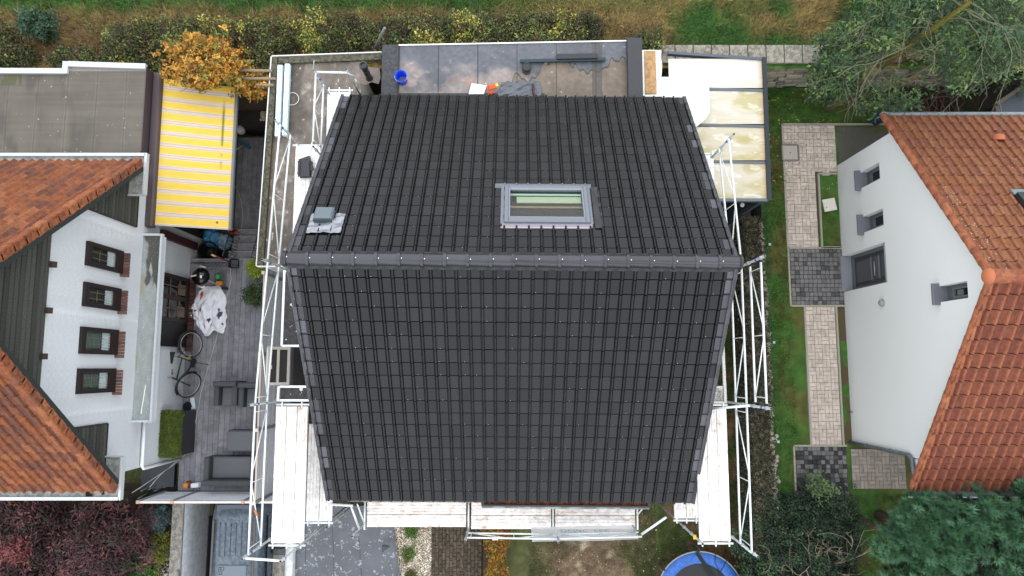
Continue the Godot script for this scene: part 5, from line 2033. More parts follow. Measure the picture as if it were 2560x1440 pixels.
func terrace() -> void:
	rng.seed = 151
	var grey := tones(["#8a8a92", "#97979f", "#a3a3ab"], [0.6, 0.65, 0.68, 0.72, 0.76], 0.5, 0.7, 0.15, 0.12, 1.9)
	var zt := P(600, 647, PATIO).z
	var st := S()
	prism(st, [Vector3(WX, 0, zt), Vector3(-5.9, 0, zt), Vector3(-5.9, 0, 3.29), Vector3(WX, 0, 3.29)], -1.19, PATIO - 0.03)
	var o := struct("patio", st, M("#4b4a4c", 0.9))
	planks(o, WX, -5.95, zt, 3.2, PATIO - 0.012, grey)
	st = S()
	prism(st, [Vector3(WX, 0, -6.75), Vector3(-6.21, 0, -6.75), Vector3(-6.21, 0, zt - 0.005), Vector3(WX, 0, zt - 0.005)], -1.19, LOW - 0.03)
	o = struct("lower_patio", st, M("#3d3a3a", 0.9))
	planks(o, -8.0, -6.23, -6.7, P(600, 573, LOW).z, LOW - 0.012, tones(["#8a8a92", "#97979f", "#a3a3ab"], [0.5, 0.54, 0.58], 0.5, 0.75, 0.2, 0.14, 1.9))
	# steps down from the patio
	var vs := [646, 628, 609, 590, 573]
	var ul := [1366 / 9.0 + 420, 1440 / 9.0 + 420, 1480 / 9.0 + 420, 1540 / 9.0 + 420]
	st = S()
	var holder := thing("steps", "four grey plank steps leading down between railing and garage wall", "steps")
	for i in 4:
		var y := PATIO - 0.17 * (i + 1)
		var za := P(620, vs[i + 1], y).z
		var zb := P(620, vs[i], y + 0.17).z
		var xl := P(ul[i], vs[i + 1], y).x
		st = S()
		box(st, Vector3((xl - 6.22) / 2, y - 0.1 - 0.004, (za + zb) / 2), Vector3(-6.22 - xl, 0.2, zb - za))
		obj("tread", st, grey[3], holder)
		st = S()
		box(st, Vector3((xl - 6.22) / 2, y + 0.002, za + 0.008), Vector3(-6.22 - xl, 0.012, 0.018))
		obj("nosing", st, M("#a5a4a2", 0.5, 0.3), holder)
	st = S()
	box(st, Vector3(-7.35, PATIO + 0.002, zt + 0.008), Vector3(2.9, 0.012, 0.018))
	obj("patio_nosing", st, M("#a5a4a2", 0.5, 0.3), holder)
	# railings: one along the edge of the pit, one beside the steps, one at the garage wall
	var iron := M("#17171a", 0.5)
	var rails := [
		[P(478, 657, PATIO + 0.75), P(578, 657, PATIO + 0.75), PATIO, "thin black railing guarding the patio edge beside the round grill"],
		[P(556, 640, PATIO + 0.8), P(578, 568, LOW + 0.9), -1.0, "thin dark handrail sloping down the left side of the steps"],
		[P(627, 645, PATIO + 0.75), P(648, 575, LOW + 0.8), -1.0, "black handrail sloping down the steps beside the garage wall"]]
	for r in rails:
		var t := thing("railing", r[3], "railing")
		st = S(true)
		tube(st, [r[0], r[1]], 0.014, 6)
		obj("top_rail", st, iron if r[2] > 0.0 else M("#3c4046", 0.4, 0.3), t)
		for k in 10:
			var p: Vector3 = (r[0] as Vector3).lerp(r[1], (k + 0.5) / 10.0)
			var by: float = r[2] if r[2] > 0.0 else lerpf(PATIO, LOW, (k + 0.5) / 10.0)
			st = S()
			tube(st, [p, Vector3(p.x, by, p.z)], 0.007, 5)
			obj("baluster", st, iron, t)
	# planter with gravel behind the lower terrace
	st = S()
	var zg := P(630, 308, 0.85).z
	box(st, Vector3(-7.5, 0.4, (zg - 7.35) / 2), Vector3(2.6, 0.9, zg + 7.35))
	struct("gravel_bed", st, M("#2a2623", 0.9))
	var peb := pebble()
	var xf := []
	var cc := []
	for i in 1500:
		xf.append(Transform3D(rand_basis(3.0, R(0.7, 1.6)), Vector3(R(-7.2, -6.25), 0.87, R(-7.3, zg - 0.08))))
		cc.append(pick([L("#d9cdb8"), L("#b0a490"), L("#7e5a44"), L("#e8dec8"), L("#8e8a74")]) * R(0.7, 1.2))
	tag(mm("pale_gravel", peb, VM(0.9), xf, cc), "pale gravel with brown leaves in the bed behind the lower terrace", "gravel")
	fences()
	patio_furniture()
	patio_clutter()
	bicycle()

func pebble() -> ArrayMesh:
	var st := S(true)
	rng.seed = 9
	lathe(st, Vector3.ZERO, [[0.0, 0.014], [0.016, 0.01], [0.022, 0.0], [0.014, -0.01], [0.0, -0.012]], 6)
	st.generate_normals()
	return st.commit()

func fences() -> void:
	rng.seed = 161
	var slat := tones(["#a4a8ae", "#b2b6bc", "#bfc2c8"], [1.1, 1.2, 1.28, 1.34], 0.8, 0.7, 0.2)
	var t := thing("fence", "tall grey slatted privacy fence along the patio beside the scaffold", "fence")
	var zs := [-2.36, P(640, 885, 2.9).z, P(625, 1075, 2.9).z, 3.22]
	for k in 3:
		for i in 12:
			var st := S()
			box(st, Vector3.ZERO, Vector3(0.025, 0.106, zs[k + 1] - zs[k] - 0.08))
			var o := obj("slat", st, pick(slat), t)
			o.position = Vector3(-6.19, PATIO + 0.09 + i * 0.132, (zs[k] + zs[k + 1]) / 2)
	for k in 4:
		var st := S()
		box(st, Vector3(-6.19, (PATIO + 2.92) / 2, zs[k]), Vector3(0.07, 2.92 - PATIO, 0.07))
		obj("post", st, M("#7f8287", 0.6), t)
		st = S()
		bevel_box(st, Vector3(-6.19, 2.94, zs[k]), Vector3(0.085, 0.03, 0.085), 0.01)
		obj("post_cap", st, M("#c9bfae", 0.6), t)
	var s2 := S()
	box(s2, Vector3(-6.19, 2.85, 0.4), Vector3(0.045, 0.02, 5.6))
	obj("top_rail", s2, M("#b5a99c", 0.7), t)
	t = thing("fence", "long grey slatted fence across the end of the patio above the van", "fence")
	var x0 := P(345, 1252, 2.6).x
	var x1 := P(690, 1258, 2.6).x
	var xm := P(430, 1254, 2.6).x
	var xn := P(607, 1256, 2.6).x
	var xs := [x0, xm, xn, x1]
	for k in 3:
		for i in 11:
			var st := S()
			box(st, Vector3.ZERO, Vector3(xs[k + 1] - xs[k] - 0.05, 0.086, 0.022))
			var o := obj("slat", st, pick(slat), t)
			o.position = Vector3((xs[k] + xs[k + 1]) / 2, PATIO + 0.07 + i * 0.118, 3.25)
	for k in 4:
		var st := S()
		box(st, Vector3(xs[k], (PATIO + 2.6) / 2, 3.25), Vector3(0.07, 2.6 - PATIO, 0.07))
		obj("post", st, M("#7f8287", 0.6), t)
		st = S()
		bevel_box(st, Vector3(xs[k], 2.61, 3.25), Vector3(0.085, 0.03, 0.085), 0.01)
		obj("post_cap", st, M("#b08a78", 0.6), t)
	s2 = S()
	box(s2, Vector3((x0 + x1) / 2, 2.585, 3.26), Vector3(x1 - x0, 0.025, 0.05))
	obj("top_rail", s2, M("#cfc6bb", 0.6), t)

func seat(called: String, label: String, cat: String, x0: float, x1: float, z0: float, z1: float, arms: Array, group := "") -> void:   # woven outdoor seat; arms: which sides rise [west, east, north, south]
	var t := thing(called, label, cat, Vector3((x0 + x1) / 2, PATIO, (z0 + z1) / 2), 0.0, group)
	var w := x1 - x0
	var d := z1 - z0
	var weave := NM(["#3f4145", "#484a4e", "#505256"], 0.12, 0.8, 0.6)
	var st := S()
	bevel_box(st, Vector3(0, 0.15, 0), Vector3(w, 0.3, d), 0.02)
	obj("base", st, weave, t)
	st = S()
	var a := 0.13
	var cx := ((a if arms[0] else 0.0) - (a if arms[1] else 0.0)) / 2
	var cz := ((a if arms[2] else 0.0) - (a if arms[3] else 0.0)) / 2
	bevel_box(st, Vector3(cx, 0.36, cz), Vector3(w - (a if arms[0] else 0.0) - (a if arms[1] else 0.0) - 0.02, 0.12, d - (a if arms[2] else 0.0) - (a if arms[3] else 0.0) - 0.02), 0.03)
	obj("cushion", st, NM(["#54575b", "#5a5d61", "#606367"], 0.5, 0.9, 0.2), t)
	for e in [[arms[0], Vector3(-w / 2 + a / 2, 0.45, 0), Vector3(a, 0.34, d)], [arms[1], Vector3(w / 2 - a / 2, 0.45, 0), Vector3(a, 0.34, d)], [arms[2], Vector3(0, 0.5, -d / 2 + a / 2), Vector3(w - 0.01, 0.44, a)], [arms[3], Vector3(0, 0.5, d / 2 - a / 2), Vector3(w - 0.01, 0.44, a)]]:
		if e[0]:
			st = S()
			bevel_box(st, e[1], e[2], 0.025)
			obj("backrest" if (e[2] as Vector3).x > 0.3 else "armrest", st, weave, t)

func patio_furniture() -> void:
	var y := PATIO + 0.5
	var g := "dark woven armchairs on the patio"
	seat("armchair", "dark grey woven armchair standing free beside the bicycle's front wheel", "armchair", P(538, 985, y).x, P(596, 985, y).x, P(560, 953, y).z, P(560, 1014, y).z, [true, true, true, false], g)
	seat("armchair", "dark grey woven armchair half hidden behind the slatted fence", "armchair", P(600, 985, y).x, P(652, 985, y).x, P(610, 956, y).z, P(610, 1018, y).z, [true, true, true, false], g)
	seat("footstool", "flat dark grey woven footstool between the armchairs and the sofa", "footstool", P(563, 1100, y).x, P(640, 1100, y).x, P(600, 1077, y).z, P(600, 1130, y).z, [false, false, false, false])
	seat("sofa", "wide dark grey woven sofa with cushion at the end of the patio", "sofa", P(513, 1180, y).x, P(640, 1180, y).x, P(560, 1143, y).z, P(560, 1212, y).z, [true, true, false, true])
	# planter
	var t := thing("planter", "long dark rectangular planter holding the clipped box hedge", "planter", Vector3(-8.62, PATIO, (P(440, 1030, 2.1).z + P(440, 1140, 2.1).z) / 2))
	var ln := P(440, 1140, 2.1).z - P(440, 1030, 2.1).z
	var st := S()
	bevel_box(st, Vector3(0, 0.42, 0), Vector3(0.36, 0.84, ln), 0.02)
	obj("box", st, M("#2b2d32", 0.6), t)

func patio_clutter() -> void:
	rng.seed = 171
	# kettle grill
	var c := P(498, 690, PATIO + 0.85)
	var t := thing("kettle_grill", "round black kettle grill with chrome vent and white handles", "grill", Vector3(c.x, PATIO, c.z))
	var st := S(true)
	lathe(st, Vector3(0, 0.72, 0), [[0.0, -0.2], [0.1, -0.17], [0.18, -0.09], [0.225, 0.02], [0.23, 0.03]], 28)
	obj("bowl", st, M("#0b0b0c", 0.2), t)
	st = S(true)
	lathe(st, Vector3(0, 0.75, 0), [[0.232, 0.0], [0.225, 0.05], [0.18, 0.13], [0.1, 0.185], [0.0, 0.2]], 28)
	obj("lid", st, M("#0a0a0b", 0.12), t)
	st = S(true)
	lathe(st, Vector3(0.07, 0.925, 0.02), [[0.045, 0.0], [0.045, 0.016], [0.0, 0.02]], 18)
	obj("vent", st, M("#e6e6e6", 0.25, 0.8), t)
	st = S()
	bar(st, Vector3(-0.17, 0.94, 0.02), Vector3(-0.02, 0.98, 0.0), 0.03, 0.03)
	obj("lid_handle", st, M("#cfc6b2", 0.6), t)
	for s in [-1.0, 1.0]:
		st = S(true)
		tube(st, [Vector3(-0.02 * s - 0.06, 0.72, s * 0.25), Vector3(0.05 * s, 0.73, s * 0.29), Vector3(0.1, 0.72, s * 0.24)], 0.02, 8)
		obj("side_handle", st, M("#dcd6cc", 0.5), t)
	for k in 3:
		var a := 0.6 + TAU * k / 3.0
		st = S(true)
		tube(st, [Vector3(cos(a) * 0.14, 0.6, sin(a) * 0.14), Vector3(cos(a) * 0.32, 0.02, sin(a) * 0.32)], 0.012, 8)
		obj("leg", st, M("#b8b8b8", 0.35, 0.6), t)
	st = S(true)
	lathe(st, Vector3(0.37, 0.09, 0.24), [[0.0, 0.03], [0.09, 0.025], [0.09, -0.025], [0.0, -0.03]], 18, Basis(Vector3.RIGHT, PI / 2))
	obj("wheel", st, M("#101012", 0.7), t)
	st = S()
	box(st, Vector3(0.24, 0.2, 0.0), Vector3(0.26, 0.02, 0.34))
	obj("shelf", st, M("#55565a", 0.5, 0.3), t)
	st = S()
	bevel_box(st, Vector3(0.27, 0.3, -0.05), Vector3(0.1, 0.18, 0.12), 0.02)
	tag(obj("green_box", st, M("#2f8a4a", 0.6), self), "green carton on the shelf of the kettle grill", "carton")
	get_node("green_box").position = Vector3(c.x, PATIO, c.z)
	st = S()
	bevel_box(st, Vector3(0.3, 0.28, 0.12), Vector3(0.16, 0.14, 0.1), 0.02)
	tag(obj("orange_box", st, M("#b5701e", 0.6), self), "orange carton on the shelf of the kettle grill", "carton")
	get_node("orange_box").position = Vector3(c.x, PATIO, c.z)
	# crumpled white building sack
	var b0 := P(487, 722, PATIO)
	var b1 := P(566, 838, PATIO)
	st = S(true)
	var outline := func(a: float) -> float: return 0.62 + 0.62 * fbm(cos(a) * 34, sin(a) * 34, 181) + 0.05 * sin(a * 9.0)
	var f := func(s: float, v: float) -> Vector3:
		var a := s * TAU
		var r: float = v * outline.call(a)
		var p := Vector2(cos(a), sin(a)) * r
		var h := 0.02 + (1.0 - v * v) * 0.06 + 0.42 * absf(fbm(p.x * 30 + p.y * 22 + 20, p.y * 16, 182) - 0.5) * (1.0 - v * 0.6) + 0.2 * absf(fbm(p.x * 80, p.y * 60, 183) - 0.5)
		return Vector3((b0.x + b1.x) / 2 + p.x * (b1.x - b0.x) * 0.55, PATIO + h, (b0.z + b1.z) / 2 + p.y * (b1.z - b0.z) * 0.5)
	grid(st, 72, 22, f)
	var pr := func(u: float, v: float) -> Color:
		var col := Color("#d6d8e2").lerp(Color("#e2e3ea"), fbm(u * 300, v * 60, 184))
		var k := fbm(u * 420, v * 130, 185)
		if v > 0.3 and v < 0.92:
			if u > 0.5 and u < 0.57 and k > 0.6:
				col = Color("#2a2f5c")
			elif u > 0.62 and u < 0.68 and k > 0.66:
				col = Color("#c23a34")
			elif (u < 0.1 or u > 0.93) and k > 0.66:
				col = Color("#44464e")
			elif u > 0.2 and u < 0.3 and v < 0.7 and k > 0.62:
				col = Color("#26283a")
		return col
	tag(obj("building_sack", st, painted(256, 96, pr, 0.6), self), "crumpled white woven sack with blue and red print on the patio", "sack")
	# cable across the floor
	st = S(true)
	var y := PATIO + 0.012
	tube(st, [P(572, 648, y + 0.25), P(576, 668, y), P(578, 700, y), P(566, 745, y), P(556, 790, y), P(540, 850, y), P(520, 920, y), P(503, 980, y), P(492, 1040, y), P(480, 1095, y), P(473, 1124, y), P(462, 1138, y), P(440, 1155, y), P(400, 1188, y), P(374, 1218, y)], 0.008, 6)
	tag(obj("cable", st, M("#b9b6b4", 0.6), self), "thin pale cable winding across the patio floor from the black tub", "cable")
	st = S(true)
	y = LOW + 0.02
	tube(st, [P(585, 460, y), P(598, 485, y), P(605, 515, y), P(607, 545, y), P(603, 575, y + 0.05), P(600, 600, 0.85), P(592, 630, 1.15), P(574, 648, PATIO + 0.25)], 0.008, 6)
	tag(obj("cable", st, M("#a9a6a4", 0.6), self), "thin pale cable running up the steps to the black tub", "cable")
	# black tub, shovels
	t = thing("mortar_tub", "black rectangular mortar tub at the top of the steps", "tub", P(588, 660, PATIO))
	st = S()
	for e in [[Vector3(0, 0.012, 0), Vector3(0.2, 0.024, 0.2)], [Vector3(-0.1, 0.1, 0), Vector3(0.018, 0.2, 0.22)], [Vector3(0.1, 0.1, 0), Vector3(0.018, 0.2, 0.22)], [Vector3(0, 0.1, -0.11), Vector3(0.21, 0.2, 0.018)], [Vector3(0, 0.1, 0.11), Vector3(0.21, 0.2, 0.018)]]:
		box(st, e[0], e[1])
	obj("body", st, M("#161618", 0.7), t)
	t = thing("shovel", "shovel with red handle and pale grip leaning across the railing", "shovel")
	st = S(true)
	var s0 := P(540, 641, PATIO + 0.85)
	var s1 := P(576, 655, PATIO + 0.3)
	tube(st, [s0, s1], 0.02, 8)
	obj("handle", st, M("#5a2420", 0.6), t)
	st = S(true)
	tube(st, [s0 + (s0 - s1).normalized() * 0.16, s0], 0.028, 8)
	obj("grip", st, M("#c59c74", 0.7), t)
	st = S()
	bevel_box(st, s1 + Vector3(0.08, -0.08, 0.03), Vector3(0.18, 0.02, 0.2), 0.005, Basis(Vector3.BACK, -0.5))
	obj("blade", st, M("#3d4247", 0.5, 0.5), t)
	# bags of bottles, barrels, hose in the pit
	var film := StandardMaterial3D.new()
	for e in [[528, 594, 0.27, "#3f87b8", "plain blue rubbish bag on the left of the two under the awning", 1], [556, 603, 0.25, "#7fa9c4", "see-through rubbish bag full of coloured bottles beside the steps", 2]]:
		st = S(true)
		var cc := P(e[0], e[1], LOW + 0.35)
		var k: int = e[5]
		var rr: float = e[2]
		var g := func(s: float, v: float) -> Vector3:
			var a := s * TAU
			var b := (v - 0.5) * PI
			var d := Vector3(cos(a) * cos(b), -sin(b), sin(a) * cos(b))
			var r := rr * (0.9 + 0.35 * (fbm(d.x * 60 + k * 30, d.z * 60 + d.y * 50, 190) - 0.5) + 0.2 * absf(fbm(d.x * 160, d.z * 160 + d.y * 120, 191 + k) - 0.5))
			return Vector3(cc.x, LOW + rr, cc.z) + d * r
		grid(st, 40, 22, g)
		t = thing("rubbish_bag", e[4], "rubbish bag", Vector3.ZERO, 0.0, "rubbish bags under the awning")
		film = StandardMaterial3D.new()
		film.albedo_color = Color(Color(e[3]), 0.75 if k == 1 else 0.55)
		film.roughness = 0.3
		film.transparency = BaseMaterial3D.TRANSPARENCY_ALPHA
		obj("film", st, film, t)
		for i in 16:
			st = S(true)
			var p := Vector3(cc.x, LOW + rr, cc.z) + Vector3(R(-1, 1), R(-0.4, 0.9), R(-1, 1)).normalized() * rr * 0.72
			var d := Vector3(R(-1, 1), R(-0.4, 0.4), R(-1, 1)).normalized()
			tube(st, [p - d * 0.07, p + d * 0.05, p + d * 0.09], 0.03, 8, 0.012)
			obj("bottle", st, M(pick(["#cfd9de", "#4f86ad", "#7fb07a", "#c9505a", "#dfe6e8", "#c9cf9a"]) if k == 2 else pick(["#3f7fae", "#5a9ac0", "#78aa80"]), 0.3), t)
	for e in [[526, 630, "open black plastic barrel below the railing", 0.27], [500, 572, "dark barrel half hidden under the awning's edge", 0.25]]:
		t = thing("barrel", e[2], "barrel", P(e[0], e[1], LOW + 0.3), 0.0, "black barrels under the awning")
		t.position.y = LOW
		st = S(true)
		lathe(st, Vector3.ZERO, [[e[3] * 0.85, 0.0], [e[3], 0.25], [e[3] * 0.96, 0.5], [e[3] * 1.02, 0.52], [e[3] * 0.98, 0.54], [e[3] * 0.9, 0.52], [e[3] * 0.86, 0.1], [0.0, 0.08]], 26)
		obj("body", st, M("#0d0e0f", 0.5), t)
	st = S(true)
	var hp := []
	for k in 60:
		var a := k * 0.55
		hp.append(P(586, 580, LOW + 0.06) + Vector3(cos(a) * (0.13 + 0.03 * sin(k * 1.7)), 0.02 + k * 0.003, sin(a) * (0.09 + 0.03 * cos(k * 1.1))))
	tube(st, hp, 0.012, 6)
	tag(obj("hose", st, M("#b4482e", 0.5), self), "coiled orange red hose at the foot of the steps", "hose")
	for e in [[470, 632], [455, 600]]:
		pass
	# squeegee broom and watering can on the lower terrace
	t = thing("broom", "teal headed deck broom with white handle under the awning", "broom")
	st = S()
	bar(st, P(598, 354, LOW + 0.07), P(625, 370, LOW + 0.07), 0.09, 0.05)
	obj("head", st, M("#17566a", 0.6), t)
	st = S(true)
	tube(st, [P(609, 362, LOW + 0.1), P(568, 388, LOW + 0.6)], 0.018, 8)
	obj("handle", st, M("#cfcac6", 0.5), t)
	t = thing("watering_can", "white and green watering can at the corner of the lower terrace", "watering can", P(604, 328, LOW))
	st = S(true)
	lathe(st, Vector3.ZERO, [[0.11, 0.0], [0.13, 0.1], [0.11, 0.24], [0.06, 0.27], [0.0, 0.27]], 18)
	obj("body", st, M("#c4c2c6", 0.5), t)
	st = S(true)
	tube(st, [Vector3(-0.08, 0.12, 0.0), Vector3(-0.2, 0.22, -0.03), Vector3(-0.24, 0.25, -0.04)], 0.03, 10, 0.045)
	obj("spout", st, M("#4f9440", 0.5), t)
	# lantern and white tub near the fence
	t = thing("lantern", "round brown lantern with amber glass near the end fence", "lantern", P(470, 1211, PATIO + 0.1))
	st = S(true)
	lathe(st, Vector3(0, -0.1, 0), [[0.08, 0.0], [0.09, 0.02], [0.06, 0.05], [0.09, 0.12], [0.07, 0.18], [0.03, 0.2], [0.0, 0.2]], 18)
	obj("body", st, M("#7a4a18", 0.4), t)
	st = S(true)
	lathe(st, Vector3(-0.03, 0.06, 0.02), [[0.085, 0.0], [0.07, 0.05], [0.0, 0.07]], 18, Basis(Vector3.BACK, 0.4))
	obj("amber_glass", st, M("#c98a3a", 0.2), t)
	t = thing("plastic_tub", "small white plastic tub between lantern and sofa", "tub", P(492, 1212, PATIO + 0.05), 0.1)
	st = S()
	bevel_box(st, Vector3(0, 0.06, 0), Vector3(0.22, 0.13, 0.12), 0.03)
	obj("body", st, M("#dfe2ea", 0.4), t)
	st = S()
	bevel_box(st, Vector3(0, 0.13, 0), Vector3(0.2, 0.015, 0.1), 0.006)
	obj("lid", st, M("#eceef4", 0.4), t)
	# leaflet and dark rag by the planter
	st = S()
	box(st, P(482, 1008, PATIO + 0.02), Vector3(0.11, 0.012, 0.3), Basis(Vector3.UP, 0.18))
	box(st, P(483, 1018, PATIO + 0.03), Vector3(0.1, 0.006, 0.06), Basis(Vector3.UP, 0.18))
	tag(obj("leaflet", st, M("#c3d6e2", 0.6), self), "pale blue printed leaflet lying on the patio near the planter", "paper")
	st = S(true)
	var rg := P(469, 1016, PATIO + 0.02)
	lathe(st, rg, [[0.13, 0.0], [0.11, 0.04], [0.06, 0.07], [0.0, 0.06]], 7)
	tag(obj("rag", st, M("#121316", 0.9), self), "black rag crumpled against the corner of the planter", "rag")
	st = S()
	box(st, P(425, 1144, PATIO + 0.5), Vector3(0.1, 0.1, 0.08))
	tag(obj("label_card", st, M("#8ecf86", 0.7), self), "small light green card at the foot of the box hedge", "card")
	# dark steps going down at the south-west corner, with their thin rail
	t = thing("steps", "dark slate steps going down behind the white gable at the lower left", "steps")
	for i in 4:
		st = S()
		var a := P(355 + i * 20, 1168 - i * 6, 0.55 + i * 0.18)
		var b := P(374 + i * 20, 1224 - i * 3, 0.55 + i * 0.18)
		box(st, Vector3((a.x + b.x) / 2, a.y - 0.08, (a.z + b.z) / 2 + 0.02), Vector3(b.x - a.x, 0.16, b.z - a.z))
		obj("tread", st, M("#22272e", 0.5), t)
	t = thing("railing", "thin grey stair rail running past the dark slate steps", "railing")
	st = S(true)
	tube(st, [P(455, 1148, PATIO + 0.5), P(352, 1218, 1.9), P(330, 1232, 1.9)], 0.012, 6)
	obj("top_rail", st, M("#8d8f90", 0.4, 0.4), t)
	for e in [[330, 1232], [352, 1228], [372, 1224], [386, 1228], [345, 1246]]:
		st = S(true)
		tube(st, [P(e[0], e[1], 1.85), P(e[0] + 22, e[1] - 12, 1.2)], 0.01, 5)
		obj("baluster", st, M("#8d8f90", 0.4, 0.4), t)

func bicycle() -> void:
	# leaning with its left side against the wall; wheels on the patio, saddle and bars near the wall
	var r0 := Vector3(-8.36, PATIO, P(487, 862, PATIO).z)   # rear wheel foot
	var r1 := Vector3(-8.36, PATIO, P(487, 962, PATIO).z)   # front wheel foot
	var t := thing("bicycle", "dark bicycle with yellow marks leaning against the white wall", "bicycle", Vector3.ZERO)
	var lean := 0.5   # sideways tilt towards the wall
	var up := Vector3(-sin(lean), cos(lean), 0)
	var fw := Vector3(0, 0, 1)
	var nrm := up.cross(fw)
	var at := func(s: float, h: float) -> Vector3: return r0 + fw * s + up * h
	var L1 := r1.z - r0.z
	var blk := M("#141618", 0.5)
	var frame := M("#242b2d", 0.35, 0.2)
	for e in [[0.0, "wheel", 0.0], [L1, "wheel", 0.35]]:
		var w := Node3D.new()
		w.name = "wheel" if e[0] == 0.0 else "wheel_001"
		t.add_child(w)
		var n: Vector3 = (nrm + fw * e[2]).normalized()
		var f2 := up.cross(n).normalized()
		w.transform = Transform3D(Basis(f2, n, f2.cross(n)), at.call(e[0], 0.35))
		var st := S(true)
		var ring := []
		for k in 33:
			ring.append(Vector3(cos(TAU * k / 32.0), 0, sin(TAU * k / 32.0)) * 0.335)
		tube(st, ring, 0.019, 8, -1.0, false)
		obj("tyre", st, blk, w)
		st = S(true)
		ring = ring.map(func(p): return p * 0.925)
		tube(st, ring, 0.012, 6, -1.0, false)
		obj("rim", st, M("#b9bcbc", 0.3, 0.7), w)
		st = S()
		for k in 14:
			var a := TAU * k / 14.0
			tube(st, [Vector3(cos(a + 0.3) * 0.03, 0.02 * (1 if k % 2 else -1), sin(a + 0.3) * 0.03), Vector3(cos(a), 0, sin(a)) * 0.31], 0.0025, 3, -1.0, false)
		obj("spokes", st, M("#6f7474", 0.4, 0.5), w)
		st = S()
		lathe(st, Vector3(0, -0.03, 0), [[0.0, 0.0], [0.03, 0.0], [0.03, 0.06], [0.0, 0.06]], 10)
		obj("hub", st, M("#4a4d4e", 0.4, 0.5), w)
		st = S(true)
		var arc := []
		for k in 13:
			var a := -0.35 + 2.7 * k / 12.0
			arc.append(Vector3(cos(a), 0, -sin(a)) * 0.375)
		tube(st, arc, 0.022, 6)
		obj("mudguard", st, M("#1c2022", 0.4), w)
	var st := S(true)
	var bb: Vector3 = at.call(0.46, 0.28)
	var sc: Vector3 = at.call(0.33, 0.72)
	var ht: Vector3 = at.call(L1 - 0.2, 0.86)
	var hb: Vector3 = at.call(L1 - 0.13, 0.66)
	tube(st, [bb, at.call(0.66, 0.38), hb], 0.03, 10)
	tube(st, [bb, sc], 0.018, 8)
	tube(st, [bb, at.call(0.0, 0.35)], 0.012, 8)
	tube(st, [sc, at.call(0.0, 0.35)], 0.01, 8)
	tube(st, [at.call(0.36, 0.6), hb.lerp(ht, 0.3)], 0.02, 8)
	tube(st, [hb, ht], 0.024, 8)
	obj("frame", st, frame, t)
	st = S(true)
	tube(st, [hb, at.call(L1 - 0.03, 0.45), at.call(L1, 0.35)], 0.018, 8)
	obj("fork", st, frame, t)
	st = S(true)
	var hc: Vector3 = ht + up * 0.14
	tube(st, [ht, hc], 0.014, 8)
	tube(st, [hc + nrm * 0.02 - fw * 0.2 + nrm * 0.2, hc + nrm * 0.18, hc, hc - nrm * 0.18, hc - nrm * 0.2 - fw * 0.2], 0.012, 8)
	obj("handlebar", st, M("#9ea2a2", 0.3, 0.6), t)
	for s in [-1.0, 1.0]:
		st = S(true)
		tube(st, [hc + nrm * 0.2 * s - fw * 0.08, hc + nrm * 0.2 * s - fw * 0.22], 0.019, 8)
		obj("grip", st, blk, t)
	st = S(true)
	var sd: Vector3 = sc + up * 0.17
	tube(st, [sc, sd], 0.012, 8)
	obj("seat_post", st, M("#8d9090", 0.3, 0.6), t)
	st = S(true)
	tube(st, [sd - fw * 0.12, sd - fw * 0.02, sd + fw * 0.18], 0.075, 10, 0.022)
	obj("saddle", st, M("#0d0d0e", 0.6), t)
	st = S()
	for k in 4:
		tube(st, [at.call(-0.18, 0.7) + nrm * (k - 1.5) * 0.035, at.call(0.24, 0.72) + nrm * (k - 1.5) * 0.035], 0.006, 5)
	for s in [-0.16, 0.0, 0.16]:
		tube(st, [at.call(s, 0.7) - nrm * 0.06, at.call(s, 0.7) + nrm * 0.06], 0.006, 5)
	tube(st, [at.call(0.0, 0.35) + nrm * 0.04, at.call(-0.05, 0.7) + nrm * 0.05], 0.006, 5)
	obj("carrier", st, M("#1b1d1e", 0.5), t)
	st = S()
	tube(st, [bb - nrm * 0.06, bb - nrm * 0.07 + fw * 0.12 - up * 0.1], 0.01, 6)
	tube(st, [bb + nrm * 0.06, bb + nrm * 0.07 - fw * 0.12 + up * 0.1], 0.01, 6)
	box(st, bb - nrm * 0.12 + fw * 0.12 - up * 0.1, Vector3(0.09, 0.03, 0.06))
	box(st, bb + nrm * 0.12 - fw * 0.12 + up * 0.1, Vector3(0.09, 0.03, 0.06))
	obj("cranks", st, M("#2b2d2e", 0.4, 0.3), t)
	st = S()
	lathe(st, bb + nrm * 0.035, [[0.0, 0.0], [0.09, 0.0], [0.09, 0.006], [0.0, 0.008]], 20, Basis(fw, nrm, fw.cross(nrm)))
	obj("chain_guard", st, M("#1c1f21", 0.4), t)
	st = S()
	tube(st, [at.call(0.3, 0.35) + nrm * 0.03, at.call(0.36, 0.42) + nrm * 0.04, at.call(0.37, 0.5) + nrm * 0.03], 0.016, 6)
	obj("yellow_lock", st, M("#c29a34", 0.5), t)
	st = S()
	tube(st, [bb + nrm * 0.02, Vector3(bb.x + 0.34, PATIO + 0.01, bb.z + 0.08)], 0.009, 6)
	obj("kickstand", st, M("#202224", 0.5), t)

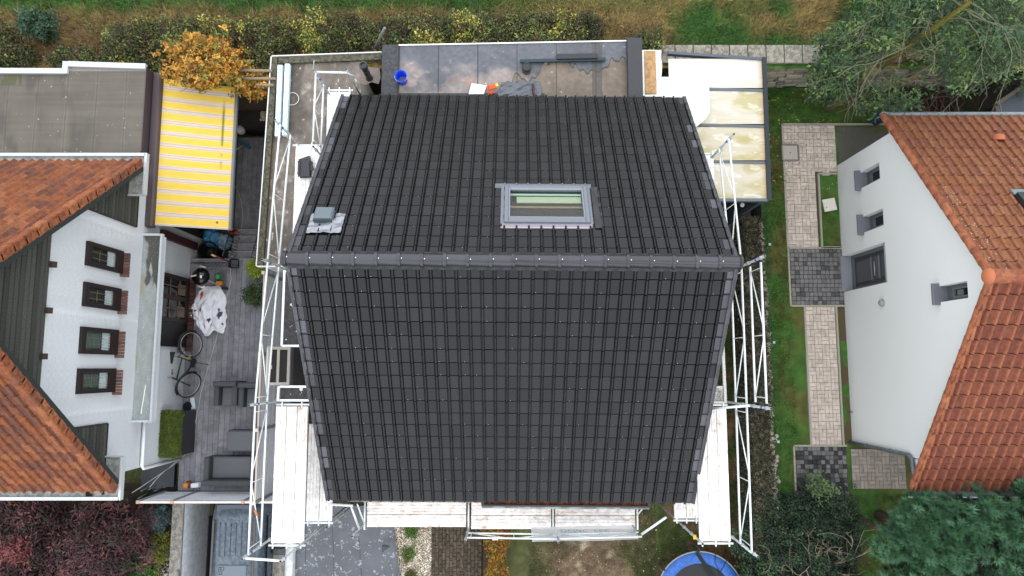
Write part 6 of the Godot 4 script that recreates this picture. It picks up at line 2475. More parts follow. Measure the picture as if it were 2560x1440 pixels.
# ================= the neighbour on the right =================
const EX := 9.25     # plane of the grey-white gable
func right_house() -> void:
	rng.seed = 201
	var t := thing("house", "pale grey rendered house with orange tiled roof and dark panelled front door", "house")
	var render := NM(["#c6c9c8", "#cccecd", "#d1d3d1"], 0.4, 0.9, 0.4, 0.0, 2.9)
	var zr := -1.72
	var topf := func(z: float) -> float: return 7.0 - (absf(z - zr) * (0.77 if z < zr else 0.72)) - 0.04
	# openings: north z, south z, sill y, head y
	var wins := [
		[PX(2199, 405, EX).z, PX(2199, 447, EX).z, 2.1, PX(2199, 430, EX).y],
		[PX(2208, 520, EX).z, PX(2208, 563, EX).z, 2.1, PX(2208, 540, EX).y],
		[PX(2419, 702, EX).z, PX(2419, 745, EX).z, 5.12, PX(2419, 720, EX).y]]
	var dz0 := PX(2215, 604, EX).z
	var dz1 := PX(2215, 706, EX).z
	var dh := PX(2215, 650, EX).y
	var holes := wins.duplicate()
	holes.append([dz0, dz1, YARD + 0.1, dh])
	var st := S()
	gable_wall(st, EX, [-5.72, zr, 2.05], topf, 0.5, holes, -1.0)
	var dp := 0.26
	for h in holes:   # reveals
		var a := Vector3(EX, h[2], h[0])
		var b := Vector3(EX, h[2], h[1])
		var c := Vector3(EX, h[3], h[1])
		var d := Vector3(EX, h[3], h[0])
		var x := Vector3(dp, 0, 0)
		quad(st, a, a + x, d + x, d)
		quad(st, b + x, b, c, c + x)
		quad(st, d, d + x, c + x, c)
		quad(st, a, b, b + x, a + x)
	quad(st, Vector3(EX, 0.5, 2.05), Vector3(18, 0.5, 2.05), Vector3(18, 4.2, 2.05), Vector3(EX, 4.2, 2.05))
	quad(st, Vector3(18, 0.5, -5.72), Vector3(EX, 0.5, -5.72), Vector3(EX, 3.9, -5.72), Vector3(18, 3.9, -5.72))
	obj("wall", st, render, t)
	for i in 3:
		right_window(t, wins[i], i)
	# front door: step, frame, leaf with raised panels, side light, bar handle
	var d := Node3D.new()
	d.name = "door"
	t.add_child(d)
	var zm := (dz0 + dz1) / 2
	d.position = Vector3(EX + dp, 0, zm)
	var w := dz1 - dz0
	var y0 := YARD + 0.1
	var anth := M("#3a3c3f", 0.5)
	st = S()
	for z in [-w / 2 + 0.05, w / 2 - 0.05]:
		box(st, Vector3(-0.02, (y0 + dh) / 2, z), Vector3(0.07, dh - y0, 0.1))
	box(st, Vector3(-0.02, dh - 0.05, 0), Vector3(0.068, 0.1, w))
	box(st, Vector3(-0.02, y0 + 0.05, 0), Vector3(0.068, 0.1, w))
	obj("frame", st, M("#54565a", 0.45), d)
	st = S()
	box(st, Vector3(0.02, (y0 + dh) / 2, 0), Vector3(0.04, dh - y0, w))
	obj("leaf", st, anth, d)
	for e in [[0.22, 1.02], [1.12, 1.4], [1.5, dh - y0 - 0.2]]:   # raised panels, one above the other
		st = S()
		bevel_box(st, Vector3.ZERO, Vector3(e[1] - e[0], 0.035, w - 0.36), 0.03, Basis.IDENTITY)
		var o := obj("panel", st, M("#46484c", 0.4), d)
		o.position = Vector3(-0.014, y0 + (e[0] + e[1]) / 2, 0)
		o.rotation.z = PI / 2
	st = S(true)
	tube(st, [Vector3(-0.07, y0 + 1.26, -0.16), Vector3(-0.07, y0 + 1.26, 0.22)], 0.014, 8)
	obj("handle", st, M("#c9c4bc", 0.3, 0.7), d)
	st = S()
	bevel_box(st, Vector3(-dp / 2 - 0.03, y0 - 0.02, 0), Vector3(dp + 0.1, 0.08, w - 0.01), 0.01)
	obj("step", st, NM(["#6d6f74", "#7c7e83"], 0.5, 0.8), d)
	st = S()
	box(st, Vector3(-dp / 2, dh - 0.04, 0), Vector3(dp, 0.06, w - 0.04))
	obj("lintel_strip", st, M("#888c90", 0.8), d)
	# lamp, cable stub, downpipe
	st = S(true)
	lathe(st, PX(2208, 757, EX), [[0.085, 0.0], [0.085, 0.05], [0.07, 0.09], [0.0, 0.11]], 20, Basis(Vector3.BACK, PI / 2))
	obj("wall_lamp", st, NM(["#6e7374", "#8a8f90"], 0.1, 0.5), t)
	st = S(true)
	var cp := PX(2117, 1027, EX)
	tube(st, [cp + Vector3(0.02, 0, 0), cp + Vector3(-0.03, 0.1, 0.0), cp + Vector3(-0.02, 0.36, 0.02)], 0.012, 6)
	obj("cable_stub", st, M("#202020", 0.6), t)
	st = S(true)
	tube(st, [Vector3(EX - 0.06, YARD, 2.0), Vector3(EX - 0.06, 3.62, 2.0), Vector3(EX - 0.06, 3.75, 2.08), Vector3(EX - 0.05, 3.8, 2.7)], 0.045, 12)
	st.set_smooth_group(-1)
	for y in [1.7, 2.8]:
		tube(st, [Vector3(EX - 0.06, y, 2.0), Vector3(EX - 0.06, y + 0.04, 2.0)], 0.056, 12)
	obj("downpipe", st, NM(["#5f6a70", "#707c82"], 0.5, 0.45, 0.0, 0.2, 1.1, 0.03, 0.2), t)
	st = S()
	box(st, Vector3(EX + 0.3, 3.72, 2.38), Vector3(0.55, 0.03, 0.62))
	box(st, Vector3(EX + 0.3, 3.62, -5.88), Vector3(0.55, 0.03, 0.3))
	box(st, Vector3(EX + 0.02, 3.8, 2.38), Vector3(0.03, 0.3, 0.62))
	box(st, Vector3(EX + 0.02, 3.7, -5.88), Vector3(0.03, 0.3, 0.28))
	obj("soffit", st, M("#b9c0c6", 0.7), t)
	# roof
	var rn := slope(Vector3(0, 7.08, zr), Vector3(0, 3.77, -6.06))
	var rs := slope(Vector3(0, 7.08, zr), Vector3(0, 3.95, 2.72))
	st = S()
	for sl in [rn, rs]:
		box(st, Vector3(13.6, sl.at(0, sl.length / 2, -0.1).y, sl.at(0, sl.length / 2, -0.1).z), Vector3(9.0, 0.1, sl.length), sl.base.basis)
	var roof := obj("roof", st, M("#3a2018", 0.9), t)
	var pan := [[-0.112, -0.012], [-0.095, -0.02], [-0.075, -0.02], [0.02, -0.02], [0.04, -0.006], [0.056, 0.026], [0.075, 0.04], [0.096, 0.03], [0.111, -0.004]]
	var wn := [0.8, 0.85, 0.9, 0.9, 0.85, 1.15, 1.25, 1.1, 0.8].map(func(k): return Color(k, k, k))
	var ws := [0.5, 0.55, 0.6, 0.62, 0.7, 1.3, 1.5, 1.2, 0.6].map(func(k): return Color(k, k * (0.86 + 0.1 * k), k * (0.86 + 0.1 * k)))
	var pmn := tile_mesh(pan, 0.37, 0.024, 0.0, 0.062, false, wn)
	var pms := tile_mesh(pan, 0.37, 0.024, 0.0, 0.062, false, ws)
	var grain := NM(["#8a8480", "#c4c0bc", "#ffffff"], 0.22, 0.9, 0.5, 0.2, 0.9)
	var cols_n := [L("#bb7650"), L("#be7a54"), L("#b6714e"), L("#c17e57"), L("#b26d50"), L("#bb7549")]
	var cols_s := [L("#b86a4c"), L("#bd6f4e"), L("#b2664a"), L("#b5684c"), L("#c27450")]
	for sl in [rn, rs]:
		var north: bool = sl == rn
		var sx: float = signf(sl.base.basis.x.x)
		var rows := 16
		var cut := func(x: float, s: float, _r: int, _c: int) -> bool:
			var q: Vector3 = sl.at(x * sx, s)
			if seen_at(q).x > 2620.0:
				return true
			return not north and s > 4.9 and x > 11.5
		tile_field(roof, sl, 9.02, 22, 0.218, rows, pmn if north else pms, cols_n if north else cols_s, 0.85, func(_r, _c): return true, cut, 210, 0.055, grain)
		var g: float = sl.length / rows
		for r in rows:   # rounded verge tiles
			st = S(true)
			var fwd := [Vector3(0, 0.01, -0.02), Vector3(0, 0.025, g + 0.02)]
			tube(st, fwd, 0.072, 14, 0.082, true)
			var o: MeshInstance3D
			var m: StandardMaterial3D = grain.duplicate()
			m.albedo_color = pick([Color("#c4744c"), Color("#d08054"), Color("#b86a46")])
			o = obj("verge_tile", st, m, roof)
			o.transform = Transform3D(sl.base.basis * Basis(Vector3.RIGHT, -0.05), sl.at(9.02 * sx, r * g, -0.01))
	# ridge tiles with a round end disc
	for i in 9:
		st = S(true)
		tube(st, [Vector3(8.98 + i * 0.38, 7.08, zr), Vector3(9.4 + i * 0.38, 7.1, zr)], 0.15, 18, 0.135, true)
		var m: StandardMaterial3D = grain.duplicate()
		m.albedo_color = pick([Color("#b8684a"), Color("#c07450"), Color("#b06044")])
		obj("ridge_tile", st, m, roof)
	st = S(true)
	lathe(st, Vector3(8.97, 7.08, zr), [[0.155, -0.03], [0.16, 0.0], [0.13, 0.05], [0.07, 0.075], [0.0, 0.085]], 20, Basis(Vector3.BACK, PI / 2))
	obj("ridge_end_cap", st, M("#a4603f", 0.85), roof)
	# a vent tile and the corner of a roof window
	var pl := Plane(rn.at(0, 0, 0.05), rn.at(1, 0, 0.05), rn.at(0, 1, 0.05))
	st = S(true)
	var vp := PP(2497, 345, pl)
	lathe(st, vp, [[0.13, -0.02], [0.12, 0.05], [0.08, 0.09], [0.0, 0.1]], 16, rn.base.basis * Basis(Vector3.RIGHT, 0.5))
	obj("vent_tile", st, M("#ab5f42", 0.85), roof)
	var rw := Node3D.new()
	rw.name = "roof_window"
	t.add_child(rw)
	rw.transform = Transform3D(Basis(Vector3.RIGHT, rn.base.basis.y, Vector3.RIGHT.cross(rn.base.basis.y)), PP(2548, 505, pl))
	st = S()
	box(st, Vector3(0.45, 0.04, -0.28), Vector3(0.95, 0.03, 0.16))
	obj("flashing", st, M("#6f7c82", 0.5, 0.2), rw)
	st = S()
	box(st, Vector3(0.05, 0.06, 0.25), Vector3(0.09, 0.1, 0.9))
	box(st, Vector3(0.45, 0.06, -0.16), Vector3(0.72, 0.1, 0.09))
	obj("frame", st, M("#20272a", 0.4), rw)
	st = S()
	box(st, Vector3(0.5, 0.06, 0.3), Vector3(0.8, 0.02, 0.8))
	obj("pane", st, M("#0c1012", 0.06), rw)
	# lichen specks
	var sp := S()
	var pg := []
	rng.seed = 203
	for k in 6:
		pg.append(Vector3(cos(TAU * k / 6.0) * 0.012 * R(0.6, 1.3), 0, sin(TAU * k / 6.0) * 0.012 * R(0.6, 1.3)))
	prism(sp, pg, 0.0, 0.002)
	sp.generate_normals()
	var xf := []
	for i in 160:
		var q := rn.at(-R(10.6, 12.2), R(0.9, 3.9), 0.03)
		if absf(q.x - (12.4 - 1.05 * (q.z + 4.9) * -0.4) + 1.2) > 0.35:
			continue
		xf.append(Transform3D(rn.base.basis.scaled(Vector3.ONE * R(0.3, 0.9)), q))
	for i in 90:
		xf.append(Transform3D(rn.base.basis.scaled(Vector3.ONE * R(0.3, 1.0)), rn.at(-R(9.1, 9.42), R(0.1, 2.7), 0.03 + R(0, 0.01))))
	mm("lichen_specks", sp.commit(), M("#c9c2b0", 0.95), xf, [], roof)
	# gutters
	st = S(true)
	tube(st, [Vector3(9.0, 3.74, -6.14), Vector3(18, 3.74, -6.14)], 0.06, 12)
	obj("gutter", st, NM(["#6b7478", "#7d878b", "#8b959a"], 0.5, 0.45, 0.0, 0.15, 1.3, 0.03, 0.2), t)
	st = S()
	box(st, Vector3(13.2, 3.86, 2.82), Vector3(8.4, 0.08, 0.12))
	obj("gutter", st, M("#5f666a", 0.5, 0.2), t)
	st = S()
	box(st, Vector3(13.2, 3.89, 2.9), Vector3(8.4, 0.1, 0.03))
	obj("gutter_edge", st, M("#c2c8cc", 0.5, 0.2), t)
	yard_things()

func right_window(t: Node3D, e: Array, k: int) -> void:
	var w := Node3D.new()
	w.name = "window" if k == 0 else "window_%03d" % k
	t.add_child(w)
	var wd: float = e[1] - e[0]
	w.position = Vector3(EX + 0.2, 0, (e[0] + e[1]) / 2)
	var y0: float = e[2]
	var y1: float = e[3]
	var st := S()
	for z in [-wd / 2 + 0.03, wd / 2 - 0.03]:
		box(st, Vector3(0, (y0 + y1) / 2, z), Vector3(0.07, y1 - y0, 0.06))
	box(st, Vector3(0, y1 - 0.03, 0), Vector3(0.068, 0.06, wd))
	box(st, Vector3(0, y0 + 0.09, 0), Vector3(0.068, 0.18, wd))
	obj("frame", st, M("#4b4d51", 0.5), w)
	st = S()
	for z in [-wd / 2 + 0.08, wd / 2 - 0.08]:
		box(st, Vector3(-0.01, (y0 + y1) / 2 + 0.06, z), Vector3(0.06, y1 - y0 - 0.26, 0.04))
	box(st, Vector3(-0.01, y0 + 0.21, 0), Vector3(0.058, 0.05, wd - 0.12))
	box(st, Vector3(-0.01, y1 - 0.08, 0), Vector3(0.058, 0.04, wd - 0.12))
	obj("sash", st, M("#5b5e62", 0.5), w)
	st = S()
	box(st, Vector3(0.01, (y0 + y1) / 2, 0), Vector3(0.01, y1 - y0 - 0.1, wd - 0.1))
	obj("pane", st, M("#0d0f10", 0.05), w)
	if k == 2:
		st = S()
		box(st, Vector3(0.002, y0 + 0.38, 0.0), Vector3(0.004, 0.2, 0.12))
		obj("grey_green_panel", st, M("#56645e", 0.6), w)
	st = S()
	bevel_box(st, Vector3(-0.14, y0 - 0.02, 0), Vector3(0.42, 0.07, wd + 0.12), 0.01)
	obj("sill", st, NM(["#5b5b62", "#66666d"], 0.4, 0.7), w)

func yard_things() -> void:
	rng.seed = 221
	# blue barrel with a white rim at the corner of the roof
	var t := thing("plant_pot", "round dark blue pot with a white rim at the corner of the orange roof", "pot", P(2194, 297, YARD + 0.2))
	t.position.y = YARD
	var st := S(true)
	lathe(st, Vector3.ZERO, [[0.14, 0.0], [0.16, 0.25], [0.14, 0.42], [0.12, 0.42], [0.1, 0.2], [0.0, 0.18]], 22)
	obj("body", st, M("#15324f", 0.5), t)
	st = S(true)
	lathe(st, Vector3(0.03, 0.44, 0), [[0.115, 0.0], [0.115, 0.05], [0.085, 0.05], [0.085, 0.0]], 22)
	obj("rim", st, M("#d8dde2", 0.5), t)
	# bed of dark soil and the reddish hose
	st = S()
	var a := P(2215, 215, YARD)
	prism(st, [a, Vector3(14.5, 0, a.z), Vector3(14.5, 0, -6.3), Vector3(a.x + 0.1, 0, -6.3)], YARD - 0.02, YARD + 0.045)
	struct("soil_bed", st, NM(["#231c17", "#342a22", "#43352a", "#3c3a22"], 0.3, 0.95, 1.5))
	st = S(true)
	var pts := []
	var c := P(2345, 268, YARD + 0.1)
	for k in 90:
		var an := k * 0.47
		pts.append(c + Vector3(cos(an) * (0.42 + 0.18 * sin(k * 0.9)) + 0.25 * sin(k * 0.21), 0.02 + 0.002 * k, sin(an) * (0.34 + 0.12 * cos(k * 0.7))))
	tube(st, pts, 0.013, 6)
	tag(obj("hose", st, M("#6e4a48", 0.6), self), "tangled dull red garden hose on dark soil above the orange roof", "hose")
	# dark shed corner at the edge
	t = thing("shed", "dark blue flat shed roof with pale timber edge at the upper right", "shed")
	var y := 2.4
	var s0 := P(2488, 262, y)
	var s1 := P(2562, 205, y)
	st = S()
	prism(st, [s0, s1, s1 + Vector3(1.5, 0, -0.9), s1 + Vector3(2.5, 0, 1.6), Vector3(s0.x + 0.1, 0, -6.3)], y - 0.06, y)
	obj("roof", st, M("#232d38", 0.5), t)
	st = S()
	bar(st, s0, s1 + Vector3(1.5, 0, -0.9), 0.09, 0.13)
	bar(st, s0 + Vector3(0, -0.01, 0.05), Vector3(s0.x + 0.1, y - 0.01, -6.3), 0.09, 0.13)
	obj("timber_edge", st, NM(["#4c453a", "#5f574a"], 0.4, 0.9), t)
	st = S()
	prism(st, [s0 + Vector3(0.15, 0, 0.1), s1 + Vector3(0.1, 0, 0.15), s1 + Vector3(2.0, 0, 1.4), Vector3(s0.x + 0.2, 0, -6.35)], 0.6, y - 0.08)
	obj("wall", st, M("#2a2c30", 0.8), t)
	# dark leafy hedge between the gardens, pale leaves along its outer edge
	var h := thing("hedge", "long dark brown leaved hedge between the scaffolded house and the lawn", "hedge")
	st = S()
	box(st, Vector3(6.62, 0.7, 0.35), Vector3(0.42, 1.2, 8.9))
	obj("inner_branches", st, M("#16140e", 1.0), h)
	var lm := leaf_clump(10, 0.06, 0.06, 0.6, 231, 0.75)
	rng.seed = 232
	var xf := []
	var cols := []
	var pal := [L("#3a3826"), L("#4a4632"), L("#2c2c1c"), L("#585140"), L("#343c22"), L("#26251a"), L("#6a6250")]
	for i in 9500:
		var z := R(-4.1, 4.9)
		var x := R(6.36, 6.9)
		var yy := 1.34 + R(-0.05, 0.06)
		if rng.randf() < 0.3:
			x = 6.38 + R(-0.05, 0.04)
			yy = R(0.3, 1.34)
		var pal_edge := x > 6.82 and rng.randf() < 0.4
		xf.append(Transform3D(rand_basis(0.7, R(0.5, 0.95)), Vector3(x + 0.1 * (fbm(z * 30, 2.0, 233) - 0.5), yy + 0.14 * (fbm(z * 40, x * 40, 234) - 0.5), z)))
		cols.append(L("#aaa28e") * R(0.5, 1.1) if pal_edge else (pick(pal) as Color) * R(0.5, 1.4))
	mm("foliage", lm, VM(0.85, 0.1), xf, cols, h)
	# stones along the far side of the hedge
	rng.seed = 236
	for k in 3:
		st = S(true)
		for i in 2:
			lathe(st, Vector3(R(-0.05, 0.05), 0, i * 0.1), [[0.0, 0.05], [0.05, 0.03], [0.065, 0.0], [0.03, -0.04], [0.0, -0.05]], 7)
		var o := obj("pale_stone", st, M("#b5b0a2", 0.9), self)
		tag(o, ["pale stones", "white stones", "light stones"][k] + " at the foot of the green fence, " + ["furthest from", "midway to", "nearest to"][k] + " the cobbled corner", "stones")
		o.position = P(1938 + k * 2, 1090 + k * 52, YARD + 0.1)
	# green wire fence
	var f := thing("wire_fence", "green wire mesh fence with pale capped posts along the hedge", "fence")
	var gp := M("#1f4a3c", 0.5)
	var zs := []
	for v in [360, 611, 856, 1104, 1340]:
		zs.append(P(1930, v, 1.45).z)
	for z in zs:
		st = S(true)
		tube(st, [Vector3(7.0, 0.3, z), Vector3(7.0, 1.45, z)], 0.02, 8)
		obj("post", st, gp, f)
		st = S()
		bevel_box(st, Vector3(7.0, 1.47, z), Vector3(0.065, 0.04, 0.065), 0.012)
		obj("post_cap", st, M("#7fb5b2", 0.5), f)
	st = S()
	for k in 7:
		tube(st, [Vector3(7.0, 0.5 + k * 0.15, -5.5), Vector3(7.0, 0.5 + k * 0.15, 6.5)], 0.004, 4)
	for k in 110:
		tube(st, [Vector3(7.0, 0.5, -5.4 + k * 0.11), Vector3(7.0, 1.4, -5.4 + k * 0.11)], 0.003, 3)
	obj("mesh", st, gp, f)

# ================= trees, shrubs, hedges =================
func vegetation() -> void:
	var narrow := leaf_clump(12, 0.13, 0.13, 0.34, 301, 0.35)
	var small := leaf_clump(12, 0.075, 0.06, 0.62, 302, 0.5)
	var broad := leaf_clump(9, 0.1, 0.1, 0.62, 303, 0.55)
	var maple := leaf_clump(11, 0.1, 0.14, 0.26, 304, 0.5)
	# --- tall tree at the upper right, leaning stem with arching bare branches
	rng.seed = 311
	var t := thing("tree", "tall loose tree with mossy yellow stem and arching bare branches over the stone wall", "tree")
	var b0 := P(2068, 268, YARD)
	var b1 := P(2200, 165, 3.9)
	var b2 := P(2300, 95, 5.6)
	var b3 := P(2425, 5, 7.0)
	var st := S(true)
	tube(st, [b0, b0.lerp(b1, 0.3) + Vector3(0.05, 0, 0), b0.lerp(b1, 0.65) + Vector3(-0.04, 0, 0.03), b1], 0.16, 10, 0.1)
	tube(st, [b0 + Vector3(0.1, 0.2, 0), P(2170, 235, 1.9), P(2300, 190, 3.4)], 0.1, 8, 0.05)
	obj("trunk", st, NM(["#5a4e36", "#74674a", "#8a7c5c"], 0.3, 0.95, 1.5), t)
	st = S(true)
	tube(st, [b1, b2, b3], 0.1, 10, 0.05)
	obj("mossy_stem", st, NM(["#4e4a18", "#6e671c", "#857c28"], 0.25, 0.95, 1.5), t)
	st = S(true)
	var ends := []
	for i in 26:
		var k := R(0.05, 1.0)
		var p := b1.lerp(b2, k * 2.0) if k < 0.5 else b2.lerp(b3, k * 2.0 - 1.0)
		var a := R(0, TAU)
		twig(st, p, Vector3(cos(a), R(0.1, 0.6), minf(sin(a), 0.45)), R(0.9, 1.7), R(0.010, 0.018), 2, 0.26, -0.5, ends)
	for i in 8:
		var p := b0.lerp(b1, R(0.5, 1.0))
		twig(st, p, Vector3(R(-1.0, 0.3), 0.4, R(-0.6, 0.3)), R(0.6, 1.2), 0.016, 2, 0.28, -0.4, ends)
	obj("branches", st, NM(["#54523c", "#666450", "#747260"], 0.3, 0.9), t)
	var xf := []
	var cols := []
	var pal := [L("#344b2e"), L("#425c37"), L("#2a3d29"), L("#527040"), L("#68803e"), L("#3c5638")]
	for e in ends:
		for k in 8:
			var p: Vector3 = e + Vector3(R(-0.3, 0.3), R(-0.4, 0.15), R(-0.3, 0.3))
			if p.z > -6.2 or (p.x < 9.0 and p.z > -7.0) or p.x < 7.9:
				continue
			xf.append(Transform3D(rand_basis(0.9, R(0.7, 1.25)), p))
			cols.append((pick(pal) as Color) * R(0.7, 1.3))
	for i in 1150:
		var p := Vector3(R(8.6, 14.0), R(2.4, 4.2), R(-11.0, -7.2))
		if fbm(p.x * 32, p.z * 32, 315) < 0.44 - (0.12 if p.x > 10 else 0.0):
			continue
		if p.z > -8.0 and p.x < 10.4:
			continue
		xf.append(Transform3D(rand_basis(0.9, R(0.7, 1.3)), p))
		cols.append((pick(pal) as Color) * R(0.5, 1.1))
	mm("crown", narrow, VM(0.7, 0.2), xf, cols, t)
	# --- broad evergreen shrub with bare twigs, lower right
	rng.seed = 321
	t = thing("shrub", "sprawling dark evergreen shrub with bare pale twigs beside the cobbled corner", "shrub")
	var c := P(1995, 1395, 1.2)
	st = S(true)
	ends = []
	for i in 5:
		var a := -0.5 - 2.2 * i / 4.0 + R(-0.2, 0.2)
		twig(st, P(2095, 1410, 1.5), Vector3(cos(a), R(0.3, 0.6), sin(a)), R(0.7, 1.15), 0.016, 2, 0.28, 0.2, ends)
	for i in 5:
		twig(st, P(1960 + i * 25, 1440, 1.5), Vector3(R(-1, 0.6), 0.7, R(-1.0, -0.1)), R(0.5, 0.9), 0.01, 2, 0.3, 0.2, ends)
	obj("branches", st, NM(["#70654e", "#8a7e64", "#9c9076"], 0.3, 0.9), t)
	st = S(true)
	tube(st, [Vector3(c.x + 0.6, YARD - 0.1, c.z + 0.3), P(2095, 1400, 1.6)], 0.09, 8, 0.05)
	obj("trunk", st, M("#4a4030", 0.95), t)
	var ev := [L("#1c2a1c"), L("#243624"), L("#2d4429"), L("#16221a"), L("#3a5230"), L("#283a2c")]
	crown(t, "foliage", P(1985, 1360, 1.0), Vector3(1.35, 0.75, 1.25), 6800, small, ev, 0.8, 1.4, 322, 0.35, 0.45, 3.0, YARD)
	crown(t, "foliage", P(2060, 1290, 1.2), Vector3(0.85, 0.5, 0.7), 900, small, [L("#26382a"), L("#34482e"), L("#20301f")], 0.8, 1.4, 323, 0.2, 0.5, 3.5, YARD)
	crown(t, "foliage", P(1990, 1450, 0.9), Vector3(1.5, 0.8, 0.8), 2600, small, ev, 0.8, 1.4, 324, 0.3, 0.4, 3.0, YARD)
	crown(t, "foliage", P(2045, 1215, 1.6), Vector3(0.3, 0.6, 0.42), 60, small, [L("#4a6038"), L("#5a7044")], 0.7, 1.2, 325, 0.1, 0.5, 3.5, YARD)
	# --- big rounded pine, lower right corner
	rng.seed = 331
	t = thing("pine_tree", "big rounded blue green pine covering the corner of the orange roof", "pine")
	c = P(2440, 1415, 3.5)
	st = S(true)
	tube(st, [Vector3(c.x - 0.8, YARD - 0.1, c.z - 0.6), Vector3(c.x - 0.3, 2.0, c.z - 0.2), c], 0.17, 10, 0.08)
	tube(st, [P(2140, 1290, 0.9), P(2190, 1320, 1.2), P(2240, 1330, 1.6)], 0.11, 8, 0.07)
	obj("trunk", st, NM(["#3a2a20", "#54402f"], 0.3, 0.95, 1.5), t)
	var needle := needle_clump(60, 0.16, 332)
	var pines := [L("#33583a"), L("#3e6844"), L("#2a4a32"), L("#4c7854"), L("#385e3a"), L("#5a8464")]
	rng.seed = 333
	xf = []
	cols = []
	var lobes := []
	for i in 84:   # tufted lobes over a dome
		var d := Vector3(R(-1, 1), R(0.0, 1), R(-1, 1)).normalized()
		lobes.append([c + d * Vector3(2.4, 1.6, 2.3) * R(0.86, 1.0), R(0.24, 0.46)])
	for l in lobes:
		for i in 60:
			var d := Vector3(R(-1, 1), R(-0.4, 1), R(-1, 1)).normalized()
			var p: Vector3 = l[0] + d * l[1] * R(0.75, 1.0)
			var b := Basis(Quaternion(Vector3.UP, (d + Vector3.UP * 0.6 + (l[0] - c).normalized() * 0.4).normalized()))
			xf.append(Transform3D(b.scaled(Vector3.ONE * R(0.7, 1.15)), p))
			cols.append((pick(pines) as Color) * R(0.7, 1.2))
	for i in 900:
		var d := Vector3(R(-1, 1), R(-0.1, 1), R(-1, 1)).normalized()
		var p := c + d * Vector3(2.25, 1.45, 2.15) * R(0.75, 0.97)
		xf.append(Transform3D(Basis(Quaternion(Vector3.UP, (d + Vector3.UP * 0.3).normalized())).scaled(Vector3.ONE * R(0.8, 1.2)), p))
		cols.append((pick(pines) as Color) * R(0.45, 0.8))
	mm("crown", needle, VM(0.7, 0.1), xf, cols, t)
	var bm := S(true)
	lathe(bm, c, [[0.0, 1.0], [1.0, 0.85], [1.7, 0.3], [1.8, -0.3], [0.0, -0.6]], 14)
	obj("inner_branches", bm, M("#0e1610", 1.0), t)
	# --- red leaved maple, lower left
	rng.seed = 341
	t = thing("maple", "dark red leaved maple spreading in the lower left corner", "maple")
	c = P(165, 1395, 1.5)
	st = S(true)
	ends = []
	for i in 9:
		var a := TAU * i / 9.0
		twig(st, Vector3(c.x, 0.3, c.z), Vector3(cos(a) * 0.8, 1.0, sin(a) * 0.8), 1.5, 0.04, 2, 0.25, 0.2, ends)
	obj("trunk", st, M("#2e211e", 0.9), t)
	var reds := [L("#402428"), L("#4e2e34"), L("#301c20"), L("#5e383e"), L("#3a2428"), L("#6a403c"), L("#26181a"), L("#2c3420")]
	crown(t, "crown", P(120, 1400, 1.1), Vector3(2.0, 0.75, 1.3), 2900, maple, reds, 0.8, 1.35, 342, 0.35, 0.5, 3.0, 0.25, 0.6)
	crown(t, "crown", P(270, 1340, 1.4), Vector3(0.95, 0.55, 0.85), 1400, maple, reds, 0.8, 1.35, 343, 0.25, 0.5, 3.2, 0.25, 0.6)
	crown(t, "crown", P(60, 1300, 1.4), Vector3(0.9, 0.5, 0.6), 800, maple, reds, 0.8, 1.35, 344, 0.25, 0.5, 3.2, 0.25, 0.6)
	crown(t, "crown", P(40, 1370, 1.7), Vector3(0.35, 0.25, 0.3), 160, maple, [L("#6e383a"), L("#7c4442")], 0.8, 1.2, 345, 0.1, 0.5, 3.2, 0.25, 0.6)
	# plants beside it
	bush("shrub", "small blue grey spruce between the red maple and the concrete wall", Vector3(0.33, 0.3, 0.33), P(396, 1292, 0.6), 420, small, [L("#5d7276"), L("#6d8286"), L("#4c6064")], 351)
	bush("shrub", "low yellow green shrub beside the concrete coping at the lower left", Vector3(0.5, 0.35, 0.55), P(383, 1372, 0.5), 800, small, [L("#7a7a2c"), L("#6a7030"), L("#8c8a3a"), L("#54602c")], 352)
	bush("shrub", "glossy bright green shrub at the bottom edge near the maple", Vector3(0.35, 0.3, 0.3), P(352, 1432, 0.45), 420, broad, [L("#2f6a2a"), L("#4a8a34"), L("#245024")], 353)
	bush("shrub", "dark green bush tucked between the left eave and the end fence", Vector3(0.6, 0.3, 0.3), P(390, 1258, 0.5), 500, small, [L("#232e20"), L("#2f3c28"), L("#3d3030")], 354)
	rng.seed = 355
	var peb := pebble()
	xf = []
	cols = []
	for i in 900:
		var p := P(R(330, 432), R(1330, 1450), 0.22)
		xf.append(Transform3D(rand_basis(3.0, R(0.8, 1.7)), p))
		cols.append(pick([L("#b9b4a8"), L("#8c887c"), L("#d0ccc0"), L("#6a5a4c")]) * R(0.5, 1.0))
	tag(mm("pale_gravel", peb, VM(0.9), xf, cols), "pale pebbles between the maple and the concrete wall", "gravel")
	# --- copper beech hedge over the awning
	rng.seed = 361
	t = thing("beech_bush", "orange autumn beech bush hanging over the striped awning", "beech bush")
	c = P(535, 165, 3.2)
	st = S(true)
	ends = []
	for i in 9:
		var a := R(0, TAU)
		twig(st, Vector3(c.x + R(-0.6, 0.6), FIELD - 0.2, c.z + R(-0.2, 0.2)), Vector3(cos(a) * 0.5, 1.0, sin(a) * 0.3 - 0.2), 1.1, 0.022, 2, 0.25, 0.2, ends)
	obj("branches", st, M("#4a3a2c", 0.9), t)
	var orange := [L("#b8832c"), L("#ad7226"), L("#c49438"), L("#9c782e"), L("#7e7a34"), L("#c0923e"), L("#94662a"), L("#6e7236")]
	crown(t, "foliage", P(520, 145, 3.5), Vector3(0.9, 0.6, 0.5), 1050, broad, orange, 0.55, 0.95, 362, 0.3, 0.5, 3.2, 2.4, 0.9)
	crown(t, "foliage", P(505, 185, 3.9), Vector3(0.75, 0.3, 0.3), 480, broad, orange, 0.55, 0.95, 363, 0.3, 0.5, 3.2, 2.4, 0.9)
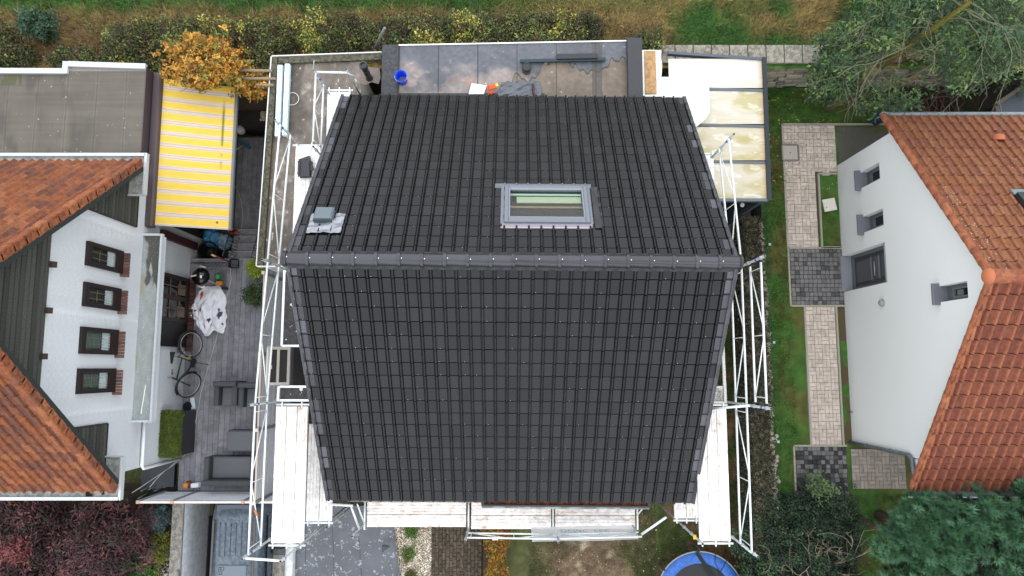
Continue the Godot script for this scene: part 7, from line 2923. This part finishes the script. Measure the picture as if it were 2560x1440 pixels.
	crown(t, "foliage", P(630, 205, 3.0), Vector3(0.62, 0.4, 0.35), 380, broad, orange, 0.55, 0.95, 364, 0.3, 0.5, 3.2, 1.6, 0.9)
	# --- bramble belt along the field
	rng.seed = 371
	var br := [L("#3a4a22"), L("#4d5e2a"), L("#2c381e"), L("#5c6a32"), L("#6a5a38"), L("#4a3a2a"), L("#3c2e24"), L("#77803c")]
	var yellowish := [L("#8c8c3a"), L("#a09a48"), L("#7a8a38"), L("#b0a050")]
	xf = []
	cols = []
	for i in 12500:
		var x := R(-14.5, 3.9)
		var zc := lerpf(-8.42, -8.6, (x + 14.0) / 18.0)
		var z := zc + R(-0.6, 0.7) + 0.3 * (fbm(x * 20, 1.0, 372) - 0.5)
		if x > -6.2 and z > -8.2:
			continue
		if x < -6.2 and rng.randf() < 0.4:
			z += 0.45
		if x < -8.0 and z > -7.5:
			continue
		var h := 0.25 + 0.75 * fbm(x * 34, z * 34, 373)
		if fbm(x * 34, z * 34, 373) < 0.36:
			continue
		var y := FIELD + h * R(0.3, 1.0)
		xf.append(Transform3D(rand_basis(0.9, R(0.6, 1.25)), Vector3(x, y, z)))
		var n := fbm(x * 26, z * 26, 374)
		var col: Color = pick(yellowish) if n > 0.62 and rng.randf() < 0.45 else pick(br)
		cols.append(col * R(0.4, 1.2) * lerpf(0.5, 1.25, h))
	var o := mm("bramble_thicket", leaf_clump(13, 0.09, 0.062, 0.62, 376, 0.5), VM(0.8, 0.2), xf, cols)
	tag(o, "tangled bramble thicket with yellowing leaves along the field edge", "brambles")
	st = S(true)
	for i in 800:
		var x := R(-14.0, 3.9)
		twig(st, Vector3(x, FIELD, R(-9.3, -8.3)), Vector3(R(-1, 1), R(0.3, 0.9), R(-0.8, 0.8)), R(0.5, 1.2), 0.006, 0, 0.4, -0.2)
	var cane := obj("bramble_canes", st, VM_flat(["#6a5442"]), self)
	cane.set_meta("kind", "stuff")
	tag(cane, "thin brown bramble canes arching through the thicket", "brambles")
	bush("shrub", "dark green broad leaved plant among the brambles at the far left", Vector3(0.5, 0.4, 0.4), P(95, 62, 2.8), 330, broad, [L("#2c4a34"), L("#38583c"), L("#24402e")], 375)
	for e in [[1150, 45, 2.3, 2.95, 0.045, "#5a4c3c", "grey wooden fence post standing among the brambles", 8]]:
		var fp := P(1140, 62, FIELD)
		st = S(true)
		tube(st, [fp, fp + Vector3(0.0, 0.8, 0.0)], e[4], e[7])
		tag(obj("fence_post", st, M(e[5], 0.9), self), e[6], "fence post")
	st = S(true)
	tube(st, [P(938, 118, 3.0), P(962, 70, 4.0)], 0.035, 10)
	tag(obj("metal_pole", st, M("#6d7676", 0.5, 0.3), self), "grey metal pole leaning out of the brambles at the roof corner", "pole")
	for e in [[596, 176, 680], [612, 196, 690], [640, 212, 684]]:
		st = S(true)
		tube(st, [P(e[0], e[1], 3.45), P(e[2], e[1] + 1, 3.45)], 0.035, 8)
		tag(obj("wooden_pole", st, NM(["#7a6a58", "#94836e"], 0.4, 0.9), self), "%s of three weathered wooden poles under the orange beech" % {176: "uppermost", 196: "middle", 212: "lowest"}[e[1]], "pole", "weathered poles under the beech")
	# --- garden: autumn hedge, box hedge, patio plants, weeds in the gravel
	rng.seed = 381
	t = thing("hedge", "narrow orange and green autumn hedge in front of the house", "hedge")
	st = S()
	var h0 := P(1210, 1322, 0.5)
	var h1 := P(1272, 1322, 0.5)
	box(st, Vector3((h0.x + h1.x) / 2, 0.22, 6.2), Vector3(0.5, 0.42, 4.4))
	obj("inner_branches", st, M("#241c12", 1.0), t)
	xf = []
	cols = []
	var au := [L("#a8661e"), L("#b87a2a"), L("#8c5a20"), L("#6a6a2a"), L("#4c5e2a"), L("#c08a34"), L("#7c4a1e"), L("#8a8432")]
	for i in 3600:
		var x := R(h0.x - 0.06, h1.x + 0.06)
		var z := R(3.9, 7.6)
		var mx := (h0.x + h1.x) / 2
		if absf(x - mx) > 0.26 + 0.3 * (fbm(z * 60, 3.0, 383) - 0.45):
			continue
		var yy := 0.66 - pow((x - mx) / 0.45, 2.0) * 0.45 + 0.16 * (fbm(x * 50, z * 50, 382) - 0.5)
		xf.append(Transform3D(rand_basis(0.8, R(0.6, 1.0)), Vector3(x, yy - R(0, 0.12), z)))
		cols.append((pick(au) as Color) * R(0.6, 1.25))
	mm("foliage", small, VM(0.8, 0.2), xf, cols, t)
	t = thing("hedge", "clipped green box hedge standing in the long dark planter", "hedge", Vector3(-8.63, PATIO, 0))
	var z0 := P(440, 1027, 2.2).z
	var z1 := P(440, 1141, 2.2).z
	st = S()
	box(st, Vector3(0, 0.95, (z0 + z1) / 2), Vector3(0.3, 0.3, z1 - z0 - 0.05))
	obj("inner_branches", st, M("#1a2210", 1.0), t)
	xf = []
	cols = []
	for i in 2600:
		var p := Vector3(R(-0.18, 0.22), 1.1 + R(-0.05, 0.05), R(z0, z1))
		if i % 4 == 0:
			p = Vector3(0.2 + R(-0.02, 0.03), R(0.85, 1.12), R(z0, z1))
		xf.append(Transform3D(rand_basis(0.8, R(0.35, 0.55)), p))
		cols.append((pick([L("#4a5a1e"), L("#5c6c24"), L("#6e7a2c"), L("#3a4a1a")]) as Color) * R(0.6, 1.3))
	mm("foliage", small, VM(0.7, 0.2), xf, cols, t)
	bush("shrub", "bright yellow green potted shrub beside the garage corner", Vector3(0.2, 0.2, 0.22), P(638, 672, PATIO + 0.3), 300, small, [L("#8a9a2e"), L("#a0aa3a"), L("#6a8028")], 391)
	bush("shrub", "small dark green fir branch leaning out from behind the slatted fence", Vector3(0.28, 0.2, 0.32), P(634, 738, PATIO + 0.35), 260, small, [L("#3a4e28"), L("#4a6030"), L("#2c3e20")], 392)
	for e in [[1030, 1326, 0.2, "green and brown weeds in the gravel strip, uppermost clump"], [1020, 1386, 0.2, "green and brown weeds in the gravel strip, middle clump"], [1028, 1442, 0.17, "green and brown weeds in the gravel strip, lowest clump"]]:
		bush("weed_clump", e[3], Vector3(e[2], 0.07, e[2] * 1.1), P(e[0], e[1], 0.08), 90, small, [L("#4e7a2c"), L("#3e6424"), L("#6a4a34"), L("#5c8034")], 395 + int(e[1]), "weeds")

func VM_flat(c: Array) -> Material:
	return M(c[0], 0.9)
func bush(called: String, label: String, r: Vector3, at: Vector3, n: int, mesh: Mesh, pal: Array, sd: int, cat := "shrub") -> void:
	var t := thing(called, label, cat, at)
	var st := S(true)
	rng.seed = sd
	for i in 5:
		tube(st, [Vector3(0, -r.y, 0), Vector3(R(-0.6, 0.6) * r.x, R(-0.2, 0.5) * r.y, R(-0.6, 0.6) * r.z)], 0.012, 5, 0.005)
	obj("stem", st, M("#4a3c2a", 0.9), t)
	crown(t, "foliage", Vector3.ZERO, r, n, mesh, pal, 0.45, 0.9, sd, 0.15, 0.35, 3.0)

# ================= front: tarpaulin, gravel, van, trampoline =================
func front() -> void:
	rng.seed = 401
	# black sheet on the ground
	var y := 0.06
	var a := P(722, 1264, y)
	var b := P(1000, 1460, y)
	var st := S(true)
	var f := func(s: float, v: float) -> Vector3:
		var edge := smoothstep(0.78, 1.0, s)
		var x := lerpf(a.x, b.x - 0.25 + 0.25 * v + 0.12 * (fbm(v * 60, 1.0, 402) - 0.5), s)
		var fold := 0.16 * absf(fbm(s * 45 + v * 22, v * 26 - s * 12, 403) - 0.5) + edge * 0.5 * absf(fbm(s * 150 + v * 24, v * 20, 404) - 0.45)
		return Vector3(x, y + 0.01 + fold + 0.012 * fbm(s * 180, v * 180, 405), lerpf(a.z, b.z, v))
	grid(st, 110, 80, f)
	var tp := func(u: float, v: float) -> Color:
		var c := Color("#4a4d53").lerp(Color("#5c6067"), fbm(u * 110, v * 110, 411))
		for e in [[0.17, 0.004], [0.42, 0.003], [0.66, 0.003]]:
			if absf(u - e[0] - 0.006 * (fbm(v * 60, e[0], 412) - 0.5)) < e[1]:
				c = c * 0.6
		var k := fbm(u * 800, v * 500, 413)
		var wear := smoothstep(0.8, 0.1, u) * 0.25 + 0.1
		if k > 0.74 - wear * 0.35 and fbm(u * 1900, v * 1900, 414) > 0.56:
			c = c.lerp(Color("#aeb2b6"), 0.65)
		return c
	tag(obj("ground_sheet", st, painted(384, 384, tp, 0.5), self), "large dark grey plastic sheet with white scuffs covering the ground by the driveway", "plastic sheet")
	# gravel strip
	st = S()
	var g0 := P(985, 1300, 0.0)
	var g1 := P(1079, 1300, 0.0)
	box(st, Vector3((g0.x + g1.x) / 2, -0.01, 6.0), Vector3(g1.x - g0.x + 0.1, 0.06, 5.4))
	struct("gravel_strip", st, NM(["#8a8272", "#aaa290", "#5a5244"], 0.08, 0.95, 1.0))
	var peb := pebble()
	rng.seed = 421
	var xf := []
	var cols := []
	for i in 6500:
		var p := Vector3(R(g0.x - 0.03, g1.x), 0.03, R(3.5, 6.3))
		xf.append(Transform3D(rand_basis(3.0, R(0.6, 1.3)), p))
		cols.append((pick([L("#d0c9ba"), L("#b8b09e"), L("#e2dccf"), L("#9a917e"), L("#8a6a52"), L("#c4bba6")]) as Color) * R(0.6, 1.1))
	tag(mm("pale_gravel", peb, VM(0.9), xf, cols), "pale cream gravel strip beside the dark plastic sheet", "gravel")
	# mossy brick paving
	st = S()
	var p0 := P(1080, 1300, 0.0)
	var p1 := P(1206, 1300, 0.0)
	box(st, Vector3((p0.x + p1.x) / 2, -0.02, 6.0), Vector3(p1.x - p0.x, 0.07, 5.4))
	var pav := struct("paving", st, M("#2e261e", 0.95))
	var mossy := tones(["#4c4136", "#5e5145", "#6e6152", "#4a4a30"], [0.6, 0.72, 0.84, 0.95], 0.35, 0.95, 0.6, 0.3, 0.7)
	var w := 0.1
	var nx := int((p1.x - p0.x) / w)
	for j in 13:
		for i in nx:
			st = S()
			bevel_box(st, Vector3.ZERO, Vector3(w - 0.008, 0.05, 0.192), 0.008)
			var o := obj("brick", st, pick(mossy), pav)
			o.position = Vector3(p0.x + (i + 0.5) * w, 0.012 + R(-0.003, 0.003), 3.5 + (j + (0.5 if i % 2 else 0.0)) * 0.2)
	driveway_walls()
	van()
	trampoline()
	small_things()

func driveway_walls() -> void:
	var t := thing("garden_wall", "white garden wall with grey concrete coping beside the parked van", "wall")
	var st := S()
	var y := 1.0
	var x0 := P(424, 1400, y).x
	var x1 := P(455, 1340, y).x
	box(st, Vector3((x0 + x1) / 2, y - 0.04, 6.3), Vector3(x1 - x0, 0.08, 6.0))
	obj("coping", st, NM(["#76726c", "#8a867f", "#98948c"], 0.6, 0.95, 0.6, 0.2, 1.1), t)
	st = S()
	box(st, Vector3((x0 + x1) / 2, (y - 0.08 + DRIVE) / 2, 6.3), Vector3(x1 - x0 - 0.02, y - 0.08 - DRIVE, 5.99))
	obj("wall", st, NM(["#d4dae0", "#dbe1e6", "#e2e7ec"], 0.9, 0.85, 0.2, 0.08, 1.3), t)
	st = S()
	bar(st, Vector3(x1 + 0.08, DRIVE + 0.05, 3.3), Vector3(x1 + 0.08, DRIVE + 0.05, 9.3), 0.1, 0.1)
	obj("mossy_kerb", st, NM(["#55562c", "#6c6a3c", "#4a4428"], 0.3, 0.95, 0.8), t)
	st = S()
	tube(st, [Vector3(x1 - 0.02, y + 0.03, P(451, 1425, y).z), Vector3(x1 - 0.02, y + 0.03, 9.0)], 0.018, 6)
	tube(st, [Vector3(x1 - 0.02, y + 0.03, P(451, 1425, y).z), Vector3(x1 - 0.08, y + 0.03, P(451, 1425, y).z)], 0.018, 6)
	obj("handrail", st, M("#55585a", 0.5, 0.3), t)
	t = thing("garden_wall", "short concrete topped wall between driveway and plastic sheet", "wall")
	y = 0.45
	var a := P(684, 1340, y)
	var b := P(712, 1340, y)
	st = S()
	box(st, Vector3((a.x + b.x) / 2, y - 0.05, 6.3), Vector3(b.x - a.x, 0.1, 5.2))
	obj("coping", st, NM(["#76726c", "#8a867f", "#98948c"], 0.6, 0.95, 0.6, 0.2, 1.1), t)
	st = S()
	box(st, Vector3((a.x + b.x) / 2 + 0.1, 0.1 - 0.2, 6.3), Vector3(b.x - a.x + 0.22, 0.9, 5.18))
	obj("wall", st, NM(["#c2c6ca", "#d2d6d9"], 0.9, 0.85, 0.3, 0.1, 1.3), t)
	st = S()
	bevel_box(st, P(697, 1378, y + 0.06), Vector3(0.33, 0.12, 0.19), 0.03)
	box(st, P(690, 1378, y + 0.13), Vector3(0.02, 0.03, 0.16))
	tag(obj("plastic_box", st, M("#3a3a3e", 0.5), self), "dark grey plastic box on the concrete topped wall beneath the scaffold", "box")

func van() -> void:
	var t := thing("van", "slate blue van with ribbed roof parked in the sunken driveway", "van", Vector3(-7.35, DRIVE, 3.55))
	# cross sections along the body, rear at z 0, bonnet at the far end
	var paint := NM(["#4a5661", "#54616d", "#5e6b78"], 0.8, 0.3, 0.0, 0.25, 0.9, 0.02, 0.1)
	var secs := [[0.0, 1.35, 0.46], [0.06, 1.62, 0.54], [0.2, 1.72, 0.56], [0.42, 1.78, 0.57], [2.6, 1.8, 0.58], [3.0, 1.78, 0.57], [3.6, 1.1, 0.55], [4.3, 0.95, 0.5], [4.4, 0.6, 0.46]]
	var st := S(true)
	var rings := []
	for s in secs:
		var h: float = s[1]
		var hw: float = s[2]
		var z: float = s[0]
		var belt := minf(1.0, h - 0.02)
		var ring := []
		for p in [[-0.86, 0.3], [-0.88, 0.7], [-0.86, belt], [-hw - 0.14 * (h - 1.2 if h > 1.2 else 0.0), lerpf(belt, h, 0.8)], [-hw, h - 0.03], [-hw * 0.6, h + 0.02], [0.0, h + 0.035], [hw * 0.6, h + 0.02], [hw, h - 0.03], [hw + 0.14 * (h - 1.2 if h > 1.2 else 0.0), lerpf(belt, h, 0.8)], [0.86, belt], [0.88, 0.7], [0.86, 0.3]]:
			ring.append(Vector3(p[0], p[1], z))
		rings.append(ring)
	for i in rings.size() - 1:
		for k in 12:
			quad(st, rings[i + 1][k], rings[i][k], rings[i][k + 1], rings[i + 1][k + 1])
	for k in range(1, 12):
		tri(st, rings[0][0], rings[0][k + 1], rings[0][k])
	obj("body", st, paint, t)
	st = S()
	bevel_box(st, Vector3(0, 1.7, 0.16), Vector3(1.04, 0.06, 0.22), 0.02)
	obj("rear_spoiler", st, M("#39434e", 0.3), t)
	st = S()
	quad(st, Vector3(-0.45, 1.55, -0.01), Vector3(0.45, 1.55, -0.01), Vector3(0.5, 1.1, -0.06), Vector3(-0.5, 1.1, -0.06))
	obj("rear_window", st, M("#07090a", 0.06), t)
	for s in [-1.0, 1.0]:
		st = S()
		bar(st, Vector3(s * 0.72, 1.35, 0.4), Vector3(s * 0.73, 1.35, 2.6), 0.02, 0.34, Vector3(s * 0.62, 1, 0).normalized())
		obj("side_window", st, M("#0a0d10", 0.08), t)
		st = S()
		bar(st, Vector3(s * 0.545, 1.8, 0.45), Vector3(s * 0.555, 1.82, 2.65), 0.05, 0.03)
		obj("roof_gutter", st, M("#4a4540", 0.5), t)
	for k in 6:
		st = S(true)
		var x := -0.36 + k * 0.145
		tube(st, [Vector3(x, 1.8, 0.5), Vector3(x, 1.832, 0.58), Vector3(x, 1.836, 1.3), Vector3(x, 1.81, 1.38)], 0.009, 6)
		obj("roof_rib", st, M("#3a4550", 0.3), t)
	st = S()
	bevel_box(st, Vector3(0.0, 1.84, 1.98), Vector3(0.78, 0.03, 0.8), 0.02)
	obj("roof_hatch", st, M("#5c6670", 0.4), t)
	# dark smudged letters in the hatch's corner
	st = S()
	rng.seed = 431
	for r in 4:
		for k in 4 - r / 2:
			box(st, Vector3(-0.34 + k * 0.045 + R(-0.006, 0.006), 1.858, 1.64 + r * 0.055), Vector3(R(0.012, 0.03), 0.003, R(0.03, 0.045)), Basis(Vector3.UP, R(-0.4, 0.4)))
	obj("smudged_letters", st, M("#0c0e10", 0.8), t)
	st = S(true)
	tube(st, [Vector3(0.05, 1.82, 0.5), Vector3(0.0, 1.9, 0.55), Vector3(-0.1, 1.98, 0.6)], 0.006, 6)
	obj("aerial", st, M("#14171a", 0.5), t)
	for e in [[-0.8, 0.75], [0.8, 0.75], [-0.8, 3.5], [0.8, 3.5]]:
		var w := Node3D.new()
		w.name = "wheel"
		t.add_child(w, true)
		w.position = Vector3(e[0], 0.31, e[1])
		st = S(true)
		lathe(st, Vector3.ZERO, [[0.2, 0.1], [0.3, 0.09], [0.31, 0.0], [0.3, -0.09], [0.2, -0.1]], 22, Basis(Vector3.BACK, PI / 2))
		obj("tyre", st, M("#0c0c0d", 0.85), w)
		st = S(true)
		lathe(st, Vector3.ZERO, [[0.0, 0.08], [0.2, 0.1], [0.2, -0.1], [0.0, -0.08]], 18, Basis(Vector3.BACK, PI / 2))
		obj("rim", st, M("#8c9094", 0.4, 0.6), w)

func trampoline() -> void:
	var c := P(1752, 1493, 0.72)
	var t := thing("trampoline", "round garden trampoline with blue edge pad and black mat", "trampoline", Vector3(c.x, 0.0, c.z))
	var r := 1.17
	var st := S(true)
	var ring := []
	for k in 49:
		ring.append(Vector3(cos(TAU * k / 48.0) * r, 0.7, sin(TAU * k / 48.0) * r))
	tube(st, ring, 0.022, 8, -1.0, false)
	obj("frame", st, M("#8a8c88", 0.4, 0.5), t)
	st = S(true)
	lathe(st, Vector3(0, 0.7, 0), [[r - 0.02, 0.0], [r - 0.03, 0.02], [r - 0.16, 0.03], [r - 0.3, 0.02], [r - 0.31, 0.0]], 48)
	obj("edge_pad", st, NM(["#1c4a98", "#2a62b4", "#3472c2"], 0.5, 0.5, 0.5, 0.15, 0.9), t)
	st = S()
	lathe(st, Vector3(0, 0.695, 0), [[r - 0.29, 0.0], [0.0, -0.01]], 48)
	obj("mat", st, M("#232527", 0.8), t)
	for k in 6:
		var a := TAU * (k + 0.55) / 6.0
		st = S(true)
		tube(st, [Vector3(cos(a) * r, 0.68, sin(a) * r), Vector3(cos(a) * (r + 0.03), 0.03, sin(a) * (r + 0.03))], 0.02, 8)
		obj("leg", st, M("#7c7e7a", 0.4, 0.5), t)
	for e in [[-1.62, 0.3], [-2.5, 0.3]]:
		st = S(true)
		tube(st, [Vector3(cos(e[0]) * (r + 0.03), 0.3, sin(e[0]) * (r + 0.03)), Vector3(cos(e[0]) * (r + 0.05), 0.95, sin(e[0]) * (r + 0.05))], 0.022, 8)
		obj("net_pole", st, M("#1d4a44", 0.6), t)
	st = S()
	bar(st, Vector3(-0.08, 0.76, -r), Vector3(0.42, 0.74, -0.35), 0.1, 0.01)
	obj("black_strap", st, M("#0d0f10", 0.8), t)
	st = S(true)
	tube(st, [Vector3(0.42, 0.75, -r + 0.05), Vector3(0.4, 0.74, -0.9), Vector3(0.52, 0.74, -0.62)], 0.008, 5)
	tube(st, [Vector3(0.72, 0.75, -0.95), Vector3(0.52, 0.74, -0.62), Vector3(0.54, 0.74, -0.4)], 0.008, 5)
	obj("net_cord", st, M("#1a1416", 0.7), t)

func small_things() -> void:
	rng.seed = 441
	# spare roof tiles stacked on the west deck
	var t := thing("tile_stack", "small stack of spare black roof tiles on the left scaffold deck", "roof tiles", P(765, 424, 4.43))
	for i in 4:
		var st := S()
		var b := Basis(Vector3.UP, [0.05, -0.1, 0.35, 0.02][i])
		bevel_box(st, Vector3([0.0, 0.02, 0.03, -0.01][i], 0.02 + i * 0.035, [0.02, 0.0, -0.09, 0.02][i]), Vector3(0.27, 0.03, 0.36), 0.008, b)
		bar(st, Vector3(-0.12, 0.045 + i * 0.035, -0.16), Vector3(-0.12, 0.045 + i * 0.035, 0.16), 0.05, 0.03)
		obj("tile", st, M("#2b2b30", 0.45), t)
	# one tile lying on the dark sheet
	t = thing("roof_tile", "single black roof tile lying on the dark plastic sheet", "roof tile", P(965, 1378, 0.12), -0.05)
	var st := S()
	bevel_box(st, Vector3.ZERO, Vector3(0.23, 0.03, 0.32), 0.008)
	obj("body", st, M("#39393c", 0.5), t)
	st = S()
	bar(st, Vector3(0.09, 0.02, -0.15), Vector3(0.09, 0.02, 0.15), 0.03, 0.02)
	bar(st, Vector3(-0.1, 0.018, -0.13), Vector3(0.1, 0.018, -0.13), 0.02, 0.012)
	obj("roll", st, M("#232326", 0.45), t)
	# steel pole lying in the grass at the lower right
	st = S(true)
	tube(st, [P(1862, 1398, 0.5), P(1868, 1470, 0.5)], 0.05, 12)
	tag(obj("metal_pole", st, M("#8c9498", 0.35, 0.6), self), "thick steel pole behind the trampoline at the bottom right", "pole")

func _ready() -> void:
	nz.noise_type = FastNoiseLite.TYPE_SIMPLEX_SMOOTH
	nz.frequency = 0.02
	nz.fractal_octaves = 4
	nz.seed = 11
	rng.seed = 7
	sky_and_camera()
	setting()
	main_house()
	annexes()
	scaffolding()
	left_house()
	terrace()
	right_house()
	vegetation()
	front()
